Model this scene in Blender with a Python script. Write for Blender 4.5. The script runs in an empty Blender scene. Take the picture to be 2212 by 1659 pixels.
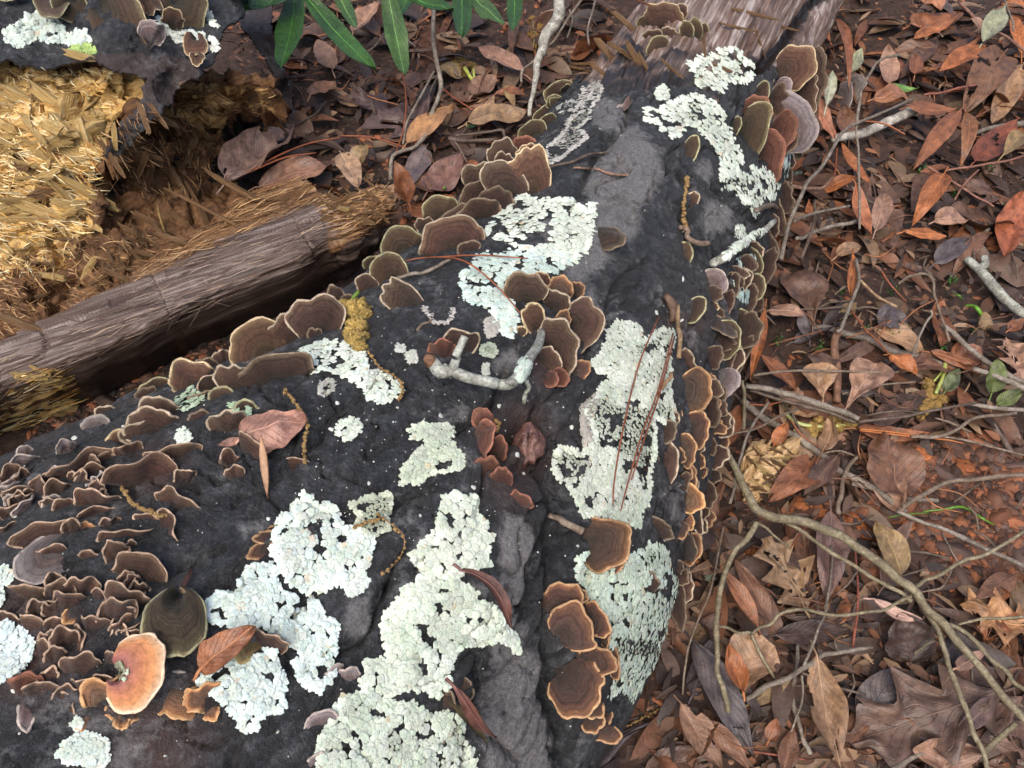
import bpy, math, random
import numpy as np
from mathutils import Vector, Matrix
from mathutils.bvhtree import BVHTree

random.seed(7)
RNG = np.random.default_rng(7)
scn = bpy.context.scene
COL = scn.collection

# ------------------------------------------------------------------ camera
PITCH, LENS, CAMH = 54.0, 28.0, 0.8
cam_data = bpy.data.cameras.new('camera')
cam_data.sensor_width = 36.0
cam_data.lens = LENS
cam_data.clip_start = 0.01
cam_data.clip_end = 100.0
cam = bpy.data.objects.new('camera', cam_data)
cam.location = (0, 0, CAMH)
cam.rotation_euler = (math.radians(90 - PITCH), 0, 0)
COL.objects.link(cam)
scn.camera = cam

# ------------------------------------------------------------------ light (overcast)
SUN_EL, SUN_ROT = 62.0, 200.0
world = bpy.data.worlds.new('World')
scn.world = world
world.use_nodes = True
wn = world.node_tree
bg = wn.nodes['Background']
sky = wn.nodes.new('ShaderNodeTexSky')
sky.sky_type = 'NISHITA'
sky.sun_disc = False
sky.sun_elevation = math.radians(SUN_EL)
sky.sun_rotation = math.radians(SUN_ROT)
sky.air_density = 1.0
sky.dust_density = 6.0
sky.ozone_density = 1.0
wn.links.new(sky.outputs[0], bg.inputs['Color'])
bg.inputs['Strength'].default_value = 0.15
sun_d = bpy.data.lights.new('sun', 'SUN')
sun_d.energy = 1.05
sun_d.angle = math.radians(45)
sun_d.color = (1.0, 0.95, 0.88)
sun = bpy.data.objects.new('sun', sun_d)
COL.objects.link(sun)
_a, _e = math.radians(SUN_ROT), math.radians(SUN_EL)
sdir = Vector((math.sin(_a) * math.cos(_e), math.cos(_a) * math.cos(_e), math.sin(_e)))
sun.rotation_euler = sdir.to_track_quat('Z', 'Y').to_euler()
sun.location = sdir * 5
scn.view_settings.view_transform = 'Standard'
scn.view_settings.look = 'None'
scn.view_settings.exposure = 0.50
scn.view_settings.gamma = 1.0

# ------------------------------------------------------------------ pixel <-> space
# pixel coordinates are those of the photograph scaled to 2212 x 1659
F = LENS / 36 * 2212
_p = math.radians(PITCH)
FW = np.array([0, math.cos(_p), -math.sin(_p)])
UPV = np.array([0, math.sin(_p), math.cos(_p)])
RT = np.array([1.0, 0, 0])
CAM = np.array([0, 0, CAMH])


def ray(px, py):
    d = FW + (px - 1106) / F * RT - (py - 829.5) / F * UPV
    return d / np.linalg.norm(d)


def at_z(px, py, z):
    d = ray(px, py)
    return CAM + d * ((z - CAMH) / d[2])


def project(P):
    v = np.asarray(P) - CAM
    w = v @ FW
    return np.stack([1106 + F * (v @ RT) / w, 829.5 - F * (v @ UPV) / w], -1)


def T(c, r, pts):
    """zoom-tile pixels (tile column, row) to picture pixels"""
    return [(737.33 * c + p[0] / 3.0, 553.0 * r + p[1] / 3.0) for p in pts]


def nrm(v):
    return v / (np.linalg.norm(v, axis=-1, keepdims=True) + 1e-12)


# ------------------------------------------------------------------ noise
def _hash(x, y, z):
    h = (x * 374761393 + y * 668265263 + z * 1274126177) & 0xffffffff
    h = ((h ^ (h >> 13)) * 1274126177) & 0xffffffff
    h = ((h ^ (h >> 16)) * 668265263) & 0xffffffff
    return ((h ^ (h >> 15)) & 0xffff) / 32767.5 - 1.0


def noise(p):
    p = np.asarray(p, float)
    i = np.floor(p).astype(np.int64)
    f = p - i
    u = f * f * f * (f * (f * 6 - 15) + 10)
    r = 0
    for dx in (0, 1):
        wx = u[..., 0] if dx else 1 - u[..., 0]
        for dy in (0, 1):
            wy = u[..., 1] if dy else 1 - u[..., 1]
            for dz in (0, 1):
                wz = u[..., 2] if dz else 1 - u[..., 2]
                r = r + wx * wy * wz * _hash(i[..., 0] + dx, i[..., 1] + dy, i[..., 2] + dz)
    return r


def fbm(p, n=4, g=0.5):
    p = np.asarray(p, float)
    a, s, r = 1.0, 0.0, 0
    for k in range(n):
        r = r + a * noise(p + 17.3 * k)
        s += a
        a *= g
        p = p * 2.03
    return r / s


def sstep(a, b, x):
    t = np.clip((x - a) / (b - a), 0, 1)
    return t * t * (3 - 2 * t)


def inpoly(P, poly):
    P = np.asarray(P, float)
    x, y = P[..., 0], P[..., 1]
    c = np.zeros(x.shape, bool)
    n = len(poly)
    for i in range(n):
        x1, y1 = poly[i]
        x2, y2 = poly[(i + 1) % n]
        if y1 == y2:
            continue
        c ^= ((y1 > y) != (y2 > y)) & (x < (x2 - x1) * (y - y1) / (y2 - y1) + x1)
    return c


def seg_dist(P, line):
    P = np.asarray(P, float)
    best = np.full(P.shape[:-1], 1e9)
    for (a, b) in zip(line[:-1], line[1:]):
        a = np.array(a, float)
        b = np.array(b, float)
        t = np.clip(((P - a) @ (b - a)) / ((b - a) @ (b - a) + 1e-9), 0, 1)
        best = np.minimum(best, np.linalg.norm(P - a - t[..., None] * (b - a), axis=-1))
    return best


# ------------------------------------------------------------------ object helpers
def tag(o, label=None, cat=None, group=None, kind=None):
    if label:
        o['label'] = label
    if cat:
        o['category'] = cat
    if group:
        o['group'] = group
    if kind:
        o['kind'] = kind
    return o


def mesh_data(name, V, Fc, smooth=True, uv=None, attrs=None, colattr=None):
    me = bpy.data.meshes.new(name)
    V = np.asarray(V, np.float32)
    if isinstance(Fc, np.ndarray):
        nF, k = Fc.shape
        me.vertices.add(len(V))
        me.vertices.foreach_set('co', V.ravel())
        me.loops.add(nF * k)
        me.loops.foreach_set('vertex_index', Fc.astype(np.int32).ravel())
        me.polygons.add(nF)
        me.polygons.foreach_set('loop_start', np.arange(0, nF * k, k, dtype=np.int32))
        me.update(calc_edges=True)
    else:
        me.from_pydata([tuple(map(float, v)) for v in V], [], [tuple(int(q) for q in f) for f in Fc])
    me.polygons.foreach_set('use_smooth', [smooth] * len(me.polygons))
    li = np.zeros(len(me.loops), np.int32)
    me.loops.foreach_get('vertex_index', li)
    if uv is not None:
        l = me.uv_layers.new(name='UVMap')
        l.data.foreach_set('uv', np.asarray(uv, np.float32)[li].ravel())
    for k, a in (attrs or {}).items():
        at = me.attributes.new(k, 'FLOAT', 'POINT')
        at.data.foreach_set('value', np.asarray(a, np.float32))
    if colattr is not None:
        at = me.attributes.new('tint', 'FLOAT_COLOR', 'POINT')
        c = np.ones((len(V), 4), np.float32)
        c[:, :3] = colattr
        at.data.foreach_set('color', c.ravel())
    me.update()
    return me


def obj(name, me, mat=None, parent=None, loc=None, color=None):
    o = bpy.data.objects.new(name, me)
    if mat is not None and me is not None and len(me.materials) == 0:
        me.materials.append(mat)
    COL.objects.link(o)
    if parent is not None:
        o.parent = parent
    if loc is not None:
        o.location = tuple(float(q) for q in loc)
    if color is not None:
        o.color = (*color, 1)
    return o


def mk(name, V, Fc, mat, parent=None, origin=None, color=None, **kw):
    """one mesh object from world-space vertices; origin is its base"""
    V = np.asarray(V, float)
    org = np.asarray(origin, float) if origin is not None else np.zeros(3)
    me = mesh_data(name, V - org, Fc, **kw)
    return obj(name, me, mat, parent, None if parent is not None else org, color)


def grid_faces(n, m, wrap=False):
    i = np.arange(n - 1)[:, None]
    j = np.arange(m if wrap else m - 1)[None]
    j2 = (j + 1) % m
    return np.stack([i * m + j, i * m + j2, (i + 1) * m + j2, (i + 1) * m + j], -1).reshape(-1, 4)


# ------------------------------------------------------------------ node helpers
class NT:
    def __init__(self, name):
        self.m = bpy.data.materials.new(name)
        self.m.use_nodes = True
        self.t = self.m.node_tree
        self.b = self.t.nodes['Principled BSDF']

    def n(self, typ, props=None, **inp):
        nd = self.t.nodes.new('ShaderNode' + typ)
        for k, v in (props or {}).items():
            setattr(nd, k, v)
        for k, v in inp.items():
            self.set(nd, k.replace('_', ' '), v)
        return nd

    def set(self, nd, key, v):
        s = nd.inputs[int(key)] if key.isdigit() else nd.inputs[key]
        if isinstance(v, bpy.types.NodeSocket):
            self.t.links.new(v, s)
        elif isinstance(v, (tuple, list)) and len(v) == 3 and s.type == 'RGBA':
            s.default_value = (*v, 1)
        else:
            s.default_value = v

    def out(self, key, v):
        self.set(self.b, key, v)

    def coord(self, k='Object'):
        return self.n('TexCoord').outputs[k]

    def map(self, vec, scale=(1, 1, 1), rot=(0, 0, 0)):
        nd = self.n('Mapping')
        self.t.links.new(vec, nd.inputs[0])
        nd.inputs['Scale'].default_value = scale
        nd.inputs['Rotation'].default_value = rot
        return nd.outputs[0]

    def noise(self, vec, scale, detail=4, rough=0.6, dist=0.0):
        nd = self.n('TexNoise', Scale=scale, Detail=detail, Roughness=rough, Distortion=dist)
        self.t.links.new(vec, nd.inputs['Vector'])
        return nd.outputs['Fac']

    def vor(self, vec, scale, feature='F1', out='Distance'):
        nd = self.n('TexVoronoi', {'feature': feature}, Scale=scale)
        self.t.links.new(vec, nd.inputs['Vector'])
        return nd.outputs[out]

    def ramp(self, fac, stops, interp='LINEAR'):
        nd = self.n('ValToRGB')
        cr = nd.color_ramp
        cr.interpolation = interp
        while len(cr.elements) < len(stops):
            cr.elements.new(0.5)
        for e, (p, c) in zip(cr.elements, stops):
            e.position = p
            e.color = (*c, 1) if isinstance(c, (tuple, list)) else (c, c, c, 1)
        self.t.links.new(fac, nd.inputs[0])
        return nd.outputs[0]

    def mix(self, fac, a, b, mode='MIX'):
        nd = self.n('Mix', {'data_type': 'RGBA', 'blend_type': mode})
        self.set(nd, '0', fac)
        self.set(nd, '6', a)
        self.set(nd, '7', b)
        return nd.outputs[2]

    def math(self, op, a, b=0.0):
        nd = self.n('Math', {'operation': op})
        self.set(nd, '0', a)
        self.set(nd, '1', b)
        return nd.outputs[0]

    def attr(self, name, out='Fac'):
        nd = self.n('Attribute', {'attribute_name': name})
        return nd.outputs[out]

    def ocol(self):
        return self.n('ObjectInfo').outputs['Color']

    def orand(self):
        return self.n('ObjectInfo').outputs['Random']

    def bump(self, h, dist, strength=1.0, normal=None):
        nd = self.n('Bump', Distance=dist, Strength=strength)
        self.t.links.new(h, nd.inputs['Height'])
        if normal is not None:
            self.t.links.new(normal, nd.inputs['Normal'])
        self.t.links.new(nd.outputs[0], self.b.inputs['Normal'])
        return nd.outputs[0]


# ------------------------------------------------------------------ materials
def m_bark():
    m = NT('black_bark')
    co = m.coord()
    n1 = m.noise(co, 38, 6, 0.65)
    n2 = m.noise(co, 420, 4, 0.7)
    n3 = m.noise(co, 150, 6, 0.75)
    n4 = m.noise(co, 11, 3, 0.6)
    n5 = m.noise(m.map(co, (1, 1, 1)), 17, 5, 0.7, 0.6)
    base = m.ramp(n1, [(0.3, (0.010, 0.011, 0.0132)), (0.52, (0.0235, 0.0255, 0.0295)), (0.75, (0.057, 0.059, 0.062))])
    base = m.mix(1.0, base, m.ramp(n3, [(0.32, 0.35), (0.5, 1.0), (0.64, 2.7)]), 'MULTIPLY')
    base = m.mix(m.attr('brown'), base, (0.10, 0.05, 0.038))
    speck = m.ramp(m.noise(co, 520, 3, 0.8), [(0.57, 0.0), (0.66, 1.0)])
    base = m.mix(m.math('MULTIPLY', speck, 0.45), base, (0.13, 0.125, 0.12))
    gsum = m.math('ADD', m.math('MAXIMUM', m.attr('grey'), m.ramp(n5, [(0.50, 0.0), (0.68, 0.72)])), m.math('ADD', m.math('MULTIPLY', m.math('SUBTRACT', n1, 0.5), 1.5), m.math('MULTIPLY', m.math('SUBTRACT', n3, 0.5), 1.6)))
    g = m.ramp(gsum, [(0.35, 0.0), (0.95, 1.0)])
    gc = m.ramp(n2, [(0.3, (0.11, 0.107, 0.11)), (0.7, (0.33, 0.32, 0.32))])
    base = m.mix(m.math('MULTIPLY', g, 0.8), base, gc)
    m.out('Base Color', base)
    m.out('Roughness', m.ramp(m.math('ADD', m.math('MULTIPLY', n1, 0.5), m.math('MULTIPLY', n4, 0.5)), [(0.36, 0.30), (0.62, 0.68)]))
    m.out('Specular IOR Level', 0.6)
    hh = m.math('ADD', m.math('MULTIPLY', n2, 0.5), m.math('MULTIPLY', n3, 1.3))
    m.bump(hh, 0.0045, 1.0)
    return m.m


def m_wood(name, cols, streak_dir, rough=0.45, attr_dark=None, bumpd=0.002, yellow=None, spec=0.5, squash=0.06, sc=1.0):
    m = NT(name)
    co = m.coord()
    d = Vector(streak_dir).normalized()
    nd = m.n('VectorRotate', {'rotation_type': 'EULER_XYZ', 'invert': True})
    m.t.links.new(co, nd.inputs['Vector'])
    nd.inputs['Rotation'].default_value = d.to_track_quat('X', 'Z').to_euler()
    st = m.map(nd.outputs[0], (squash, 1, 1))
    n1 = m.noise(st, 260 * sc, 6, 0.65)
    n2 = m.noise(st, 55 * sc, 4, 0.6)
    n3 = m.noise(co, 24 * sc, 4, 0.6)
    f = m.math('ADD', m.math('MULTIPLY', n1, 0.55), m.math('MULTIPLY', n2, 0.45))
    c = m.ramp(f, [(0.30, cols[0]), (0.5, cols[1]), (0.70, cols[2])])
    if yellow is not None:
        yf = m.ramp(m.math('ADD', m.attr('yellow'), m.math('MULTIPLY', m.math('SUBTRACT', n3, 0.5), 0.9)), [(0.4, 0.0), (0.62, 1.0)])
        cy = m.ramp(f, [(0.3, yellow[0]), (0.5, yellow[1]), (0.7, yellow[2])])
        c = m.mix(yf, c, cy)
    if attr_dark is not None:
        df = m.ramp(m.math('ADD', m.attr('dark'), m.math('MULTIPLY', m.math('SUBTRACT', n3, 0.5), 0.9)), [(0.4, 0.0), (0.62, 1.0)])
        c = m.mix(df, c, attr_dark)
    c = m.mix(m.ramp(n3, [(0.45, 0.0), (0.75, 0.6)]), c, m.mix(1.0, c, (0.5, 0.45, 0.42), 'MULTIPLY'))
    m.out('Base Color', c)
    m.out('Roughness', m.ramp(n1, [(0.3, rough - 0.08), (0.7, rough + 0.25)]))
    m.out('Specular IOR Level', spec)
    m.bump(f, bumpd, 0.9)
    return m.m


def m_soil():
    m = NT('soil')
    co = m.coord()
    n1 = m.noise(co, 9, 6, 0.62)
    n2 = m.noise(co, 90, 6, 0.7)
    c = m.ramp(n2, [(0.3, (0.016, 0.010, 0.008)), (0.5, (0.05, 0.026, 0.018)), (0.72, (0.115, 0.06, 0.042))])
    clay = m.ramp(m.math('ADD', m.attr('clay'), m.math('MULTIPLY', m.math('SUBTRACT', n1, 0.5), 1.2)), [(0.4, 0.0), (0.8, 1.0)])
    cc = m.ramp(n2, [(0.3, (0.07, 0.025, 0.012)), (0.55, (0.15, 0.06, 0.03)), (0.75, (0.24, 0.10, 0.05))])
    m.out('Base Color', m.mix(m.math('MULTIPLY', clay, 0.8), c, cc))
    m.out('Roughness', 0.75)
    m.bump(m.math('ADD', n2, m.noise(co, 400, 4, 0.7)), 0.004, 0.9)
    return m.m


def m_cap(name, stops, band=1.0):
    m = NT(name)
    uv = m.n('UVMap').outputs[0]
    sp = m.n('SeparateXYZ')
    m.t.links.new(uv, sp.inputs[0])
    co = m.coord()
    wob = m.math('MULTIPLY', m.math('SUBTRACT', m.noise(co, 120, 3, 0.6), 0.5), 0.13)
    rho = m.math('ADD', sp.outputs[1], wob)
    base = m.ramp(rho, stops)
    # per-object shift of the bands so that no two caps share one pattern
    cv = m.n('CombineXYZ')
    m.t.links.new(m.math('ADD', m.math('MULTIPLY', rho, 1.0), m.math('MULTIPLY', m.orand(), 40.0)), cv.inputs[0])
    bands = m.noise(cv.outputs[0], 11, 3, 0.6)
    base = m.mix(1.0, base, m.ramp(bands, [(0.32, tuple(1 - band * (1 - q) for q in (0.5, 0.47, 0.48))), (0.5, (1, 1, 1)), (0.68, tuple(1 + band * q for q in (0.4, 0.26, 0.16)))]), 'MULTIPLY')
    fine_l = m.ramp(m.noise(cv.outputs[0], 34, 2, 0.5), [(0.56, 0.0), (0.66, 1.0)])
    base = m.mix(m.math('MULTIPLY', fine_l, 0.32 * band), base, (0.21, 0.185, 0.155))
    vn = m.noise(co, 300, 4, 0.7)
    base = m.mix(1.0, base, m.ramp(vn, [(0.3, 0.7), (0.7, 1.25)]), 'MULTIPLY')
    base = m.mix(1.0, base, m.ocol(), 'MULTIPLY')
    m.out('Base Color', base)
    m.out('Roughness', 0.85)
    m.out('Specular IOR Level', 0.25)
    m.out('Sheen Weight', 0.12)
    m.out('Sheen Roughness', 0.5)
    fine = m.noise(m.map(uv, (60, 8, 1)), 1.0, 3, 0.6)
    m.bump(m.math('ADD', m.math('MULTIPLY', bands, 1.5), m.math('ADD', fine, vn)), 0.0008, 0.7)
    return m.m


def m_plain(name, rough=0.7, nscale=200, amp=(0.7, 1.25), bumpd=0.0006, spec=0.35, sheen=0.0, sss=0.0):
    """object colour, broken up by two scales of noise"""
    m = NT(name)
    co = m.coord()
    n1 = m.noise(co, nscale, 4, 0.7)
    n2 = m.noise(co, nscale * 0.18, 4, 0.6)
    c = m.mix(1.0, m.ocol(), m.ramp(n1, [(0.3, amp[0]), (0.7, amp[1])]), 'MULTIPLY')
    c = m.mix(1.0, c, m.ramp(n2, [(0.3, 0.72), (0.7, 1.2)]), 'MULTIPLY')
    m.out('Base Color', c)
    m.out('Roughness', rough)
    m.out('Specular IOR Level', spec)
    m.bump(n1, bumpd, 0.8)
    return m.m


def m_lichen():
    m = NT('lichen')
    co = m.coord()
    n1 = m.noise(co, 700, 3, 0.7)
    n2 = m.noise(co, 60, 3, 0.6)
    c = m.mix(1.0, m.attr('tint', 'Color'), m.ramp(n1, [(0.3, 0.78), (0.65, 1.08)]), 'MULTIPLY')
    c = m.mix(1.0, c, m.ramp(n2, [(0.3, (0.86, 0.90, 0.84)), (0.7, (1.06, 1.05, 1.06))]), 'MULTIPLY')
    m.out('Base Color', c)
    m.out('Roughness', 0.7)
    m.out('Specular IOR Level', 0.3)
    m.bump(n1, 0.0007, 0.7)
    return m.m


def m_leaf(name, rough=0.48, vein=0.35, veincol=(1.5, 1.35, 1.2), mott=(0.5, 1.3), spec=0.45):
    m = NT(name)
    uv = m.n('UVMap').outputs[0]
    sp = m.n('SeparateXYZ')
    m.t.links.new(uv, sp.inputs[0])
    co = m.coord()
    ad = m.math('ABSOLUTE', m.math('SUBTRACT', sp.outputs[1], 0.5))
    k = m.math('SUBTRACT', m.math('MULTIPLY', sp.outputs[0], 9.0), m.math('MULTIPLY', ad, 6.0))
    fr = m.math('ABSOLUTE', m.math('SUBTRACT', m.math('FRACT', k), 0.5))
    ve = m.ramp(fr, [(0.0, 1.0), (0.06, 0.0)])
    n0 = m.noise(co, 22, 4, 0.6)
    n1 = m.noise(co, 90, 5, 0.7)
    n2 = m.noise(co, 420, 3, 0.7)
    c = m.ocol()
    c = m.mix(1.0, c, m.ramp(n1, [(0.28, mott[0]), (0.72, mott[1])]), 'MULTIPLY')
    c = m.mix(1.0, c, m.ramp(n0, [(0.3, (0.62, 0.58, 0.62)), (0.7, (1.2, 1.12, 1.0))]), 'MULTIPLY')
    c = m.mix(m.math('MULTIPLY', ve, vein), c, m.mix(1.0, c, veincol, 'MULTIPLY'))
    spots = m.ramp(m.noise(co, 260, 2, 0.5), [(0.66, 0.0), (0.72, 1.0)])
    c = m.mix(m.math('MULTIPLY', spots, 0.5), c, m.mix(1.0, c, (0.35, 0.3, 0.3), 'MULTIPLY'))
    m.out('Base Color', c)
    m.out('Roughness', m.ramp(n1, [(0.3, rough - 0.1), (0.7, rough + 0.15)]))
    m.out('Specular IOR Level', spec)
    m.out('Transmission Weight', 0.0)
    m.bump(m.math('ADD', m.math('MULTIPLY', ve, 0.8), m.math('ADD', n2, n1)), 0.0009, 0.7)
    return m.m


def m_twig(name, c0, c1, c2, fr=300):
    m = NT(name)
    co = m.coord()
    n1 = m.noise(co, fr, 5, 0.7)
    n2 = m.noise(co, fr * 0.2, 4, 0.65)
    f = m.math('ADD', m.math('MULTIPLY', n1, 0.5), m.math('MULTIPLY', n2, 0.5))
    c = m.ramp(f, [(0.36, c0), (0.5, c1), (0.62, c2)])
    m.out('Base Color', m.mix(1.0, c, m.ocol(), 'MULTIPLY'))
    m.out('Roughness', 0.65)
    m.out('Specular IOR Level', 0.4)
    m.bump(n1, 0.0008, 0.8)
    return m.m


BARK = m_bark()
SOIL = m_soil()
BARE = m_wood('bare_log_wood', [(0.035, 0.02, 0.015), (0.17, 0.108, 0.082), (0.62, 0.56, 0.53)], (0.4, 0.9, 0.0), 0.26, (0.025, 0.018, 0.016))  # palest tone paints the white wet glints into the grain
PLANKW = m_wood('decayed_purple_wood', [(0.03, 0.019, 0.015), (0.115, 0.079, 0.064), (0.42, 0.36, 0.33)], (0.87, 0.42, 0.05), 0.32, (0.016, 0.012, 0.011), yellow=[(0.055, 0.026, 0.013), (0.19, 0.10, 0.046), (0.48, 0.32, 0.18)])  # palest tone is weathered grey plus a painted wet sheen
STUMPW = m_wood('rotten_brown_wood', [(0.03, 0.014, 0.008), (0.12, 0.058, 0.025), (0.27, 0.145, 0.06)], (0.8, 0.35, 0.35), 0.6, (0.008, 0.006, 0.005), yellow=[(0.17, 0.075, 0.018), (0.62, 0.40, 0.14), (0.86, 0.69, 0.38)], bumpd=0.004, spec=0.3, squash=0.12)
_SY = [(0.46, 0.23, 0.05), (0.86, 0.59, 0.23), (0.95, 0.82, 0.52)]
SPLINT = m_wood('yellow_splinter_wood', _SY, (1, 0, 0), 0.65, bumpd=0.025, spec=0.2, squash=0.10, sc=0.055)
SPLINTB = m_wood('brown_splinter_wood', [(0.10, 0.048, 0.02), (0.32, 0.18, 0.085), (0.58, 0.42, 0.25)], (1, 0, 0), 0.6, bumpd=0.025, spec=0.25, squash=0.10, sc=0.055)
CHUNKW = m_wood('tan_chunk_wood', [(0.22, 0.12, 0.05), (0.56, 0.38, 0.20), (0.76, 0.60, 0.38)], (0.8, 0.55, 0.1), 0.65, bumpd=0.003, spec=0.2, squash=0.1)
CAPB = m_cap('cap_brown_zoned', [(0.0, (0.02, 0.019, 0.014)), (0.25, (0.042, 0.034, 0.026)), (0.5, (0.066, 0.043, 0.036)), (0.75, (0.088, 0.056, 0.045)), (0.88, (0.105, 0.075, 0.055)), (0.96, (0.20, 0.155, 0.11))])
CAPO = m_cap('cap_orange_rimmed', [(0.0, (0.03, 0.025, 0.02)), (0.45, (0.062, 0.043, 0.036)), (0.74, (0.085, 0.05, 0.038)), (0.87, (0.12, 0.066, 0.042)), (0.95, (0.24, 0.125, 0.065)), (1.0, (0.38, 0.225, 0.12))])
CAPG = m_cap('cap_grey_zoned', [(0.0, (0.06, 0.055, 0.045)), (0.35, (0.13, 0.115, 0.11)), (0.6, (0.15, 0.105, 0.10)), (0.85, (0.24, 0.20, 0.20)), (1.0, (0.35, 0.29, 0.28))])
CAPP = m_cap('cap_pale_orange', [(0.0, (0.22, 0.10, 0.09)), (0.35, (0.36, 0.15, 0.115)), (0.6, (0.47, 0.19, 0.09)), (0.82, (0.56, 0.26, 0.10)), (0.93, (0.62, 0.38, 0.19)), (1.0, (0.70, 0.54, 0.38))], 0.3)
MARGIN = m_plain('cap_margin', 0.8, 350, (0.55, 1.3))
PORE = m_plain('cap_pore_surface', 0.85, 600, (0.7, 1.2), 0.0008)
LICHEN = m_lichen()
LEAF = m_leaf('dead_leaf', 0.40, 0.4, (1.5, 1.35, 1.2), (0.42, 1.4), 0.5)
GLEAF = m_leaf('green_leaf', 0.24, 0.25, (1.25, 1.3, 1.2), (0.8, 1.15), 0.5)
RIB = m_plain('leaf_midrib', 0.5, 200)
TWIG = m_twig('twig_bark', (0.07, 0.058, 0.046), (0.16, 0.135, 0.11), (0.29, 0.26, 0.225))
TWIGP = m_twig('pale_twig_bark', (0.07, 0.065, 0.05), (0.30, 0.30, 0.27), (0.58, 0.60, 0.55), 420)
NEEDLE = m_plain('needle', 0.4, 120)
CATKIN = m_plain('catkin', 0.85, 900, (0.45, 1.5), 0.0015)
FIBRE = NT('wood_fibre')
FIBRE.out('Base Color', FIBRE.mix(1.0, FIBRE.attr('tint', 'Color'), FIBRE.ramp(FIBRE.noise(FIBRE.coord(), 300, 3, 0.6), [(0.3, 0.7), (0.7, 1.2)]), 'MULTIPLY'))
FIBRE.out('Roughness', 0.7)
FIBRE.out('Specular IOR Level', 0.25)
FIBRE = FIBRE.m
KNOTM = m_plain('wet_knot_wood', 0.22, 160, (0.5, 1.5), 0.003, 0.6)
CRUMB = m_plain('soil_crumb', 0.8, 260, (0.5, 1.4), 0.0015)

# ================================================================== the setting
# ---------------------------------------------------------------- ground
def build_ground():
    def axis(a, b, lo, hi, fine):
        x = list(np.arange(lo, hi, fine))
        s, v = fine, lo
        left = []
        while v > a:
            s *= 1.35
            v -= s
            left.append(v)
        s, v = fine, x[-1]
        right = []
        while v < b:
            s *= 1.35
            v += s
            right.append(v)
        return np.array(left[::-1] + x + right)
    xs = axis(-30, 30, -1.1, 1.35, 0.0062)
    ys = axis(-30, 30, 0.0, 1.75, 0.0062)
    X, Y = np.meshgrid(xs, ys, indexing='ij')
    P = np.stack([X, Y, X * 0], -1).reshape(-1, 3)
    z = 0.010 * fbm(P * 7, 3) + 0.006 * fbm(P * 34, 3) + 0.0035 * fbm(P * 120, 2)
    P[:, 2] = z
    px = project(P)
    clay = np.zeros(len(P))
    behind = (P - CAM) @ FW < 0.1
    for (cx, cy, r) in [(1760, 1120, 90), (1860, 1110, 60), (2080, 1190, 150), (1650, 1110, 60), (2000, 1050, 90), (2150, 1060, 70), (1850, 760, 60), (950, 100, 80)]:
        clay = np.maximum(clay, np.exp(-(((px[:, 0] - cx) / r) ** 2 + ((px[:, 1] - cy) / (r * 0.7)) ** 2)))
    clay[behind] = 0
    P[:, 2] += 0.006 * clay * np.abs(fbm(P * 60, 3)) * 2
    o = mk('ground', P, grid_faces(len(xs), len(ys))[:, ::-1], SOIL, attrs={'clay': clay})
    tag(o, kind='structure')
    return P, grid_faces(len(xs), len(ys))


GP, GF = build_ground()


def tris(Fc):
    return np.vstack([Fc[:, [0, 1, 2]], Fc[:, [0, 2, 3]]])


def bvh(V, Fc):
    return BVHTree.FromPolygons([tuple(v) for v in np.asarray(V, float)], [tuple(int(q) for q in f) for f in Fc])


gm = (np.abs(GP[GF].mean(1)[:, 0]) < 1.6) & (GP[GF].mean(1)[:, 1] > -0.3) & (GP[GF].mean(1)[:, 1] < 2.2)
B_GROUND = bvh(GP, GF[gm])

# ---------------------------------------------------------------- the black fallen log
AQ = [-0.2082, 0.6895, -0.5958, 0.4612, 0.1552, 0.5873, 0.0382, 0.4054, 0.2327, -0.0492, -0.1484, 0.1096]


def log_axis(t):
    tc = np.clip(t, 0, 1.0)
    B = np.stack([tc ** 0, tc, tc ** 2, tc ** 3], -1)
    dB = np.stack([tc * 0, tc ** 0, 2 * tc, 3 * tc ** 2], -1)
    x, y, r = B @ AQ[:4], B @ AQ[4:8], B @ AQ[8:]
    dx, dy = dB @ AQ[:4], dB @ AQ[4:8]
    ex = t - tc
    x, y = x + dx * ex, y + dy * ex
    return x, y, r, dx, dy


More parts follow.
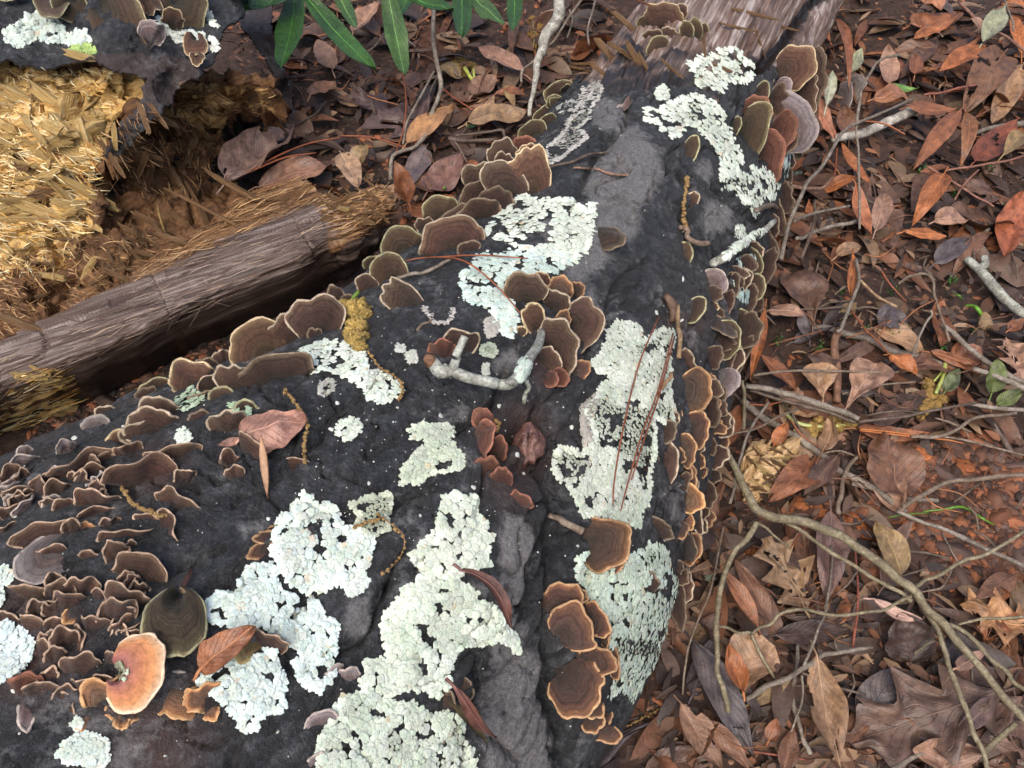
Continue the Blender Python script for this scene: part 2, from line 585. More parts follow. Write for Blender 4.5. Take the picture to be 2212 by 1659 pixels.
BARE_LINE = [(900, 60), (1180, 130), (1240, 165), (1290, 187), (1370, 190), (1430, 178), (1500, 188), (1560, 178), (1625, 152), (1680, 146), (1740, 185), (1800, 240), (1900, 330), (2300, 330), (2300, -900), (900, -900)]
CRACKS = [  # hand-traced fissures: picture pixels, half width, depth
    (T(1, 0, [(1850, 600), (1840, 780), (1780, 870), (1660, 990), (1600, 1080), (1560, 1200)]), 5, .006),
    (T(1, 0, [(1600, 850), (1700, 880), (1780, 870)]), 4, .004),
    (T(1, 1, [(2000, 0), (1900, 60), (1800, 150), (1770, 270), (1700, 400)]), 4, .005),
    (T(1, 2, [(1480, 0), (1400, 100), (1300, 220), (1240, 360), (1250, 480), (1220, 700), (1180, 800)]), 5, .007),
    (T(1, 2, [(1000, 870), (960, 960), (970, 1080), (960, 1250), (930, 1310)]), 5, .007),
    (T(1, 2, [(330, 420), (260, 620), (210, 760), (150, 870), (0, 930)]), 4, .006),
    (T(1, 2, [(420, 250), (370, 330), (310, 470)]), 4, .006),
    (T(1, 2, [(1380, 900), (1400, 1010), (1370, 1150), (1380, 1300)]), 8, .009),
    (T(0, 1, [(2212, 980), (2100, 1080), (2060, 1190), (1950, 1280), (1850, 1400), (1700, 1480), (1560, 1530), (1500, 1600)]), 4, .005),
    (T(0, 2, [(1440, 220), (1300, 260), (1230, 330), (1130, 370)]), 4, .005),
    (T(0, 2, [(2100, 480), (2000, 580), (1900, 690)]), 5, .006),
    (T(1, 1, [(1070, 700), (1020, 850), (980, 950), (760, 1100)]), 6, .008),
    (T(1, 1, [(0, 980), (200, 840), (420, 700)]), 3, .004),
    (T(1, 1, [(200, 1230), (420, 1110)]), 3, .003),
    (T(1, 1, [(600, 1480), (400, 1560), (330, 1640)]), 4, .006),
    (T(1, 1, [(1310, 900), (1290, 1010), (1340, 1150), (1390, 1250), (1400, 1400), (1500, 1600)]), 7, .008),
    (T(1, 2, [(1130, 500), (1080, 640), (1120, 760)]), 4, .004),
    (T(1, 2, [(960, 1480), (1100, 1560), (1190, 1640)]), 5, .006),
    ([(1190, 1005), (1207, 1100), (1202, 1250), (1200, 1400), (1214, 1520), (1225, 1700)], 11, .012),
    ([(1030, 1120), (1060, 1000), (1085, 930)], 5, .006),
    ([(1000, 1700), (1030, 1560), (1050, 1430)], 5, .007),
    (T(2, 0, [(200, 1220), (330, 1330), (470, 1440)]), 4, .005),
]
GREYS = [
    [(1080, 1110), (1172, 1115), (1150, 1240), (1145, 1400), (1190, 1420), (1195, 1700), (1045, 1700), (1070, 1420), (1088, 1300)],
    [(1150, 470), (1330, 480), (1320, 560), (1240, 640), (1200, 560)],
    T(1, 0, [(1780, 800), (1880, 790), (2080, 1020), (2130, 1150), (2050, 1250), (1950, 1340), (1960, 1520), (1880, 1600), (1780, 1560), (1650, 1430), (1540, 1200), (1620, 1080)]),
    T(1, 0, [(1640, 600), (1800, 590), (1830, 700), (1760, 840), (1640, 840), (1600, 760)]),
    T(1, 1, [(1500, 150), (1640, 230), (1780, 290), (1720, 370), (1560, 290)]),
    T(1, 1, [(1180, 480), (1120, 700), (1010, 740), (960, 640), (1050, 540)]),
    T(1, 2, [(1100, 60), (1300, 20), (1320, 160), (1260, 330), (1110, 240), (1060, 170)]),
    T(1, 2, [(1000, 400), (1220, 420), (1240, 600), (1190, 760), (1100, 700), (1020, 560)]),
    T(1, 2, [(980, 1020), (1080, 1000), (1350, 1050), (1380, 1500), (1300, 1659), (1200, 1400), (1120, 1150)]),
    T(1, 2, [(940, 1600), (1060, 1540), (1160, 1620), (1130, 1700), (930, 1700)]),
    T(1, 1, [(590, 1010), (760, 970), (860, 940), (780, 1060), (640, 1060)]),
    T(2, 0, [(50, 1080), (150, 1020), (210, 1130), (120, 1240), (40, 1160)]),
    T(2, 0, [(120, 1280), (330, 1300), (360, 1450), (180, 1540), (100, 1450)]),
    T(1, 2, [(60, 560), (230, 600), (180, 820), (20, 830), (0, 650)]),
    T(2, 1, [(20, 470), (110, 410), (150, 520), (110, 650), (60, 600)]),
]
BROWNS = [((1140, 935), 75), ((1150, 900), 55), ((1175, 985), 45), ((350, 1010), 60), ((1180, 790), 40), ((60, 1380), 120), ((330, 1600), 120), ((1100, 1050), 50), ((1500, 700), 40)]


def build_log():
    t = np.concatenate([np.linspace(-0.5, -0.12, 24, endpoint=False), np.linspace(-0.12, 1.08, 620, endpoint=False), np.linspace(1.08, 1.28, 16)])
    nu, nv = len(t), 560
    x, y, r, dx, dy = log_axis(t)
    tg = nrm(np.stack([dx, dy, dx * 0], -1))
    sd = np.stack([tg[:, 1], -tg[:, 0], tg[:, 0] * 0], -1)
    ph = np.radians(np.concatenate([np.linspace(-58, -22, 20, endpoint=False), np.linspace(-22, 200, nv - 40, endpoint=False), np.linspace(200, 238, 20)]))
    n = np.cos(ph)[None, :, None] * sd[:, None] + np.sin(ph)[None, :, None] * np.array([0, 0, 1.0])
    c = np.stack([x, y, 0.8 * r], -1)
    P0 = c[:, None] + r[:, None, None] * n
    arc = np.concatenate([[0], np.cumsum(np.linalg.norm(np.diff(c, axis=0), axis=1))])
    A = np.stack([np.repeat(arc[:, None], nv, 1), r[:, None] * ph[None], np.zeros((nu, nv))], -1)
    q = A.copy()
    px = project(P0)
    d = 0.010 * fbm(P0 * 6.5, 3)
    warp = 0.02 * np.stack([fbm(A * 18, 2), fbm(A * 18 + 9, 2), 0 * A[..., 0]], -1)
    s1 = (A + warp) * np.array([9, 34, 1])
    d = d + 0.0035 * fbm(s1, 3)
    d = d + 0.0030 * fbm((A + warp) * np.array([38, 120, 1]), 4, 0.6)
    # ridged cracks of the bark, long ones following the grain
    rn = np.abs(fbm((A + warp * 1.5) * np.array([6.5, 19, 1]) + 4.2, 3))
    d = d - 0.0095 * (1 - sstep(0.0, 0.05, rn)) * sstep(-0.45, 0.1, fbm(A * 7 + 31, 2))
    rn2 = np.abs(fbm((A + warp * 1.5) * np.array([26, 24, 1]) + 11.2, 3))
    d = d - 0.0060 * (1 - sstep(0.0, 0.05, rn2)) * sstep(-0.3, 0.15, fbm(A * 11 + 55, 2))
    wob = np.stack([fbm(P0 * 60, 3), fbm(P0 * 60 + 7, 3)], -1) * 14
    for line, w, dep in CRACKS:
        w = max(w, 6.5)
        k = seg_dist(px + wob * 0.6, line)
        d = d - 1.5 * dep * np.exp(-(k / (w * 0.85)) ** 2) - dep * 0.3 * np.exp(-(k / (w * 4)) ** 2)
    # knot: a hollow with a wet stub in it
    k = np.linalg.norm((px - np.array([1150, 950])) / np.array([1.0, 1.35]), axis=-1)
    d = d - 0.030 * np.exp(-(k / 58) ** 2)
    k = np.linalg.norm(px - np.array([1140, 965]), axis=-1)
    d = d + 0.022 * np.exp(-(k / 30) ** 4)
    k = np.linalg.norm((px - np.array([1138, 985])) / np.array([0.35, 1.0]), axis=-1)
    d = d - 0.008 * np.exp(-(k / 18) ** 2)
    # shoulder right of the groove
    wob2 = wob * np.array([1.6, 1.6])
    bare = inpoly(px + wob2, BARE_LINE) & (t[:, None] > 0.55)
    grey = np.zeros(d.shape)
    for poly in GREYS:
        pa = np.array(poly)
        box = ((px > pa.min(0) - 45) & (px < pa.max(0) + 45)).all(-1)
        sel = px[box] + wob[box] * 1.3
        soft = sum(inpoly(sel + 15 * np.array([math.cos(k_), math.sin(k_)]) * (k_ > 0), poly).astype(float) for k_ in range(7)) / 7
        grey[box] = np.maximum(grey[box], soft)
    brown = np.zeros(d.shape)
    for (cc, rr) in BROWNS:
        brown = np.maximum(brown, np.exp(-(np.linalg.norm(px + wob - np.array(cc), axis=-1) / rr) ** 2))
    brown *= 0.5 + 0.5 * fbm(P0 * 70, 3)
    # the far, barkless stretch
    barefix = sstep(0.5, 0.9, t)[:, None]
    db = 0.010 * fbm(P0 * 6.5, 3) - 0.010 + 0.011 * fbm((A + warp * 0.3) * np.array([3, 48, 1]) + 3, 3) + 0.006 * fbm((A + warp * 0.2) * np.array([9, 190, 1]), 3)
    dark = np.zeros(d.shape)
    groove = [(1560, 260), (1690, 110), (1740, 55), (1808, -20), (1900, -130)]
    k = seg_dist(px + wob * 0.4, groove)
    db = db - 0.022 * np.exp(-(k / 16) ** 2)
    dark = np.maximum(dark, np.exp(-(k / 17) ** 2))  # shade of the groove put into the colour as well
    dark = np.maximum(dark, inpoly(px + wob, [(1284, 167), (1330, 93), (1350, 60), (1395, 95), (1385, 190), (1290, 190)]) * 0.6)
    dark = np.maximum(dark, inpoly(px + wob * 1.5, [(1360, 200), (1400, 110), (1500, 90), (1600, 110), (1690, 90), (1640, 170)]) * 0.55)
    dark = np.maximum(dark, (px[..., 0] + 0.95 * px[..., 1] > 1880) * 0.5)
    V1 = (P0 + d[..., None] * n).reshape(-1, 3)
    V2 = (P0 + db[..., None] * n).reshape(-1, 3)
    Fc = grid_faces(nu, nv)
    bf = bare.reshape(-1)[Fc].mean(1)
    root = obj('fallen_log', None, loc=(0.0, 0.42, 0.0))
    tag(root, 'thick black-barked fallen log crusted with lichen and bracket fungi', 'log')
    org = np.array(root.location)

    def sub(name, V, F_, mat, attrs):
        used = np.unique(F_)
        re = np.full(len(V), -1)
        re[used] = np.arange(len(used))
        return mk(name, V[used], re[F_], mat, parent=root, origin=org, attrs={k_: v.reshape(-1)[used] for k_, v in attrs.items()})
    F1 = Fc[bf < 0.5]
    sub('bark', V1, F1, BARK, {'grey': grey, 'brown': np.clip(brown, 0, 1)})
    tt = t[Fc // nv].mean(1)
    near = inpoly(px + wob2 + np.array([0, -30.0]), BARE_LINE)
    F2 = Fc[(tt > 0.6) & (near.reshape(-1)[Fc].mean(1) > 0)]
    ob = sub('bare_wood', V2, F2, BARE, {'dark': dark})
    ob['label'] = 'bare reddish brown wood where the bark has fallen away'
    # smooth stand-in used only to read steady surface directions
    low = 0.010 * fbm(P0[::6, ::6] * 6.5, 3)
    Ps = P0[::6, ::6] + low[..., None] * n[::6, ::6]
    global B_LOGS
    B_LOGS = bvh(Ps.reshape(-1, 3), grid_faces(Ps.shape[0], Ps.shape[1]))
    # wet brown knot in the hollow
    th = np.linspace(0.05, math.pi - 0.05, 22)
    pp = np.linspace(0, 2 * math.pi, 32, endpoint=False)
    D = np.stack([np.sin(th)[:, None] * np.cos(pp)[None], np.sin(th)[:, None] * np.sin(pp)[None], np.repeat(np.cos(th)[:, None], 32, 1)], -1)
    kq = np.array(B_LOGS.ray_cast(Vector(CAM), Vector(ray(1140, 962)))[0])
    rr = 0.0125 * (1 + 0.32 * fbm(D * 1.6 + 2, 2) + 0.04 * fbm(D * 9, 2) - 0.35 * np.exp(-((D[..., 0] - 0.1) / 0.12) ** 2) * (D[..., 1] < 0.3))
    K = kq - ray(1140, 962) * -0.016 + D * rr[..., None] * np.array([0.9, 1.25, 0.95])
    kn = mk('knot', K.reshape(-1, 3), grid_faces(22, 32, True), KNOTM, parent=root, origin=org, color=(0.15, 0.075, 0.06))
    kn['label'] = 'wet reddish brown knot in the bark hollow'
    VV = np.vstack([V1, V2])
    FF = np.vstack([F1, F2 + len(V1)])
    return VV, FF


LV, LF = build_log()
B_LOG = bvh(LV, LF)


# ---------------------------------------------------------------- reliefs: surfaces with heights read off what they rest on
def relief(poly, ctrl, step=4.0, power=3.0, amp=None, ragged=6.0, seed=0.0, lift=0.0, hfun=None):
    """grid over a picture-space outline; ctrl = (px, py, height in m).  Returns verts, faces, pixel of each vert."""
    poly = np.array(poly, float)
    lo, hi = poly.min(0) - 10, poly.max(0) + 10
    xs, ys = np.arange(lo[0], hi[0], step), np.arange(lo[1], hi[1], step)
    X, Y = np.meshgrid(xs, ys, indexing='ij')
    pix = np.stack([X, Y], -1)
    if hfun is not None:
        h = hfun(pix)
    else:
        C = np.array(ctrl, float)
        d2 = ((pix[:, :, None] - C[None, None, :, :2]) ** 2).sum(-1)
        w = 1 / (d2 + 30.0 ** 2) ** (power / 2)
        h = (w * C[:, 2]).sum(-1) / w.sum(-1) + lift
    d = FW + (X[..., None] - 1106) / F * RT - (Y[..., None] - 829.5) / F * UPV
    P = CAM + d * ((h - CAMH) / d[..., 2])[..., None]
    du = np.gradient(P, axis=0)
    dv = np.gradient(P, axis=1)
    n = nrm(np.cross(dv, du))
    n = np.where((n @ FW)[..., None] > 0, -n, n)
    if amp is not None:
        P = P + n * amp(P, pix)[..., None]
    wob = np.stack([fbm(P * 70 + seed, 3), fbm(P * 70 + 5 + seed, 3)], -1) * ragged
    Fc = grid_faces(len(xs), len(ys))
    keep = inpoly((pix + wob).reshape(-1, 2)[Fc].mean(1), [tuple(p) for p in poly])
    Fc = Fc[keep]
    return P.reshape(-1, 3), Fc, pix.reshape(-1, 2)


def skirt(V, Fc, zfun):
    """close the rim down to the ground so that the piece has sides"""
    e = {}
    for f in Fc:
        for a, b in zip(f, np.roll(f, -1)):
            e[(int(a), int(b))] = 1
    rim = [(a, b) for (a, b) in e if (b, a) not in e]
    V = list(map(np.array, V))
    low = {}
    out = []
    for a, b in rim:
        for q in (a, b):
            if q not in low:
                v = V[q].copy()
                away = nrm(v[:2] - CAM[:2]) * 0.016
                low[q] = len(V)
                V.append(np.array([v[0] + away[0], v[1] + away[1], v[2] - 0.011]))
        out.append((b, a, low[a], low[b]))
    return np.array(V), np.vstack([Fc, np.array(out)])


def compact(V, Fc, *arrs):
    used = np.unique(Fc)
    re = np.full(len(V), -1)
    re[used] = np.arange(len(used))
    return (V[used], re[Fc]) + tuple(a[used] for a in arrs)


def fibre(P, d, along, across, amp, seed=0.0, oct=3):
    d = nrm(np.array(d, float))
    s = P @ d
    rest = P - s[..., None] * d
    return amp * fbm(rest * across + (s * along)[..., None] * np.array([1.0, 0.7, 0.4]) + seed, oct)


# rotten yellow wood: the broken face of a second log, with a dark hollow beside it
STUMP_CTRL = [(-430, 150, .23), (-430, 300, .19), (-430, 450, .14), (-430, 600, .09), (-430, 800, .08), (-250, 140, .235), (-250, 300, .185), (-250, 450, .14), (-250, 620, .085), (-60, 130, .235), (100, 140, .225), (220, 150, .225), (330, 170, .22), (300, 230, .205), (230, 330, .175),
              (-60, 300, .185), (100, 260, .20), (100, 350, .165), (-60, 430, .14), (100, 450, .125), (190, 440, .12), (-60, 560, .085), (100, 560, .08), (200, 520, .085),
              (260, 420, .07), (330, 300, .09), (400, 230, .12), (430, 180, .18), (520, 170, .19), (585, 190, .18), (580, 230, .15), (500, 240, .10), (450, 300, .05),
              (520, 290, .015), (560, 330, .01), (450, 400, .02), (380, 400, .05), (300, 480, .06), (400, 470, .05), (350, 540, .06), (600, 260, .03), (-60, 640, .08), (150, 640, .07)]
STUMP_POLY = [(-430, 150), (-60, 112), (320, 120), (430, 150), (600, 160), (612, 215), (590, 262), (540, 330), (500, 400), (560, 440), (470, 520), (330, 600), (180, 690), (-60, 790), (-430, 930)]
CHUNK = lambda P, pix: 0.014 * fbm(P * 24, 3) + fibre(P, (0.8, 0.35, 0.35), 9, 75, 0.016) + fibre(P, (0.8, 0.35, 0.35), 14, 230, 0.006, 7.0, 2) - 0.026 * (1 - sstep(0.0, 0.10, np.abs(fbm(P * 21 + 3, 2))))


def build_stump():
    root = obj('rotten_log', None, loc=(-0.62, 0.85, 0.0))
    tag(root, 'broken rotten log with crumbling yellow heartwood and a dark hollow', 'log')
    org = np.array(root.location)
    V, Fc, px = relief(STUMP_POLY, STUMP_CTRL, 3.6, 3.0, CHUNK, 8)
    yellow = inpoly(px, [(-460, 160), (-80, 130), (300, 150), (300, 190), (250, 260), (210, 330), (190, 440), (200, 520), (120, 560), (-80, 600), (-460, 700)]).astype(float) * 0.95
    yellow = np.maximum(yellow, 0.55 * inpoly(px, [(390, 180), (580, 190), (590, 235), (500, 245), (480, 300), (380, 250)]))
    yellow = np.maximum(yellow, 0.35 * inpoly(px, [(300, 250), (370, 230), (370, 380), (260, 400)]))
    dark = np.zeros(len(V))  # painted shade: hollow and holes coloured near black
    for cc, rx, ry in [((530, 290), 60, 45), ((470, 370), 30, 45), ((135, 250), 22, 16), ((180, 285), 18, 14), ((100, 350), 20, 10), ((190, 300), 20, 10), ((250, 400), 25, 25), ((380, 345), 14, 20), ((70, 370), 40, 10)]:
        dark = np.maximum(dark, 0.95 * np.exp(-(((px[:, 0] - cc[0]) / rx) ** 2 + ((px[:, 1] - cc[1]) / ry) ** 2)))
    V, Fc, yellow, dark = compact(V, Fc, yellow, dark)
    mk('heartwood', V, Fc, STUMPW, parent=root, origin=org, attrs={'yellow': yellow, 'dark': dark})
    # bark slab on top with its side strip running down
    ctrl = [(-60, -60, .275), (250, -60, .275), (520, -60, .25), (-60, 60, .262), (250, 60, .262), (500, 60, .235), (-60, 130, .25), (200, 140, .243), (330, 160, .237), (430, 140, .225), (480, 110, .225), (560, 20, .15), (300, 230, .219), (230, 330, .19), (380, 190, .20), (260, 330, .15)]
    ctrl += [(-430, -60, .27), (-430, 60, .26), (-430, 150, .25), (-250, -60, .275), (-250, 60, .262), (-250, 140, .25)]
    poly = [(-430, -70), (560, -70), (520, 40), (480, 70), (470, 110), (430, 155), (385, 190), (340, 250), (255, 340), (222, 345), (240, 300), (270, 250), (300, 200), (316, 165), (250, 150), (200, 128), (100, 138), (-60, 128), (-430, 160)]
    V2, F2, px2 = relief(poly, ctrl, 3.6, 3.0, lambda P, q: 0.008 * fbm(P * 18, 3) + 0.006 * fbm(P * 90, 3) + fibre(P, (0.8, 0.5, 0.1), 12, 110, 0.006), 7, 3.0, 0.006)
    V2, F2, px2 = compact(V2, F2, px2)
    brown = 0.35 * inpoly(px2, [(150, 115), (420, 120), (430, 160), (300, 260), (220, 345), (300, 190), (250, 150), (140, 140)]) + 0.0
    V3, F3 = skirt(V2, F2, 0.12)
    pad = len(V3) - len(V2)
    mk('bark', V3, F3, BARK, parent=root, origin=org, attrs={'grey': np.zeros(len(V3)), 'brown': np.concatenate([brown, np.zeros(pad)])})
    # dark bark strip to the right of the hollow
    ctrl = [(510, -20, .12), (560, 30, .12), (600, 130, .10), (620, 220, .05), (560, 130, .13), (530, 60, .15)]
    poly = [(500, -30), (590, -30), (585, 60), (602, 120), (628, 190), (635, 245), (605, 235), (590, 160), (560, 110), (520, 60)]
    V4, F4, px4 = relief(poly, ctrl, 3.6, 3.0, lambda P, q: 0.005 * fbm(P * 40, 3) + 0.003 * fbm(P * 110, 3), 6, 9.0)
    V4, F4, px4 = compact(V4, F4, px4)
    V4, F4 = skirt(V4, F4, -0.01)
    mk('bark', V4, F4, BARK, parent=root, origin=org, attrs={'grey': np.zeros(len(V4)), 'brown': np.full(len(V4), 0.3)})
    return root, (np.vstack([V, V2, V4]), np.vstack([Fc, F2 + len(V), F4 + len(V) + len(V2)]))


STUMP, (SV, SF) = build_stump()
B_STUMP = bvh(SV, SF)

# decayed plank-like log lying between the rotten log and the black log
PLANK_EDGE = [(-430, 1040), (-80, 885), (0, 845), (233, 740), (500, 622), (667, 553), (740, 512), (800, 478), (860, 452)]


def build_plank():
    root = obj('decayed_log', None, loc=(-0.38, 0.62, 0.0))
    tag(root, 'split decayed log of purplish brown wood with torn tan fibres on top', 'log')
    org = np.array(root.location)
    ex, ey = [q[0] for q in PLANK_EDGE], [q[1] for q in PLANK_EDGE]

    def hfun(pix):
        q = np.stack([pix[..., 0] / 42, pix[..., 0] * 0, pix[..., 0] * 0], -1)
        up = np.interp(pix[..., 0], ex, ey) - pix[..., 1] + 9 * noise(q * 0.6)
        return np.interp(up, [-170, -110, -75, -48, -28, -12, 6, 40, 80, 120, 175, 240], [-.03, -.005, .035, .072, .097, .112, .123, .130, .131, .120, .085, .07])
    poly = [(-430, 935), (-80, 770), (0, 735), (100, 690), (200, 640), (300, 590), (335, 552), (420, 500), (500, 462), (490, 425), (560, 412), (640, 384), (668, 392), (700, 425), (712, 438), (745, 440), (800, 410), (845, 405), (855, 440), (838, 478), (850, 520), (760, 590), (640, 660), (500, 730), (380, 790), (270, 850), (120, 930), (-80, 1040), (-430, 1200)]

    def amp(P, pix):
        g = nrm(np.array([0.87, 0.42, 0.05]))
        sx = P @ g
        sy = P @ np.array([-0.42, 0.87, -0.3])
        k = fibre(P, g, 2.5, 110, 0.0028) + fibre(P, g, 4, 330, 0.0022, 5.0, 2)
        # blocks split across the grain, each at its own level
        row = np.floor(sy / 0.017 + 0.25 * noise(np.stack([sx * 3, sx * 0, sx * 0], -1)))
        cell = np.floor(sx / 0.19 + 0.637 * row + 0.3 * noise(np.stack([sx * 0, row * 3.3, sx * 0], -1)))
        k = k + 0.0028 * _hash(cell.astype(np.int64), row.astype(np.int64), np.zeros(row.shape, np.int64))
        cr = np.abs(fbm(np.stack([sx * 17, sy * 9, sx * 0 + 3], -1), 2))
        k = k - 0.004 * (1 - sstep(0.0, 0.035, cr))
        flat = 0.25 + 0.75 * sstep(-45, -5, np.interp(pix[..., 0], ex, ey) - pix[..., 1])
        k = k * flat
        torn = sstep(690, 730, pix[..., 0])
        return k + torn * (0.008 * fbm(P * 50, 2) + fibre(P, g, 8, 200, 0.006, 2.0))
    V, Fc, px = relief(poly, None, 2.6, 3.0, amp, 9, 2.0, hfun=hfun)
    up = np.array([np.interp(p[0], [q[0] for q in PLANK_EDGE], [q[1] for q in PLANK_EDGE]) - p[1] for p in px])
    yellow = 0.75 * sstep(85, 130, up) + 0.9 * sstep(690, 730, px[:, 0]) * (up > -20)
    yellow = np.maximum(yellow, 0.9 * inpoly(px, T(0, 1, [(240, 860), (400, 730), (480, 870), (420, 960), (300, 1030), (160, 1000)])))
    dark = 0.75 * sstep(-30, -75, up)  # painted shadow on the lower side facing the black log
    V, Fc, yellow, dark = compact(V, Fc, yellow, dark)
    mk('wood', V, Fc, PLANKW, parent=root, origin=org, attrs={'yellow': np.clip(yellow, 0, 1), 'dark': dark})
    return root, (V, Fc)


PLANK, (PV, PF) = build_plank()
B_PLANK = bvh(PV, PF)
B_SETS = {'log': [B_LOG], 'ground': [B_GROUND], 'stump': [B_STUMP], 'plank': [B_PLANK], 'wood': [B_STUMP, B_PLANK], 'all': [B_LOG, B_GROUND, B_STUMP, B_PLANK]}


def log_normal(P, v):
    q = B_LOGS.find_nearest(Vector(P))
    n = np.array(q[1])
    # the stand-in is wound so that its normals point outwards or all inwards
    x, y, r, dx, dy = log_axis(np.linspace(-0.5, 1.28, 90))
    k = np.argmin((x - P[0]) ** 2 + (y - P[1]) ** 2)
    out = np.array(P) - np.array([x[k], y[k], 0.8 * r[k]])
    return nrm(n if n @ out > 0 else -n)


def hit(px, py, where='all'):
    d = ray(px, py)
    best = None
    for b in B_SETS[where]:
        r = b.ray_cast(Vector(CAM), Vector(d))
        if r[0] is not None and (best is None or r[3] < best[2]):
            n = np.array(r[1])
            if n @ d > 0:
                n = -n
            best = (np.array(r[0]), n, r[3])
    if best is None:
        return at_z(px, py, 0.0), np.array([0, 0, 1.0])
    return best[0], best[1]


def log_near(px, py, bmax=60):
    """point of the black log under a pixel, or the nearest one if the pixel lies just off its edge"""
    d = ray(px, py)
    r = B_LOG.ray_cast(Vector(CAM), Vector(d))
    if r[0] is not None:
        return np.array(r[0]), log_normal(r[0], d)
    best = None
    for s in np.linspace(0.35, 1.7, 80):
        q = B_LOG.find_nearest(Vector(CAM + d * s))
        if best is None or q[3] < best[2]:
            best = (np.array(q[0]), np.array(q[1]), q[3])
    return best[0], log_normal(best[0], d)


def smooth_n(px, py, where, r=14):
    """averaged normal around a pixel"""
    n = np.zeros(3)
    for a in range(6):
        q, m = hit(px + r * math.cos(a), py + r * math.sin(a), where)
        n += m
    return nrm(n)

# ================================================================== bracket fungi
STY = {  # style: material, object colour, rim colour, pore colour, look
    'brown': (CAPB, (0.62, 0.54, 0.50), (0.46, 0.37, 0.27), (0.22, 0.14, 0.09), 'velvety brown zoned'),
    'tan': (CAPB, (0.92, 0.76, 0.64), (0.58, 0.46, 0.28), (0.26, 0.17, 0.10), 'light brown tan-rimmed'),
    'dark': (CAPB, (0.46, 0.40, 0.37), (0.22, 0.165, 0.115), (0.13, 0.09, 0.07), 'dark brown'),
    'green': (CAPB, (0.58, 0.58, 0.46), (0.36, 0.34, 0.20), (0.2, 0.15, 0.09), 'algae-tinged greenish brown'),
    'red': (CAPB, (0.98, 0.6, 0.52), (0.28, 0.12, 0.08), (0.22, 0.10, 0.07), 'reddish brown'),
    'orange': (CAPO, (0.80, 0.74, 0.72), (0.44, 0.27, 0.145), (0.44, 0.24, 0.11), 'brown orange-rimmed'),
    'curl': (CAPB, (0.60, 0.48, 0.43), (0.46, 0.33, 0.24), (0.26, 0.14, 0.075), 'curled thin brown'),
    'ochre': (CAPO, (1.9, 1.65, 1.3), (0.62, 0.37, 0.18), (0.52, 0.28, 0.12), 'ochre frilled'),
    'grey': (CAPG, (0.78, 0.78, 0.78), (0.42, 0.36, 0.32), (0.20, 0.17, 0.15), 'grey-violet banded'),
    'pale': (CAPP, (1, 1, 1), (0.76, 0.56, 0.38), (0.6, 0.4, 0.25), 'large smooth pale orange'),
    'olive': (CAPG, (1.0, 0.95, 0.42), (0.30, 0.24, 0.10), (0.2, 0.15, 0.08), 'olive green'),
}


_c_place = 'among curled fungi on the broad log end'
CURL_MARKS = [(20, 1010, 'at the log edge below the torn yellow splinters'), (130, 1010, 'in the row next to the grey edge fungi'), (250, 1000, 'before the tan-rimmed log-edge fungi'), (330, 1070, 'beside the catkin string among curled fungi'), (60, 1120, 'above the shell-like grey fungus'), (190, 1150, 'between catkin string and shell-like grey fungus'),
              (300, 1130, 'on bare bark below the catkin string'), (420, 1110, 'on bare bark near the tan leaf'), (520, 1010, 'beside the splinter of the tan leaf'), (60, 1270, 'under the shell-like grey fungus'), (150, 1290, 'in the frilly knot beside the shell-like fungus'), (230, 1330, 'in the frilly knot above the pale orange fungus'),
              (320, 1230, 'arching over the greenish fan fungus'), (60, 1400, 'beside the dense bluish lichen'), (110, 1480, 'between dense bluish lichen and pale orange fungus'), (170, 1420, 'left over beside the pale orange fungus'), (60, 1540, 'below the dense bluish lichen')]


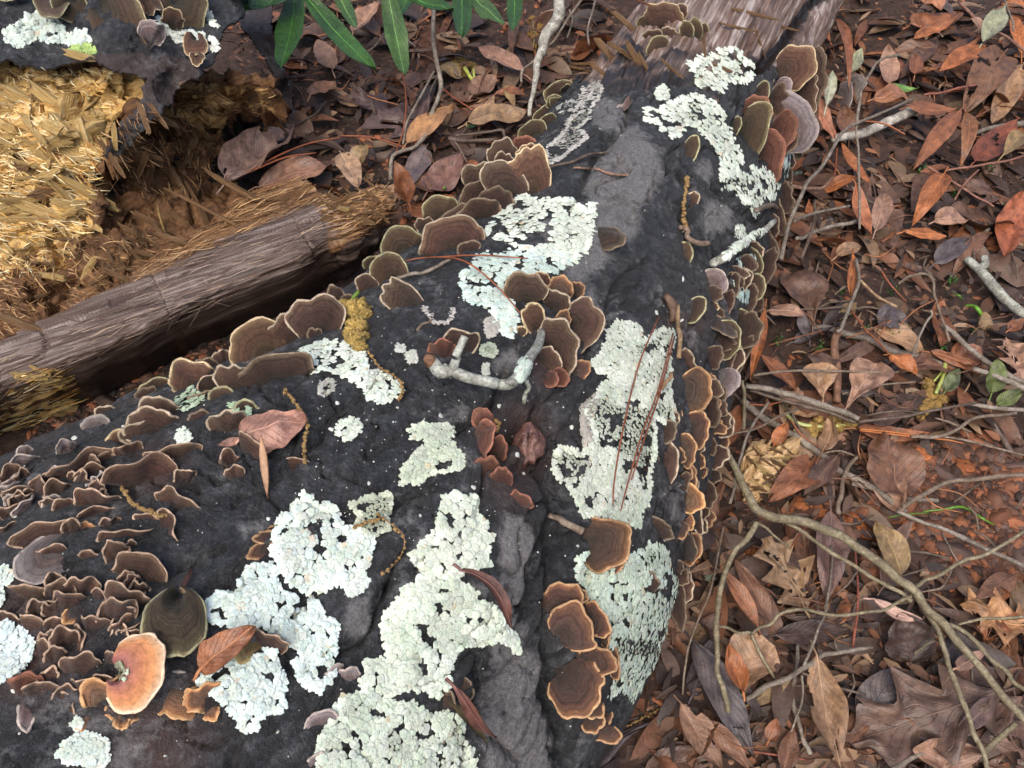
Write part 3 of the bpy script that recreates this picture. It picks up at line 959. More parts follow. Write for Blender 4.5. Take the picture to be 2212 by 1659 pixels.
FLANK_MARKS = {
    'in the stacked cluster beside green-white lichen': [(1205, 1320, 'topmost in the stacked cluster'), (1245, 1287, 'tucked behind the topmost stacked one'), (1275, 1340, 'at the lichen edge of the stacked cluster'), (1215, 1375, 'second tier of the stacked cluster'), (1235, 1395, 'small tongue on the second stacked tier'), (1255, 1430, 'joined above the largest stacked fan'), (1315, 1400, 'hidden behind the stacked cluster'), (1267, 1516, 'just below the largest stacked fan'), (1270, 1546, 'two below the largest stacked fan'), (1300, 1546, 'beside the lower stacked fans'), (1290, 1570, 'at the very foot of the stacked cluster')],
    'along the log edge facing the split decayed log': [(730, 660, 'above the knobbly catkin cluster'), (686, 716, 'next to the knobbly catkin cluster'), (633, 736, 'overlapping the big tan-rimmed fan'), (565, 700, 'behind the big tan-rimmed fan'), (510, 840, 'below the very wide wavy fungus'), (480, 780, 'behind the very wide wavy fungus'), (420, 830, 'on the greenish edge lichen'), (400, 790, 'above the greenish edge lichen'), (330, 850, 'between greenish edge lichen and plank shadow'), (337, 900, 'upper of the overlapping edge trio'), (327, 933, 'middle of the overlapping edge trio'), (297, 935, 'lowest of the overlapping edge trio'), (277, 950, 'in front of the overlapping edge trio'), (215, 900, 'alone near the yellow plank splinters'), (490, 930, 'touching the tan leaf on bark'), (430, 900, 'on bare bark behind the tan leaf')],
    'on the log flank under the lichen-covered twig': [(1760, 320, 'behind the grey tiered fungus'), (1720, 380, 'below the bluish lichen tuft'), (1690, 450, 'at the log foot past the curved lichen'), (1490, 400, 'near the upper flank catkin string'), (1490, 550, 'at the butt of the lichen-sheathed twig'), (1640, 520, 'beside the lichen-sheathed twig'), (1560, 600, 'just under the lichen-sheathed twig'), (1625, 610, 'by the blue-green lichen rosette'), (1500, 680, 'beside the straw-coloured stalk'), (1560, 690, 'near the thin lichen streak'), (1600, 700, 'beside the thin lichen streak'), (1570, 770, 'above the violet-grey fungus'), (1625, 750, 'behind the long leaning orange leaf')],
    'in the orange-rimmed flank column': [(1500, 800, 'at the head of the orange-rimmed column'), (1570, 830, 'around the violet-grey fungus'), (1500, 880, 'beside the biggest lichen sheet'), (1550, 900, 'below the violet-grey fungus'), (1440, 980, 'overlapping the biggest lichen sheet'), (1510, 970, 'halfway down the orange-rimmed column'), (1560, 980, 'against the olive branch tip'), (1500, 1070, 'at the foot of the orange-rimmed column'), (1540, 1090, 'behind the olive branch'), (1490, 1150, 'beyond the ear-shaped fungus'), (1500, 1250, 'next to the isolated white lichen fleck'), (1470, 1320, 'above the litter by the lower flank')]}


def cap(bx, by, tx, ty, w, style='brown', e=None, roll=0.0, where='log', wave=None, phim=None, dish=None, label=None, place='', group=None, free=0.0):
    rs = np.random.default_rng(int(abs(bx * 7 + by * 13 + w * 31)) % 99991)
    if where == 'log':
        P, N = log_near(bx, by)
    else:
        P, N = hit(bx, by, where)
        N = smooth_n(bx, by, where, 22)
    mat, col, rimc, porec, look = STY[style]
    v = nrm(P - CAM)
    depth = (P - CAM) @ FW
    mpp = depth / F
    rl = nrm(RT - (RT @ v) * v)
    ul = np.cross(rl, v)
    if ul @ UPV < 0:
        ul = -ul
    di = nrm((tx - bx) * rl - (ty - by) * ul)
    lpx = math.hypot(tx - bx, ty - by)
    if e is None:
        e = 62
        for c in (12, 20, 28, 36, 44, 52):
            O = math.cos(math.radians(c)) * di - math.sin(math.radians(c)) * v
            if O @ N > 0.34:
                e = c
                break
    # never let a cap point into the bark
    while e < 72 and (math.cos(math.radians(e)) * di - math.sin(math.radians(e)) * v) @ N < (0.10 if free else 0.24):
        e += 3
    er = math.radians(e)
    O = math.cos(er) * di - math.sin(er) * v
    L = lpx * mpp / math.cos(er)
    W = w * mpp
    if style == 'curl':
        W, L = W * 1.12, L * 1.18
    L = min(L, 1.6 * W + 0.012)
    S0 = nrm(np.cross(O, -v))
    N0 = nrm(np.cross(S0, O))
    if N0 @ v > 0:
        N0 = -N0
    # the foot of the cap runs along the bark surface
    cx = np.cross(O, N)
    wt = 0.0 if free else 0.4 * np.linalg.norm(cx)
    if cx @ S0 < 0:
        cx = -cx
    S = nrm(S0 * (1 - wt) + cx * wt * 1.4)
    S = nrm(S - (S @ O) * O)
    N0 = nrm(np.cross(S, O))
    if N0 @ v > 0:
        N0 = -N0
    Nc = nrm(np.cross(S, O))
    if Nc @ N0 < 0:
        Nc = -Nc
    nt, nr = 30, 9
    pm = math.radians(phim if phim is not None else rs.uniform(122, 160))
    ph = np.linspace(-pm, pm, nt)
    k1, k2 = rs.integers(2, 4), rs.integers(5, 9)
    out = 1 + 0.07 * np.sin(k1 * ph + rs.uniform(0, 6)) + 0.04 * np.sin(k2 * ph + rs.uniform(0, 6)) + 0.05 * noise(np.stack([ph * 4 + rs.uniform(0, 90), ph * 0, ph * 0], -1))
    if style in ('pale', 'green', 'grey'):
        out = 1 + (out - 1) * 0.4
    s = W / 2 * np.sin(ph) * out
    o = L * (np.cos(ph) - math.cos(pm)) / (1 - math.cos(pm)) * out
    rho = np.array([0.03, 0.2, 0.38, 0.55, 0.7, 0.82, 0.9, 0.96, 1.0])
    wv = wave if wave is not None else rs.uniform(0.05, 0.12)
    dh = dish if dish is not None else rs.uniform(-0.02, 0.16)
    kk = rs.integers(2, 4)
    p1, p2 = rs.uniform(0, 6, 2)
    Rm = max(min(L, W), 0.55 * min(max(L, W), 0.03))
    zz = -dh * Rm * rho[:, None] ** 2 * (1 + 0 * ph[None]) + wv * Rm * rho[:, None] ** 2 * (np.sin(kk * ph + p1) + 0.45 * np.sin((kk + 3) * ph + p2))[None]
    zz = zz + 0.00035 * np.sin(rho * 26 + p1)[:, None] * rho[:, None]
    base = P - O * 0.003 - N * 0.0035
    fr = (0.002 + free) * sstep(0.03, 0.4, rho)[:, None, None] * N
    th = 0.0022 * (1 - rho) + 0.0007
    top = base + fr + (rho[:, None] * s[None])[..., None] * S + (rho[:, None] * o[None])[..., None] * O + (zz + th[:, None] * 0.5)[..., None] * Nc
    bot = base + fr + (rho[:, None] * s[None])[..., None] * S + (rho[:, None] * o[None])[..., None] * O + (zz - th[:, None] * 0.5)[..., None] * Nc
    uv = np.stack([np.repeat(((ph + pm) / (2 * pm))[None], nr, 0), np.repeat(rho[:, None], nt, 1)], -1).reshape(-1, 2)
    Fg = grid_faces(nr, nt)
    jit = tuple(np.clip(np.array(col) * rs.uniform(0.82, 1.2) * rs.uniform(0.95, 1.05, 3), 0, 2))
    root = mk('bracket_fungus', top.reshape(-1, 3), Fg, mat, origin=P, color=jit, uv=uv)
    root.color = (*jit, 1)
    if place in FLANK_MARKS:
        group, place = 'bracket fungi ' + place, min(FLANK_MARKS[place], key=lambda q: (q[0] - bx) ** 2 + (q[1] - by) ** 2)[2]
    if place == _c_place:
        place = min(CURL_MARKS, key=lambda q: (q[0] - bx) ** 2 + (q[1] - by) ** 2)[2]
        group = 'bracket fungi ' + _c_place
    if label is None:
        size = 'large' if w > 75 else ('small' if w < 38 else 'medium')
        label = '%s %s bracket fungus %s' % (size, look, place)
    if group is None:
        group = 'bracket fungi ' + place
    tag(root, label, 'fungus', group)
    mk('pore_surface', bot.reshape(-1, 3), Fg[:, ::-1], PORE, parent=root, origin=P, color=porec, uv=uv)
    # rim: a rounded, slightly swollen edge
    r0 = (0.00062 if w > 45 else 0.00055) if style != 'curl' else 0.00045
    ctr = 0.5 * (top[-1] + bot[-1])
    tang = nrm(np.gradient(ctr, axis=0))
    outw = nrm(np.cross(tang, np.repeat(Nc[None], nt, 0)))
    outw = np.where(((outw * (ctr - base)).sum(-1) < 0)[:, None], -outw, outw)
    a = np.linspace(0, 2 * math.pi, 6, endpoint=False)
    rr = r0 * (1 + 0.35 * noise(np.stack([ph * 9 + p1, ph * 0, ph * 0], -1)))
    tube = ctr[:, None] + rr[:, None, None] * (1.35 * np.cos(a)[None, :, None] * outw[:, None] + 0.9 * np.sin(a)[None, :, None] * Nc)
    mk('margin', tube.reshape(-1, 3), grid_faces(nt, 6, True), MARGIN, parent=root, origin=P, color=tuple(np.array(rimc) * rs.uniform(0.8, 1.15)))
    return root


def caps(c, r, rows, place, grow=1.0, **kw):
    for row in rows:
        (bx, by), (tx, ty) = T(c, r, [row[0:2], row[2:4]])
        tx, ty = bx + (tx - bx) * grow, by + (ty - by) * grow
        k = dict(kw)
        if len(row) > 6:
            k.update(row[6])
        cap(bx, by, tx, ty, row[4] / 3.0 * grow, row[5], place=place, **k)


_s = 'in the shingled row on the log shoulder'
caps(1, 0, [
    (1250, 880, 1170, 790, 200, 'green'), (1310, 740, 1270, 680, 170, 'green'), (1380, 660, 1395, 605, 90, 'green'), (1380, 600, 1340, 490, 200, 'green'),
    (1420, 570, 1440, 535, 70, 'green'), (1290, 570, 1270, 500, 110, 'green'), (1340, 790, 1300, 730, 120, 'green'), (1260, 830, 1220, 770, 110, 'green')],
    'in the mossy column by the slanting branch')
caps(1, 0, [
    (1180, 960, 1190, 855, 140, 'red'), (1050, 1050, 1020, 895, 200, 'brown'), (1060, 1080, 1030, 965, 120, 'brown'), (1200, 980, 1180, 918, 140, 'tan'),
    (1235, 1250, 1185, 945, 290, 'tan', {'label': 'tallest tan-rimmed zoned bracket fungus standing upright at the top of the row', 'wave': 0.03, 'dish': 0.1, 'phim': 140}),
    (900, 1200, 850, 1040, 210, 'brown'), (1110, 1270, 960, 1035, 270, 'brown'), (920, 1280, 850, 1150, 280, 'dark'), (1010, 1370, 980, 1200, 260, 'dark'),
    (650, 1410, 610, 1250, 240, 'green'), (900, 1420, 850, 1275, 320, 'dark', {'wave': 0.16}), (760, 1440, 700, 1345, 340, 'dark'), (540, 1470, 500, 1385, 120, 'brown'),
    (720, 1610, 680, 1385, 440, 'brown', {'label': 'widest brown zoned bracket fungus of the shoulder row, overlapping its neighbours', 'wave': 0.06}),
    (400, 1620, 360, 1445, 280, 'green'), (170, 1650, 190, 1560, 160, 'green'), (830, 1620, 790, 1540, 160, 'dark')], _s)
caps(1, 0, [
    (2080, 180, 2080, 5, 240, 'tan'), (1980, 160, 1950, 85, 130, 'green'), (2020, 240, 2010, 175, 120, 'brown'), (2120, 230, 2150, 165, 110, 'brown'), (2060, 310, 2010, 235, 150, 'green'), (2180, 100, 2190, 10, 120, 'brown')],
    'on the far bare-wood end of the log')
caps(2, 0, [(30, 235, 10, 125, 90, 'green'), (90, 245, 60, 105, 90, 'green'), (135, 225, 130, 135, 70, 'green')], 'on the far bare-wood end of the log')
caps(1, 0, [(1650, 1490, 1810, 1580, 210, 'dark', {'e': 48, 'label': 'lone dark brown bracket fungus leaning out beside the grey bark patch'})], '')
_r = 'in the overlapping tiers beside the long curved lichen'
caps(2, 0, [
    (720, 520, 885, 560, 330, 'dark'), (620, 470, 795, 420, 240, 'tan'), (700, 610, 840, 640, 230, 'brown'), (610, 560, 690, 580, 100, 'grey'),
    (560, 660, 655, 680, 200, 'dark'), (620, 840, 790, 745, 340, 'grey'), (470, 630, 545, 645, 160, 'green'), (400, 740, 540, 755, 200, 'red'), (820, 770, 880, 765, 200, 'dark'),
    (560, 870, 695, 900, 260, 'red'), (600, 940, 660, 1000, 230, 'dark'), (370, 850, 515, 900, 340, 'green', {'label': 'greenish grey crescent bracket fungus with pale wavy rim over a reddish one'}),
    (500, 1020, 625, 990, 290, 'red', {'label': 'rusty red bracket fungus fanning out below the greenish grey crescent one'}), (330, 830, 372, 840, 110, 'green')], _r, grow=1.18, free=0.004)
caps(2, 0, [
    (1020, 580, 1155, 565, 230, 'grey', {'where': 'ground', 'e': 40}), (1000, 660, 1098, 650, 280, 'grey', {'where': 'ground', 'e': 40})], 'by the pale upright leaf')
_f = 'on the log flank under the lichen-covered twig'
caps(2, 0, [
    (820, 940, 890, 920, 190, 'dark'), (20, 970, 115, 990, 250, 'green', {'label': 'dark greenish bracket fungus hanging below the bend of the long curved lichen'}),
    (40, 1340, 125, 1345, 230, 'brown', {'label': 'brown bracket fungus beside the dried ochre catkin string'}), (640, 1300, 750, 1290, 190, 'dark'), (610, 1410, 690, 1380, 250, 'dark'),
    (590, 1590, 650, 1560, 210, 'dark'), (450, 1630, 520, 1580, 140, 'brown'), (10, 1640, 90, 1640, 160, 'green'), (780, 1060, 825, 1050, 90, 'brown'), (780, 1130, 810, 1150, 70, 'brown'),
    (720, 1150, 770, 1130, 110, 'dark'), (700, 1240, 780, 1230, 120, 'dark'), (660, 1500, 720, 1480, 150, 'dark')], _f)
caps(2, 1, [
    (190, 200, 275, 85, 180, 'grey'), (170, 230, 275, 260, 120, 'dark'), (390, 150, 468, 160, 150, 'brown'), (470, 165, 528, 165, 90, 'brown'), (420, 280, 505, 290, 200, 'dark'),
    (60, 330, 160, 380, 200, 'green'), (215, 330, 260, 335, 70, 'tan'), (290, 300, 362, 310, 160, 'dark'), (360, 480, 497, 560, 340, 'dark'), (220, 530, 392, 560, 270, 'green'),
    (240, 370, 305, 512, 160, 'dark'), (370, 640, 442, 680, 300, 'dark'), (170, 650, 292, 650, 150, 'dark'), (290, 700, 348, 720, 200, 'dark'), (20, 690, 100, 640, 170, 'brown'), (520, 60, 620, 90, 240, 'dark'), (540, 330, 600, 360, 120, 'dark')], _f)
_o = 'in the orange-rimmed flank column'
caps(2, 1, [
    (230, 770, 345, 900, 240, 'grey', {'label': 'smooth violet-grey bracket fungus tucked behind the orange-rimmed ones'}),
    (200, 830, 258, 815, 130, 'orange'), (20, 870, 215, 860, 280, 'orange'), (-10, 1020, 28, 1020, 120, 'orange'), (160, 1010, 275, 1020, 200, 'dark'), (60, 1120, 210, 1130, 230, 'orange'),
    (190, 1230, 247, 1220, 120, 'dark'), (0, 1260, 112, 1240, 220, 'orange'), (110, 1320, 172, 1310, 120, 'orange'), (-10, 1290, 47, 1270, 100, 'orange'), (50, 1430, 128, 1420, 170, 'orange'),
    (-20, 1410, 92, 1390, 180, 'orange'), (130, 1400, 190, 1400, 80, 'orange'), (20, 1580, 158, 1560, 190, 'ochre')], _o)
caps(1, 1, [(2090, 1130, 2200, 1160, 150, 'dark'), (2080, 1350, 2215, 1350, 280, 'brown'), (2150, 1040, 2215, 1020, 130, 'brown'), (1990, 1350, 2070, 1400, 170, 'dark')], _o)
caps(1, 2, [
    (2050, 120, 2100, 30, 250, 'dark'), (2000, 520, 2040, 388, 130, 'dark', {'label': 'lone dark brown bracket fungus sitting in the middle of a lichen patch', 'e': 35}),
    (2170, 350, 2215, 300, 160, 'dark')], 'on the flank below the orange-rimmed column')
caps(2, 2, [(20, 60, 112, 50, 120, 'ochre'), (10, 400, 88, 400, 230, 'dark'), (60, 540, 92, 795, 130, 'dark'), (290, 130, 348, 120, 190, 'brown')], 'on the flank below the orange-rimmed column')
_re = np.random.default_rng(14)
for _k in range(44):
    _y = _re.uniform(560, 1330)
    _x = np.interp(_y, [560, 700, 900, 1100, 1330], [1600, 1560, 1510, 1490, 1450]) + _re.uniform(-18, 60)
    _l = _re.uniform(20, 44)
    _a = _re.normal(0.15, 0.45)
    cap(_x, _y, _x + _l * math.cos(_a), _y + _l * math.sin(_a), _re.uniform(26, 72), ['dark', 'brown', 'orange', 'dark', 'brown'][_k % 5] if _y > 780 else ['dark', 'brown', 'dark', 'green'][_k % 4], place=_o if _y > 780 else _f)
_b = 'in the ruffled cluster at the bent twig'
caps(1, 1, [
    (1200, 300, 1150, 112, 280, 'brown'), (1290, 175, 1285, 100, 115, 'tan'), (1360, 340, 1460, 255, 200, 'brown'), (1400, 270, 1440, 145, 175, 'orange'), (1500, 245, 1555, 175, 105, 'orange'),
    (1260, 480, 1210, 290, 140, 'tan'), (1490, 450, 1690, 480, 360, 'brown', {'label': 'broad ear-shaped brown bracket fungus with fine grey zones beside the bent twig'}), (1420, 445, 1460, 355, 95, 'orange'),
    (1330, 640, 1540, 575, 410, 'brown', {'label': 'long scalloped brown bracket fungus hugging the foot of the bent twig'}), (1300, 690, 1435, 680, 160, 'brown'), (1380, 790, 1485, 825, 120, 'red'), (1160, 505, 1180, 447, 65, 'tan'), (1520, 760, 1600, 690, 130, 'orange'), (1330, 800, 1400, 850, 110, 'red')], _b, free=0.004)
caps(1, 1, [(660, 650, 650, 522, 170, 'red', {'e': 45}), (790, 605, 770, 457, 220, 'brown', {'e': 45})], 'behind the stub of the bent twig')
caps(1, 1, [
    (960, 1130, 880, 985, 160, 'red', {'e': 30}), (880, 1190, 980, 1190, 300, 'red', {'e': 55}), (930, 1410, 900, 1288, 210, 'red', {'e': 40}), (1050, 1470, 1040, 1335, 130, 'red', {'e': 35}), (1160, 1610, 1205, 1530, 170, 'red', {'e': 55}), (1000, 1290, 1040, 1160, 140, 'red', {'e': 50})],
    'beside the wet knot hole')
caps(1, 1, [
    (490, 325, 255, 160, 210, 'brown', {'label': 'oval grey-brown bracket fungus lying flat below the curved needle', 'wave': 0.03, 'phim': 140}),
    (330, 140, 230, -25, 250, 'green'), (190, 205, 105, 105, 130, 'brown'), (40, 295, 30, 215, 80, 'dark')], _s)
_l = 'along the log edge facing the split decayed log'
caps(0, 1, [
    (2190, 330, 2130, 178, 150, 'dark'), (2060, 490, 2020, 222, 340, 'brown'), (1690, 430, 1680, 380, 110, 'dark'), (1900, 550, 1830, 350, 310, 'brown'), (2040, 515, 2020, 430, 90, 'dark'),
    (1720, 630, 1610, 415, 430, 'tan', {'label': 'big tan-rimmed fan bracket fungus on the log edge facing the split wood', 'wave': 0.04}), (1170, 680, 1165, 603, 80, 'brown'), (1440, 690, 1400, 578, 120, 'brown'), (1320, 750, 1290, 635, 190, 'dark'),
    (1250, 830, 1180, 645, 270, 'tan'), (1780, 800, 1740, 620, 540, 'dark', {'wave': 0.12, 'label': 'very wide wavy dark bracket fungus above the ochre catkin string'}), (1530, 860, 1450, 672, 210, 'brown'), (1390, 860, 1420, 765, 200, 'curl', {'e': 55}),
    (1430, 905, 1400, 812, 150, 'green'), (1320, 910, 1310, 845, 200, 'dark'), (1590, 990, 1600, 895, 140, 'green'), (1290, 1045, 1280, 965, 140, 'dark'), (1000, 860, 960, 770, 190, 'green'), (950, 900, 900, 830, 130, 'dark'),
    (1470, 1130, 1470, 955, 240, 'brown', {'e': 40}), (1600, 1270, 1645, 1220, 220, 'curl', {'e': 60}), (1010, 1040, 960, 885, 290, 'brown'), (980, 1140, 920, 958, 330, 'brown'), (890, 1150, 840, 1042, 210, 'brown'), (830, 1200, 770, 1075, 220, 'tan'),
    (680, 1010, 660, 930, 120, 'brown'), (620, 1100, 600, 995, 160, 'grey')], _l)
_c = 'among curled fungi on the broad log end'
E1 = {'e': 46, 'wave': 0.14}
caps(0, 1, [
    (830, 1270, 820, 1196, 150, 'curl', E1), (560, 1370, 540, 1278, 400, 'curl', {'e': 50, 'wave': 0.26}), (1120, 1310, 1110, 1222, 300, 'curl', E1), (1030, 1340, 1030, 1268, 170, 'curl', E1),
    (900, 1470, 880, 1325, 390, 'curl', {'e': 45, 'wave': 0.22}), (1890, 1370, 1880, 1308, 240, 'curl', E1), (1490, 1340, 1460, 1255, 110, 'curl', E1), (1520, 1430, 1510, 1355, 110, 'curl', E1), (1200, 1440, 1190, 1357, 120, 'curl', E1),
    (1150, 1630, 1190, 1545, 300, 'curl', E1), (350, 1450, 350, 1378, 180, 'curl', E1), (250, 1540, 290, 1475, 210, 'curl', E1), (140, 1530, 130, 1462, 210, 'curl', E1), (640, 1600, 650, 1505, 270, 'curl', E1),
    (80, 1430, 70, 1348, 160, 'curl', E1), (150, 1350, 140, 1258, 200, 'grey', E1), (620, 1665, 610, 1605, 190, 'curl', E1), (100, 1660, 100, 1592, 190, 'curl', E1), (150, 1580, 140, 1512, 140, 'curl', E1), (420, 1620, 410, 1560, 150, 'curl', E1), (330, 1590, 300, 1540, 120, 'grey', E1)], _c)
caps(0, 2, [
    (330, 150, 310, 72, 400, 'curl', E1), (550, 105, 550, 45, 120, 'ochre', E1), (820, 155, 810, 97, 300, 'curl', E1), (760, 300, 730, 175, 140, 'curl', {'e': 40}), (830, 235, 815, 178, 80, 'curl', E1),
    (1090, 120, 1145, 85, 260, 'curl', E1), (960, 45, 960, -2, 160, 'curl', E1), (900, 430, 935, 308, 340, 'curl', {'e': 45, 'wave': 0.14}), (900, 545, 890, 445, 110, 'curl', E1), (790, 610, 815, 475, 260, 'curl', E1),
    (740, 710, 765, 565, 210, 'curl', E1), (590, 760, 625, 675, 190, 'curl', E1), (690, 750, 745, 740, 160, 'curl', E1), (250, 570, 260, 485, 320, 'curl', E1), (420, 630, 420, 515, 170, 'curl', E1), (250, 660, 240, 555, 130, 'curl', E1),
    (470, 655, 415, 735, 115, 'ochre', {'e': 30}), (520, 530, 530, 415, 180, 'curl', E1), (180, 770, 215, 685, 210, 'curl', E1), (50, 700, 50, 635, 140, 'curl', E1), (420, 870, 380, 765, 150, 'curl', E1), (300, 940, 335, 855, 210, 'curl', E1),
    (500, 1050, 520, 925, 240, 'curl', E1), (150, 1180, 160, 1045, 240, 'red', E1), (290, 1160, 312, 1095, 200, 'curl', E1), (170, 1215, 200, 1430, 95, 'grey', {'e': 20}), (790, 780, 830, 740, 130, 'curl', E1), (640, 560, 650, 490, 120, 'curl', E1), (330, 760, 340, 690, 120, 'curl', E1),
    (700, 1220, 645, 1075, 300, 'ochre', E1), (600, 1170, 620, 1090, 140, 'ochre', E1)], _c)
caps(0, 2, [
    (400, 190, 180, 420, 300, 'grey', {'label': 'grey-violet bracket fungus with silvery zones like a shell, lying flat', 'wave': 0.03, 'e': 18}),
    (1160, 560, 1190, 968, 370, 'green', {'label': 'large greenish brown fan bracket fungus above the pale orange one', 'wave': 0.04, 'e': 10, 'phim': 165, 'free': 0.012}),
    (810, 1050, 1100, 1075, 470, 'pale', {'label': 'large smooth pale orange bracket fungus with a cream rim', 'wave': 0.025, 'dish': 0.16, 'e': 16, 'phim': 138, 'free': 0.016}),
    (1180, 985, 1190, 1070, 150, 'grey', {'label': 'small mauve bracket fungus between the greenish fan and the ochre frills', 'e': 25})], _c)
caps(0, 2, [
    (1150, 1110, 1180, 1345, 250, 'ochre', {'e': 30}), (1320, 1190, 1215, 1275, 170, 'ochre', {'e': 35}), (1330, 1210, 1310, 1105, 250, 'ochre', E1), (1350, 1275, 1395, 1355, 110, 'ochre', {'e': 40}),
    (600, 1330, 610, 1465, 190, 'ochre', {'e': 30}), (730, 1270, 710, 1358, 90, 'ochre', {'e': 30}), (790, 1320, 795, 1435, 85, 'ochre', {'e': 30}), (850, 1315, 875, 1395, 100, 'orange', {'e': 35})], 'around the large pale orange one')
caps(0, 2, [(1765, 160, 1625, 160, 85, 'orange', {'e': 25}), (1760, 225, 1600, 280, 110, 'orange', {'e': 25}), (1750, 95, 1735, 62, 95, 'orange', {'e': 40})], 'at the tip of a ruffled lichen patch')
caps(0, 2, [
    (1650, 820, 1550, 965, 190, 'olive', {'label': 'olive green bracket fungus wrapped against the folded orange leaf', 'e': 25}), (1730, 870, 1770, 792, 220, 'curl', {'e': 55, 'label': 'thin tan bracket fungus edge rising over the lichen by the folded leaf'})], '')
caps(0, 2, [(2090, 1390, 2060, 1295, 220, 'grey', {'e': 45}), (2090, 1665, 2000, 1585, 180, 'grey', {'e': 40}), (2170, 1055, 2140, 1003, 150, 'grey', {'e': 50})], 'in the furrow beside the cream mat')
caps(1, 2, [(40, 1095, 50, 1003, 160, 'grey', {'e': 50})], 'in the furrow beside the cream mat')
_rc = np.random.default_rng(4)
for _k in range(56):
    _q = T(0, 1, [(_rc.uniform(0, 700), _rc.uniform(1250, 1640))])[0] if _k % 5 < 2 else T(0, 2, [(_rc.uniform(20, 900), _rc.uniform(0, 1300))])[0]
    _a = _rc.normal(-1.5, 0.5)
    _l = _rc.uniform(14, 30)
    cap(_q[0], _q[1], _q[0] + _l * math.cos(_a), _q[1] + _l * math.sin(_a), _rc.uniform(24, 60), 'curl' if _k % 5 else 'grey', e=float(_rc.uniform(40, 58)), wave=float(_rc.uniform(0.09, 0.17)), place=_c)
_d = 'in the stacked cluster beside green-white lichen'
caps(1, 2, [
    (1390, 650, 1480, 465, 290, 'orange', {'e': 30}), (1520, 545, 1565, 475, 110, 'orange'), (1690, 800, 1750, 800, 140, 'orange'), (1740, 960, 1810, 950, 210, 'orange'), (1610, 705, 1718, 660, 230, 'orange', {'e': 30}), (1420, 810, 1570, 640, 340, 'orange', {'e': 30}),
    (1490, 870, 1530, 757, 120, 'orange', {'e': 40}), (1540, 970, 1765, 960, 230, 'orange', {'e': 26}), (1590, 1230, 1560, 1340, 180, 'orange'), (1600, 1320, 1590, 1435, 170, 'orange'), (1690, 1320, 1745, 1350, 140, 'orange'), (1660, 1390, 1640, 1495, 260, 'orange'),
    (1430, 1040, 1630, 1255, 350, 'orange', {'e': 24, 'wave': 0.05, 'label': 'largest fan of the stacked cluster, brown with a wide orange rim'})], _d, free=0.004)
caps(1, 2, [
    (1610, 200, 1900, 205, 340, 'orange', {'e': 24, 'wave': 0.04, 'label': 'ear-shaped brown bracket fungus with orange rim at the top of the lower lichen patch'}), (1735, 350, 1820, 285, 140, 'orange', {'label': 'small orange-rimmed bracket fungus growing on the ear-shaped one', 'e': 45})], '')
caps(1, 2, [(760, 1180, 790, 1078, 210, 'dark', {'e': 40}), (660, 1300, 640, 1180, 200, 'dark', {'e': 45})], 'beside the red leaf strip')
_t = 'on the bark of the broken rotten log'
caps(0, 0, [
    (100, 0, 110, 55, 210, 'green', {'e': 30}), (340, 5, 330, 150, 210, 'green', {'e': 20}), (520, 20, 465, 165, 210, 'green', {'e': 20}),
    (650, 60, 890, 285, 340, 'green', {'e': 20, 'label': 'broadest moss-green bracket fungus on the bark of the broken rotten log'}), (800, 10, 895, 140, 150, 'red', {'e': 25}), (930, 0, 965, 125, 120, 'brown', {'e': 25}),
    (1130, 20, 1225, 210, 310, 'green', {'e': 20}), (960, 320, 1000, 195, 160, 'grey', {'e': 35}), (1120, 200, 1150, 110, 140, 'tan', {'e': 40}), (1280, 265, 1270, 405, 140, 'tan', {'e': 30}), (1290, 400, 1300, 470, 90, 'tan', {'e': 30})], _t, where='stump', free=0.016)


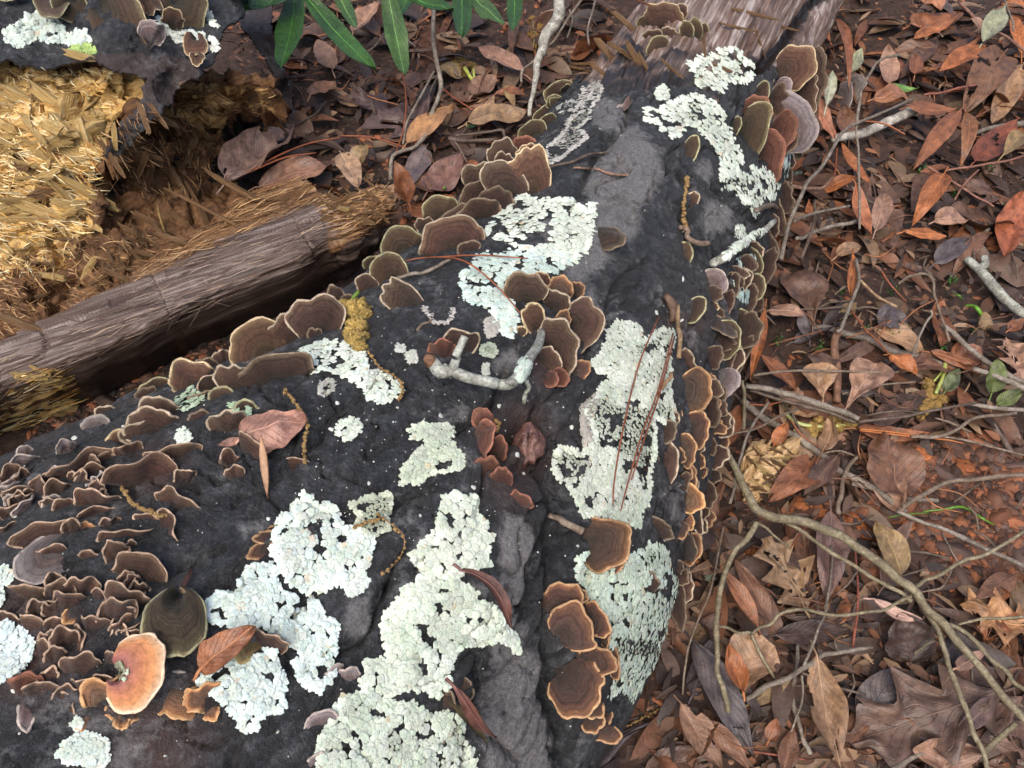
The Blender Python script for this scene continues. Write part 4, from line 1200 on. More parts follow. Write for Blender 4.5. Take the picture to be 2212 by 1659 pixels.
# ================================================================== lichens
def lichen(poly, size=20.0, dens=0.43, where='log', label='', group=None, tint=(0.66, 0.71, 0.63), crust=0.0, bluish=0.0, seed=1, name='lichen_patch'):
    """foliose thallus: flat rounded lobes that overlap like scales, forked at the margin, in one mesh; crust = share of fine granules"""
    rs = np.random.default_rng(seed * 101 + 5)
    size = size * 0.86
    poly = [tuple(p) for p in poly]
    ring = poly + [poly[0]]
    A = np.array(poly)
    lo, hi = A.min(0), A.max(0)
    step = size * dens
    gx, gy = np.meshgrid(np.arange(lo[0], hi[0], step), np.arange(lo[1], hi[1], step), indexing='ij')
    pts = np.stack([gx, gy], -1).reshape(-1, 2)
    pts = pts + rs.uniform(-0.5, 0.5, pts.shape) * step
    wz = np.stack([fbm(np.stack([pts[:, 0] / 34, pts[:, 1] / 34, pts[:, 0] * 0 + seed + k], -1), 3) for k in (0.3, 40.7)], -1) * min(size * 1.1, 0.16 * (hi - lo).min())
    ok = inpoly(pts + wz, poly)
    pts, wz = pts[ok], wz[ok]
    if not len(pts):
        pts, wz = A.mean(0)[None], np.zeros((1, 2))
    dist = seg_dist(pts + wz, ring)
    gap = noise(np.stack([pts[:, 0] / 15, pts[:, 1] / 15, pts[:, 0] * 0 + seed], -1)) + 0.5 * noise(np.stack([pts[:, 0] / 40, pts[:, 1] / 40, pts[:, 0] * 0 + seed + 9], -1))
    keep = ~((gap > (0.47 if crust < 0.3 else 0.62)) & (dist > size * 0.45)) if len(pts) > 30 else np.ones(len(pts), bool)
    cz = noise(np.stack([pts[:, 0] / 50, pts[:, 1] / 50, pts[:, 0] * 0 + seed * 3.3], -1))
    L = []  # px, py, radius, level, granular, rim lobe, direction
    e = 2.0
    for i in np.where(keep)[0]:
        p = pts[i]
        g = nrm(np.array([seg_dist((p + [e, 0])[None], ring)[0] - dist[i], seg_dist((p + [0, e])[None], ring)[0] - dist[i]]) + 1e-6)
        gran = cz[i] > 1 - 2 * crust
        if dist[i] < size * 0.55:
            # forked branch running out to the margin
            a0 = math.atan2(-g[1], -g[0]) + rs.normal(0, 0.35)
            L.append((p[0], p[1], size * rs.uniform(0.36, 0.52), 1.0, False, True, a0))
            if rs.random() < 0.75:
                for sgn in (-1, 1):
                    a = a0 + sgn * rs.uniform(0.3, 0.75)
                    r1 = size * rs.uniform(0.22, 0.36)
                    q = p + np.array([math.cos(a), math.sin(a)]) * size * rs.uniform(0.36, 0.56)
                    L.append((q[0], q[1], r1, 0.8, False, True, a))
        else:
            L.append((p[0], p[1], size * (rs.uniform(0.20, 0.34) if gran else rs.uniform(0.32, 0.60)), 1.0 + rs.random(), gran, False, rs.uniform(0, 6.28)))
    # only where the surface really is, not past its edge
    dd = []
    for q in L:
        r_ = [b.ray_cast(Vector(CAM), Vector(ray(q[0], q[1]))) for b in B_SETS[where]]
        r_ = [k_[3] for k_ in r_ if k_[0] is not None]
        dd.append(min(r_) if r_ else 99.0)
    dd = np.array(dd)
    if len(L) > 3 and where != 'log':
        md = np.median(dd[dd < 90])
        L = [q for q, d_ in zip(L, dd) if abs(d_ - md) < 0.07]
    # keep the one piece that hangs together
    LA = np.array([q[:3] for q in L])
    lab = -np.ones(len(L), int)
    best, nb = 0, -1
    for i in range(len(L)):
        if lab[i] >= 0:
            continue
        st, cnt = [i], 0
        lab[i] = i
        while st:
            j = st.pop()
            cnt += 1
            nx = np.where((lab < 0) & (np.hypot(LA[:, 0] - LA[j, 0], LA[:, 1] - LA[j, 1]) < 0.85 * (LA[:, 2] + LA[j, 2])))[0]
            lab[nx] = i
            st += list(nx)
        if cnt > nb:
            best, nb = i, cnt
    big = [k_ for k_ in np.unique(lab) if k_ == best or (len(L) > 150 and (lab == k_).sum() > 14)]
    L = [q for q, k_ in zip(L, lab) if k_ in big]
    ph = np.linspace(0, 2 * math.pi, 12, endpoint=False)
    rho = np.array([0.15, 0.6, 0.88, 1.0])
    nt, nr = 12, 4
    Fg = grid_faces(nr, nt, True)
    cap0 = np.array([[0, 1, 2, 3], [0, 3, 4, 5], [0, 5, 6, 7], [0, 7, 8, 9], [0, 9, 10, 11]])[:, ::-1]
    Vs, Fs, Cs, nV, first = [], [], [], 0, None
    tint = np.array(tint)
    for (x, y, rp, lev, gran, rimmy, ang) in L:
        P, N = hit(x, y, where)
        if where == 'log':
            N = nrm(log_normal(P, None) + 0.25 * N)
        if first is None:
            first = P
        mpp = ((P - CAM) @ FW) / F
        r = rp * mpp
        # a lobe on a surface seen aslant is as wide as long in space
        dv = math.cos(ang) * RT - math.sin(ang) * UPV
        dv = nrm(dv - (dv @ N) * N)
        sv = np.cross(N, dv)
        kk = rs.integers(3, 6)
        out = 1 + 0.14 * np.cos(kk * ph + rs.uniform(0, 6)) + 0.07 * np.cos(7 * ph + rs.uniform(0, 6))
        el = rs.uniform(1.0, 1.45) if rimmy else rs.uniform(0.85, 1.2)
        tx, ty = rs.normal(0, 0.10, 2)
        lift = rs.uniform(-0.16, 0.10)
        X = rho[:, None] * (r * el * np.cos(ph) * out)[None]
        Y = rho[:, None] * (r * np.sin(ph) * out)[None]
        Z = tx * X + ty * Y + lift * r * (rho[:, None] ** 3) * (1 + 0.5 * np.sin(3 * ph + rs.uniform(0, 6)))[None] + 0.0006 + 0.0009 * lev * rs.uniform(0.4, 1.0)
        Z[-1] -= 0.10 * r
        V = P + X[..., None] * dv + Y[..., None] * sv + Z[..., None] * N
        Vs.append(V.reshape(-1, 3))
        Fs.append(np.vstack([Fg, cap0]) + nV)
        nV += nt * nr
        c = tint * np.array([0.985, 1.0, 0.975]) * (1.03 if rimmy else 0.92) * (1 + 0.16 * float(noise(np.array([x / 45, y / 45, seed * 1.7])))) * rs.uniform(0.90, 1.08) * rs.uniform(0.97, 1.03, 3)
        if rs.random() < bluish:
            c = c * np.array([0.95, 1.0, 1.05])
        if gran:
            c = c * np.array([0.80, 0.81, 0.78])
        if rs.random() < 0.012:
            c = c * np.array([1.0, 0.80, 0.70])
        sh = np.array([1.0, 1.0, 1.0, 0.94])[:, None, None]
        Cs.append((c * sh * np.ones((nr, nt, 1))).reshape(-1, 3))
    o = mk(name, np.vstack(Vs), np.vstack(Fs), LICHEN, origin=first, colattr=np.clip(np.vstack(Cs), 0, 0.88))
    tag(o, label, 'lichen', group)
    return o


G = (0.58, 0.64, 0.54)
W = (0.68, 0.73, 0.66)
Bt = (0.62, 0.71, 0.66)
lichen(T(1, 0, [(930, 1480), (1050, 1370), (1180, 1260), (1280, 1290), (1380, 1300), (1510, 1290), (1640, 1330), (1630, 1460), (1600, 1600), (1500, 1700), (1350, 1690), (1200, 1620), (1050, 1560), (960, 1520)]), 17, tint=W, crust=0.1, seed=1, label='ruffled white-green lichen patch below the shingled fungus row')
lichen(T(1, 1, [(760, 130), (900, 30), (1100, -20), (1500, -20), (1480, 70), (1330, 130), (1200, 110), (1040, 190), (1110, 330), (1150, 480), (1090, 530), (1000, 440), (960, 340), (830, 300)]), 19, tint=Bt, bluish=0.4, seed=2, label='flat mint lichen patch crossed by the curved brown needle')
lichen(T(1, 0, [(1560, 590), (1680, 540), (1690, 590), (1620, 760), (1530, 830), (1600, 890), (1480, 980), (1400, 1050), (1330, 1110), (1330, 960), (1430, 880), (1480, 770), (1560, 720)]), 10, tint=(0.5, 0.48, 0.46), crust=0.6, seed=3, label='thin pinkish grey lichen crust trailing to the tallest bracket fungus')
lichen(T(1, 0, [(1400, 690), (1480, 650), (1560, 650), (1520, 720), (1420, 740)]), 10, dens=0.5, tint=(0.45, 0.44, 0.43), crust=0.6, seed=4, label='sparse dotted lichen crust near the mossy fungus column')
lichen(T(2, 0, [(20, 420), (180, 370), (340, 300), (400, 390), (460, 420), (430, 520), (300, 520), (230, 610), (130, 580)]), 16, tint=W, seed=5, label='rosette of white-green lichen where bark meets bare wood')
lichen(T(2, 0, [(0, 620), (130, 620), (230, 690), (290, 820), (350, 930), (390, 1060), (560, 1120), (630, 1190), (590, 1260), (490, 1340), (480, 1420), (420, 1330), (330, 1250), (250, 1180), (250, 1000), (130, 860), (20, 840), (-60, 900), (-150, 850), (-190, 790), (-260, 760), (-230, 710), (-130, 690)]), 15, tint=W, crust=0.15, seed=6, label='long curved white lichen beside the tiered bracket fungi')
lichen(T(1, 0, [(2040, 590), (2080, 560), (2120, 590), (2110, 640), (2060, 650)]), 13, tint=W, dens=0.33, seed=7, label='tiny round lichen above the long curved lichen')
lichen(T(2, 0, [(640, 1060), (700, 990), (800, 1010), (760, 1110), (660, 1140)]), 15, tint=Bt, bluish=0.5, seed=8, label='small bluish lichen tuft at the foot of the tiered bracket fungi')
lichen(T(2, 0, [(740, 890), (800, 870), (800, 930), (750, 950)]), 11, tint=Bt, bluish=0.5, dens=0.33, seed=81, label='tiny bluish lichen fleck behind the grey bracket fungus')
lichen(T(1, 1, [(1620, 690), (1720, 560), (1740, 450), (1850, 430), (1930, 430), (1920, 560), (2080, 480), (2150, 480), (2120, 640), (2140, 780), (2160, 1000), (2160, 1110), (2060, 1060), (2030, 1260), (1990, 1440), (1990, 1600), (1900, 1680), (1560, 1680), (1480, 1500), (1380, 1420), (1360, 1300), (1420, 1210), (1560, 1270), (1640, 1130), (1600, 1000), (1650, 880), (1740, 760), (1640, 750)]), 14, tint=(0.60, 0.64, 0.57), crust=0.38, seed=9, label='biggest pale lichen sheet with two long needles lying on it')
lichen(T(1, 1, [(1560, 980), (1650, 900), (1660, 960), (1600, 1060), (1620, 1180), (1570, 1240), (1560, 1100)]), 12, tint=(0.36, 0.33, 0.31), crust=0.6, seed=10, label='grey-brown lichen crust edging the biggest lichen sheet')
lichen(T(1, 2, [(1510, 300), (1600, 270), (1700, 300), (1790, 380), (1920, 300), (2050, 200), (2130, 260), (2150, 420), (2210, 560), (2200, 700), (2100, 790), (2050, 960), (1960, 1060), (1900, 1230), (1830, 1150), (1750, 1190), (1760, 1000), (1740, 860), (1720, 700), (1640, 560), (1580, 470), (1530, 420)]), 15, tint=(0.56, 0.63, 0.55), crust=0.3, bluish=0.2, seed=11, label='green-white lichen patch flanking the stacked orange-rimmed fungi')
lichen(T(1, 2, [(1560, 20), (1700, -30), (1940, -30), (1930, 100), (1850, 60), (1650, 20)]), 13, tint=(0.5, 0.56, 0.47), crust=0.4, seed=12, label='green-grey lichen band above the ear-shaped bracket fungus')
lichen(T(1, 2, [(640, -60), (680, -110), (850, -90), (910, -20), (870, 20), (950, 110), (970, 300), (920, 370), (700, 440), (620, 400), (520, 390), (440, 250), (560, 190), (620, 90)]), 21, tint=(0.65, 0.70, 0.62), seed=13, label='cream lichen patch with a pointed corner in the bark furrow')
lichen(T(1, 2, [(330, 620), (420, 480), (520, 430), (700, 440), (820, 480), (900, 600), (1000, 620), (1040, 740), (1160, 800), (1160, 890), (1060, 870), (960, 860), (890, 890), (810, 890), (700, 920), (690, 1000), (690, 1110), (620, 1190), (520, 1130), (330, 1200), (200, 1240), (120, 1190), (150, 1060), (170, 970), (270, 970), (270, 850), (280, 700)]), 21, tint=(0.63, 0.69, 0.61), crust=0.2, seed=14, label='broad cream lichen patch under the twisted red leaf')
lichen(T(1, 2, [(-160, 1760), (-130, 1480), (20, 1200), (120, 1200), (300, 1240), (480, 1260), (560, 1320), (690, 1290), (780, 1350), (780, 1480), (850, 1530), (890, 1760)]), 20, tint=(0.60, 0.66, 0.58), crust=0.3, seed=15, label='thick cream lichen mat with the red leaf strip at its rim')
lichen([(597, 1150), (615, 1120), (630, 1095), (665, 1075), (690, 1085), (720, 1110), (745, 1145), (780, 1143), (812, 1176), (800, 1225), (775, 1240), (790, 1255), (757, 1282), (735, 1250), (700, 1265), (690, 1290), (640, 1265), (600, 1230), (590, 1190)], 20, tint=(0.68, 0.74, 0.69), bluish=0.4, seed=16, label='starry white lichen touching two small orange-rimmed fungi')
lichen(T(1, 1, [(30, 1600), (130, 1570), (330, 1540), (350, 1600), (300, 1700), (330, 1780), (200, 1830), (90, 1760), (120, 1680)]), 12, tint=(0.50, 0.53, 0.44), crust=0.7, seed=17, label='grey-green granular lichen under the dried catkin string')
lichen(T(0, 2, [(1310, 650), (1400, 550), (1550, 510), (1560, 440), (1620, 370), (1750, 340), (1800, 400), (1830, 540), (1920, 560), (1910, 640), (2060, 570), (2080, 650), (2170, 720), (2180, 850), (2130, 960), (2150, 1040), (2070, 1160), (1960, 1100), (1930, 1000), (1960, 900), (1860, 860), (1740, 780), (1660, 740), (1440, 740)]), 18, tint=(0.66, 0.73, 0.70), bluish=0.6, seed=18, label='bluish white ruffled lichen behind the folded orange leaf')
lichen(T(0, 2, [(1300, 1070), (1440, 930), (1560, 980), (1640, 960), (1700, 900), (1790, 880), (1840, 1000), (1850, 1190), (1800, 1280), (1700, 1290), (1690, 1400), (1560, 1410), (1540, 1330), (1480, 1280), (1420, 1200), (1340, 1150)]), 18, tint=(0.66, 0.73, 0.70), bluish=0.6, seed=19, label='bluish white ruffled lichen in front of the folded orange leaf')
lichen(T(0, 2, [(-120, 680), (0, 700), (100, 740), (210, 840), (200, 940), (120, 1030), (0, 1090), (-120, 1100)]), 17, tint=(0.64, 0.71, 0.70), bluish=0.7, seed=20, label='dense bluish white lichen beside the reddish curled fungi')
lichen(T(0, 2, [(-60, 380), (40, 350), (100, 420), (30, 490), (0, 640), (-60, 640)]), 15, tint=(0.62, 0.69, 0.64), bluish=0.5, seed=21, label='small white lichen next to the shell-like grey fungus')
lichen(T(0, 2, [(370, 1560), (480, 1460), (560, 1430), (690, 1480), (700, 1580), (640, 1680), (530, 1650), (430, 1620)]), 14, tint=(0.60, 0.66, 0.62), bluish=0.4, crust=0.2, seed=22, label='small pale lichen tuft under an ochre bracket fungus')
lichen(T(0, 2, [(470, 1370), (510, 1330), (540, 1380), (510, 1420)]), 11, tint=(0.55, 0.60, 0.56), dens=0.33, seed=23, label='tiny lichen fleck left over beside an ochre bracket fungus')
lichen([(644, 770), (680, 745), (717, 733), (745, 745), (790, 765), (800, 800), (850, 820), (868, 840), (850, 860), (820, 872), (790, 858), (765, 825), (735, 805), (700, 800), (670, 805)], 15, tint=W, bluish=0.2, seed=24, label='white lichen patch under the ochre catkin cluster')
lichen(T(1, 1, [(420, 1130), (500, 1090), (570, 1110), (640, 1090), (720, 1120), (700, 1200), (780, 1280), (790, 1370), (600, 1400), (500, 1470), (380, 1480), (370, 1400), (480, 1270), (560, 1220), (460, 1190)]), 14, tint=(0.57, 0.62, 0.52), crust=0.35, seed=25, label='grey-green lichen patch beside the reddish fungi of the knot hole')
lichen(T(1, 1, [(-20, 1090), (100, 1055), (135, 1120), (70, 1195), (-20, 1180)]), 15, tint=W, seed=26, label='small round white lichen alone on the dark bark')
lichen(T(0, 0, [(10, 220), (100, 180), (170, 110), (250, 70), (340, 90), (420, 170), (450, 230), (560, 200), (600, 260), (480, 310), (380, 290), (250, 250), (120, 300), (60, 280)]), 13, where='stump', tint=(0.62, 0.69, 0.64), bluish=0.3, seed=27, label='pale lichen on the rotten log bark under green-tinged fungi')
lichen(T(0, 0, [(1010, 120), (1080, 120), (1110, 170), (1200, 200), (1290, 210), (1340, 200), (1420, 300), (1400, 340), (1250, 280), (1160, 270), (1120, 220), (1020, 190)]), 12, where='stump', tint=(0.66, 0.70, 0.68), crust=0.3, seed=28, label='white lichen crust along the rotten log bark by a tan fungus')
lichen(T(0, 0, [(1320, 60), (1350, 70), (1430, 190), (1390, 180), (1340, 110)]), 10, where='stump', tint=W, seed=29, label='narrow white lichen streak high on the rotten log bark')
lichen(T(0, 0, [(440, 320), (520, 290), (630, 300), (600, 350), (480, 360)]), 13, where='stump', tint=(0.34, 0.46, 0.16), seed=30, label='tuft of green lichen at the edge of the rotten log bark')
lichen(T(2, 1, [(345, 10), (480, -10), (505, 30), (440, 90), (380, 70)]), 13, tint=Bt, bluish=0.6, seed=31, label='mint lichen tuft on the flank just under the lichen-covered twig')
lichen(T(2, 1, [(370, 260), (400, 225), (450, 230), (470, 270), (440, 310), (390, 300)]), 14, tint=(0.46, 0.56, 0.54), bluish=1.0, seed=32, label='small blue-green lichen rosette between flank fungi')
lichen(T(2, 1, [(340, 130), (370, 110), (385, 150), (360, 230), (390, 300), (410, 390), (380, 380), (350, 280), (340, 200)]), 11, tint=(0.6, 0.66, 0.58), seed=33, label='thin lichen streak down between the flank fungi')
lichen(T(2, 2, [(125, 330), (150, 240), (185, 240), (180, 300), (225, 310), (190, 455), (130, 420)]), 12, tint=(0.66, 0.70, 0.60), seed=34, label='isolated white lichen fleck low on the log flank')
lichen(T(0, 1, [(1120, 950), (1200, 900), (1230, 850), (1330, 930), (1300, 960), (1180, 1010)]), 13, tint=(0.48, 0.58, 0.44), crust=0.3, seed=35, label='greenish lichen among the fungi facing the split decayed log')
lichen(T(0, 1, [(1480, 960), (1600, 960), (1625, 1030), (1540, 1060)]), 13, tint=(0.42, 0.54, 0.38), crust=0.3, seed=36, label='green lichen under the very wide wavy fungus')
lichen(T(0, 1, [(1150, 1150), (1190, 1120), (1240, 1180), (1200, 1230), (1160, 1210)]), 12, tint=W, seed=37, label='tiny white lichen among the curled fungi')
lichen(T(0, 1, [(2080, 830), (2160, 800), (2180, 860), (2110, 920), (2070, 900)]), 11, tint=(0.42, 0.41, 0.39), crust=0.5, seed=38, label='small grey lichen crust above the tan fallen leaf')
lichen(T(1, 1, [(530, 310), (640, 360), (740, 350), (700, 440), (600, 440), (540, 360)]), 11, dens=0.5, tint=(0.42, 0.39, 0.38), crust=0.6, seed=39, label='grey speckled lichen crust by the oval flat fungus')
lichen(T(1, 1, [(930, 420), (990, 390), (1030, 470), (1000, 530), (940, 530)]), 11, tint=(0.45, 0.42, 0.40), crust=0.6, seed=40, label='pinkish grey lichen crust beside the mint lichen')
lichen(T(1, 1, [(900, 600), (960, 570), (1010, 610), (980, 660), (910, 640)]), 11, tint=(0.42, 0.46, 0.38), crust=0.5, dens=0.33, seed=41, label='round grey-green lichen framed by the bent twig')
lichen(T(1, 1, [(350, 590), (400, 580), (410, 620), (360, 625)]), 11, tint=(0.55, 0.57, 0.54), dens=0.33, seed=42, label='round grey lichen spot behind the bent twig stub')
lichen(T(1, 1, [(425, 640), (480, 620), (490, 690), (440, 700)]), 11, tint=(0.52, 0.54, 0.50), dens=0.33, seed=43, label='oval grey lichen spot before the bent twig stub')
lichen(T(1, 1, [(920, 720), (950, 700), (950, 770), (915, 770)]), 10, tint=(0.55, 0.56, 0.52), dens=0.33, seed=44, label='sliver of grey lichen inside the bend of the twig')


_pl = [o for o in bpy.data.objects if o.get('label', '').startswith('large smooth pale orange')][0]
B_SETS['pale_cap'] = [bvh([_pl.matrix_basis @ v.co for v in _pl.data.vertices], [tuple(q.vertices) for q in _pl.data.polygons])]
lichen(T(0, 2, [(730, 1020), (770, 955), (830, 1010), (815, 1070), (760, 1095), (730, 1070)]), 9, dens=0.4, where='pale_cap', tint=(0.42, 0.46, 0.36), crust=0.3, seed=71, label='grey-green lichen tuft on the pale orange bracket fungus')


def specks():
    rs = np.random.default_rng(77)
    Vs, Fs, Cs, nV = [], [], [], 0
    ph = np.linspace(0, 2 * math.pi, 8, endpoint=False)
    n = 0
    while n < 420:
        p = np.array([rs.uniform(0, 1560), rs.uniform(230, 1650)])
        if rs.random() < 0.4:
            p = np.array([rs.normal(900, 220), rs.normal(880, 200)])
        P, N = hit(p[0], p[1], 'all')
        r_ = B_LOG.find_nearest(Vector(P))
        if r_[3] > 0.002:
            continue
        n += 1
        mpp = ((P - CAM) @ FW) / F
        s = mpp * (rs.uniform(0.8, 2.0) if rs.random() < 0.82 else rs.uniform(2.5, 6))
        u = nrm(np.cross(N, np.array([0.3, 0.5, 0.7])))
        v = np.cross(N, u)
        rr = s * (1 + 0.35 * noise(np.stack([ph * 3 + n, ph * 0 + n, ph * 0], -1)))
        V = np.vstack([P + N * (0.0012 + 0.15 * s), P + rr[:, None] * (np.cos(ph)[:, None] * u + np.sin(ph)[:, None] * v) + N * 0.0003])
        Vs.append(V)
        Fs += [(nV, nV + 1 + k, nV + 1 + (k + 1) % 8) for k in range(8)]
        nV += 9
        Cs.append(np.ones((9, 3)) * np.array([0.6, 0.62, 0.58]) * rs.uniform(0.6, 1.2))
    o = mk('lichen_flecks', np.vstack(Vs), np.array(Fs), LICHEN, colattr=np.clip(np.vstack(Cs), 0, .85))
    tag(o, 'tiny white lichen flecks scattered over the black bark', 'lichen', kind='stuff')


specks()

# ================================================================== splinters of the rotten logs
def splinter_mesh(seed):
    """a torn, squarish sliver: flat faces, ragged ends"""
    rs = np.random.default_rng(seed)
    k, n = 6, 5
    corner = np.array([(-0.5, -0.26), (0.0, -0.32), (0.5, -0.24), (0.5, 0.24), (0.05, 0.34), (-0.5, 0.27)])
    xs = np.array([-0.5, -0.38, 0.0, 0.36, 0.5])
    V = []
    for i, x in enumerate(xs):
        sc = [0.62, 0.95, 1.0, 0.92, 0.5][i] * rs.uniform(0.85, 1.1)
        sh = rs.uniform(-0.06, 0.06, 2)
        for a in range(k):
            ex = rs.uniform(-0.13, 0.13) if i in (0, n - 1) else rs.uniform(-0.03, 0.03)
            V.append((x + ex, corner[a, 0] * sc * rs.uniform(0.85, 1.12) + sh[0], corner[a, 1] * sc * rs.uniform(0.8, 1.2) + sh[1]))
    Fc = [tuple(int(q) for q in f) for f in grid_faces(n, k, True)]
    Fc += [tuple(range(k))[::-1], tuple((n - 1) * k + a for a in range(k))]
    return V, Fc


SPL = []
for _i in range(8):
    _V, _F = splinter_mesh(_i + 3)
    for _m in (SPLINT, SPLINTB):
        me = mesh_data('splinter', _V, _F, smooth=False)
        me.materials.append(_m)
        SPL.append(me)


def splinter(px, py, ang, L, Wd, parent, where, kind, rs, lift=0.3, up=0.12):
    P, N = hit(px, py, where)
    mpp = ((P - CAM) @ FW) / F
    d = math.cos(ang) * RT - math.sin(ang) * UPV
    d = nrm(d - (d @ N) * N + N * rs.uniform(-0.05, up * 2))
    y = nrm(np.cross(N, d))
    z = np.cross(d, y)
    a = rs.uniform(-0.6, 0.6)
    y, z = math.cos(a) * y + math.sin(a) * z, -math.sin(a) * y + math.cos(a) * z
    Lm, Wm = L * mpp, Wd * mpp
    M = np.eye(4)
    M[:3, 0], M[:3, 1], M[:3, 2] = d * Lm, y * Wm, z * Wm * rs.uniform(0.6, 1.0)
    M[:3, 3] = P + N * Wm * lift - np.array(parent.location)
    o = obj('splinter', SPL[2 * int(rs.integers(0, 8)) + kind], None, parent)
    o.matrix_local = Matrix(M.tolist())
    return o


def splinters():
    rs = np.random.default_rng(5)
    zones = [  # outline, number, angle (0 = right, counter-clockwise), spread, length, width, kind, parent, surface
        ([(-10, 150), (200, 150), (300, 165), (240, 240), (200, 300), (-10, 300)], 22, 0.5, 0.5, (35, 90), (18, 44), 0, STUMP, 'stump'),
        ([(-10, 270), (210, 270), (190, 380), (-10, 400)], 20, 0.4, 0.35, (45, 120), (14, 34), 0, STUMP, 'stump'),
        ([(-10, 380), (195, 380), (190, 480), (-10, 490)], 28, 0.27, 0.14, (60, 160), (10, 24), 0, STUMP, 'stump'),
        ([(-10, 470), (190, 470), (150, 560), (-10, 590)], 22, 0.4, 0.4, (16, 50), (5, 12), 0, STUMP, 'stump'),
        ([(390, 180), (580, 190), (585, 235), (480, 245), (400, 240)], 20, 0.25, 0.4, (20, 60), (6, 14), 1, STUMP, 'stump'),
        ([(250, 260), (400, 240), (470, 300), (440, 400), (300, 430), (230, 400)], 24, 1.0, 0.35, (30, 90), (9, 20), 1, STUMP, 'stump'),
        ([(0, 560), (200, 500), (330, 500), (300, 600), (120, 680), (0, 720)], 30, 0.45, 0.4, (25, 80), (6, 14), 1, STUMP, 'stump'),
        ([(300, 470), (470, 420), (500, 460), (340, 560), (240, 620)], 16, 0.5, 0.15, (50, 120), (7, 14), 1, PLANK, 'wood'),
        ([(690, 425), (840, 410), (845, 460), (760, 500), (710, 470)], 34, 0.45, 0.2, (25, 70), (6, 13), 1, PLANK, 'plank'),
        ([(60, 800), (150, 800), (155, 880), (70, 900)], 16, 0.4, 0.3, (25, 70), (8, 20), 0, PLANK, 'plank'),
        ([(-10, 880), (60, 850), (180, 880), (60, 960), (-10, 980)], 22, 0.4, 0.4, (20, 60), (7, 16), 0, PLANK, 'plank'),
    ]
    for poly, n, a0, sp, Ls, Ws, kind, par, wh in zones:
        A = np.array(poly, float)
        c = 0
        while c < n:
            p = rs.uniform(A.min(0), A.max(0))
            if not inpoly(p, poly):
                continue
            c += 1
            k = kind if rs.random() < 0.95 else 1 - kind
            splinter(p[0], p[1], a0 + rs.normal(0, sp), rs.uniform(*Ls), rs.uniform(*Ws), par, wh, k, rs, 0.02, 0.04)
    # long pale strips split from the decayed log
    for (x0, y0, x1, y1, w, k) in [(300, 555, 445, 485, 13, 1), (335, 560, 480, 500, 10, 1), (450, 480, 640, 385, 17, 1), (380, 560, 640, 420, 12, 1), (215, 640, 330, 575, 14, 1), (520, 470, 660, 400, 9, 1), (0, 735, 130, 680, 16, 1), (180, 190, 205, 255, 14, 0), (240, 185, 285, 225, 20, 0), (145, 130, 205, 115, 16, 0), (178, 553, 205, 605, 15, 0), (90, 345, 108, 395, 9, 0)]:
        splinter((x0 + x1) / 2, (y0 + y1) / 2, math.atan2(y0 - y1, x1 - x0), math.hypot(x1 - x0, y1 - y0), w, PLANK if y0 > 380 and x0 > 195 else STUMP, 'wood', k, rs, 0.35, 0.02)


splinters()


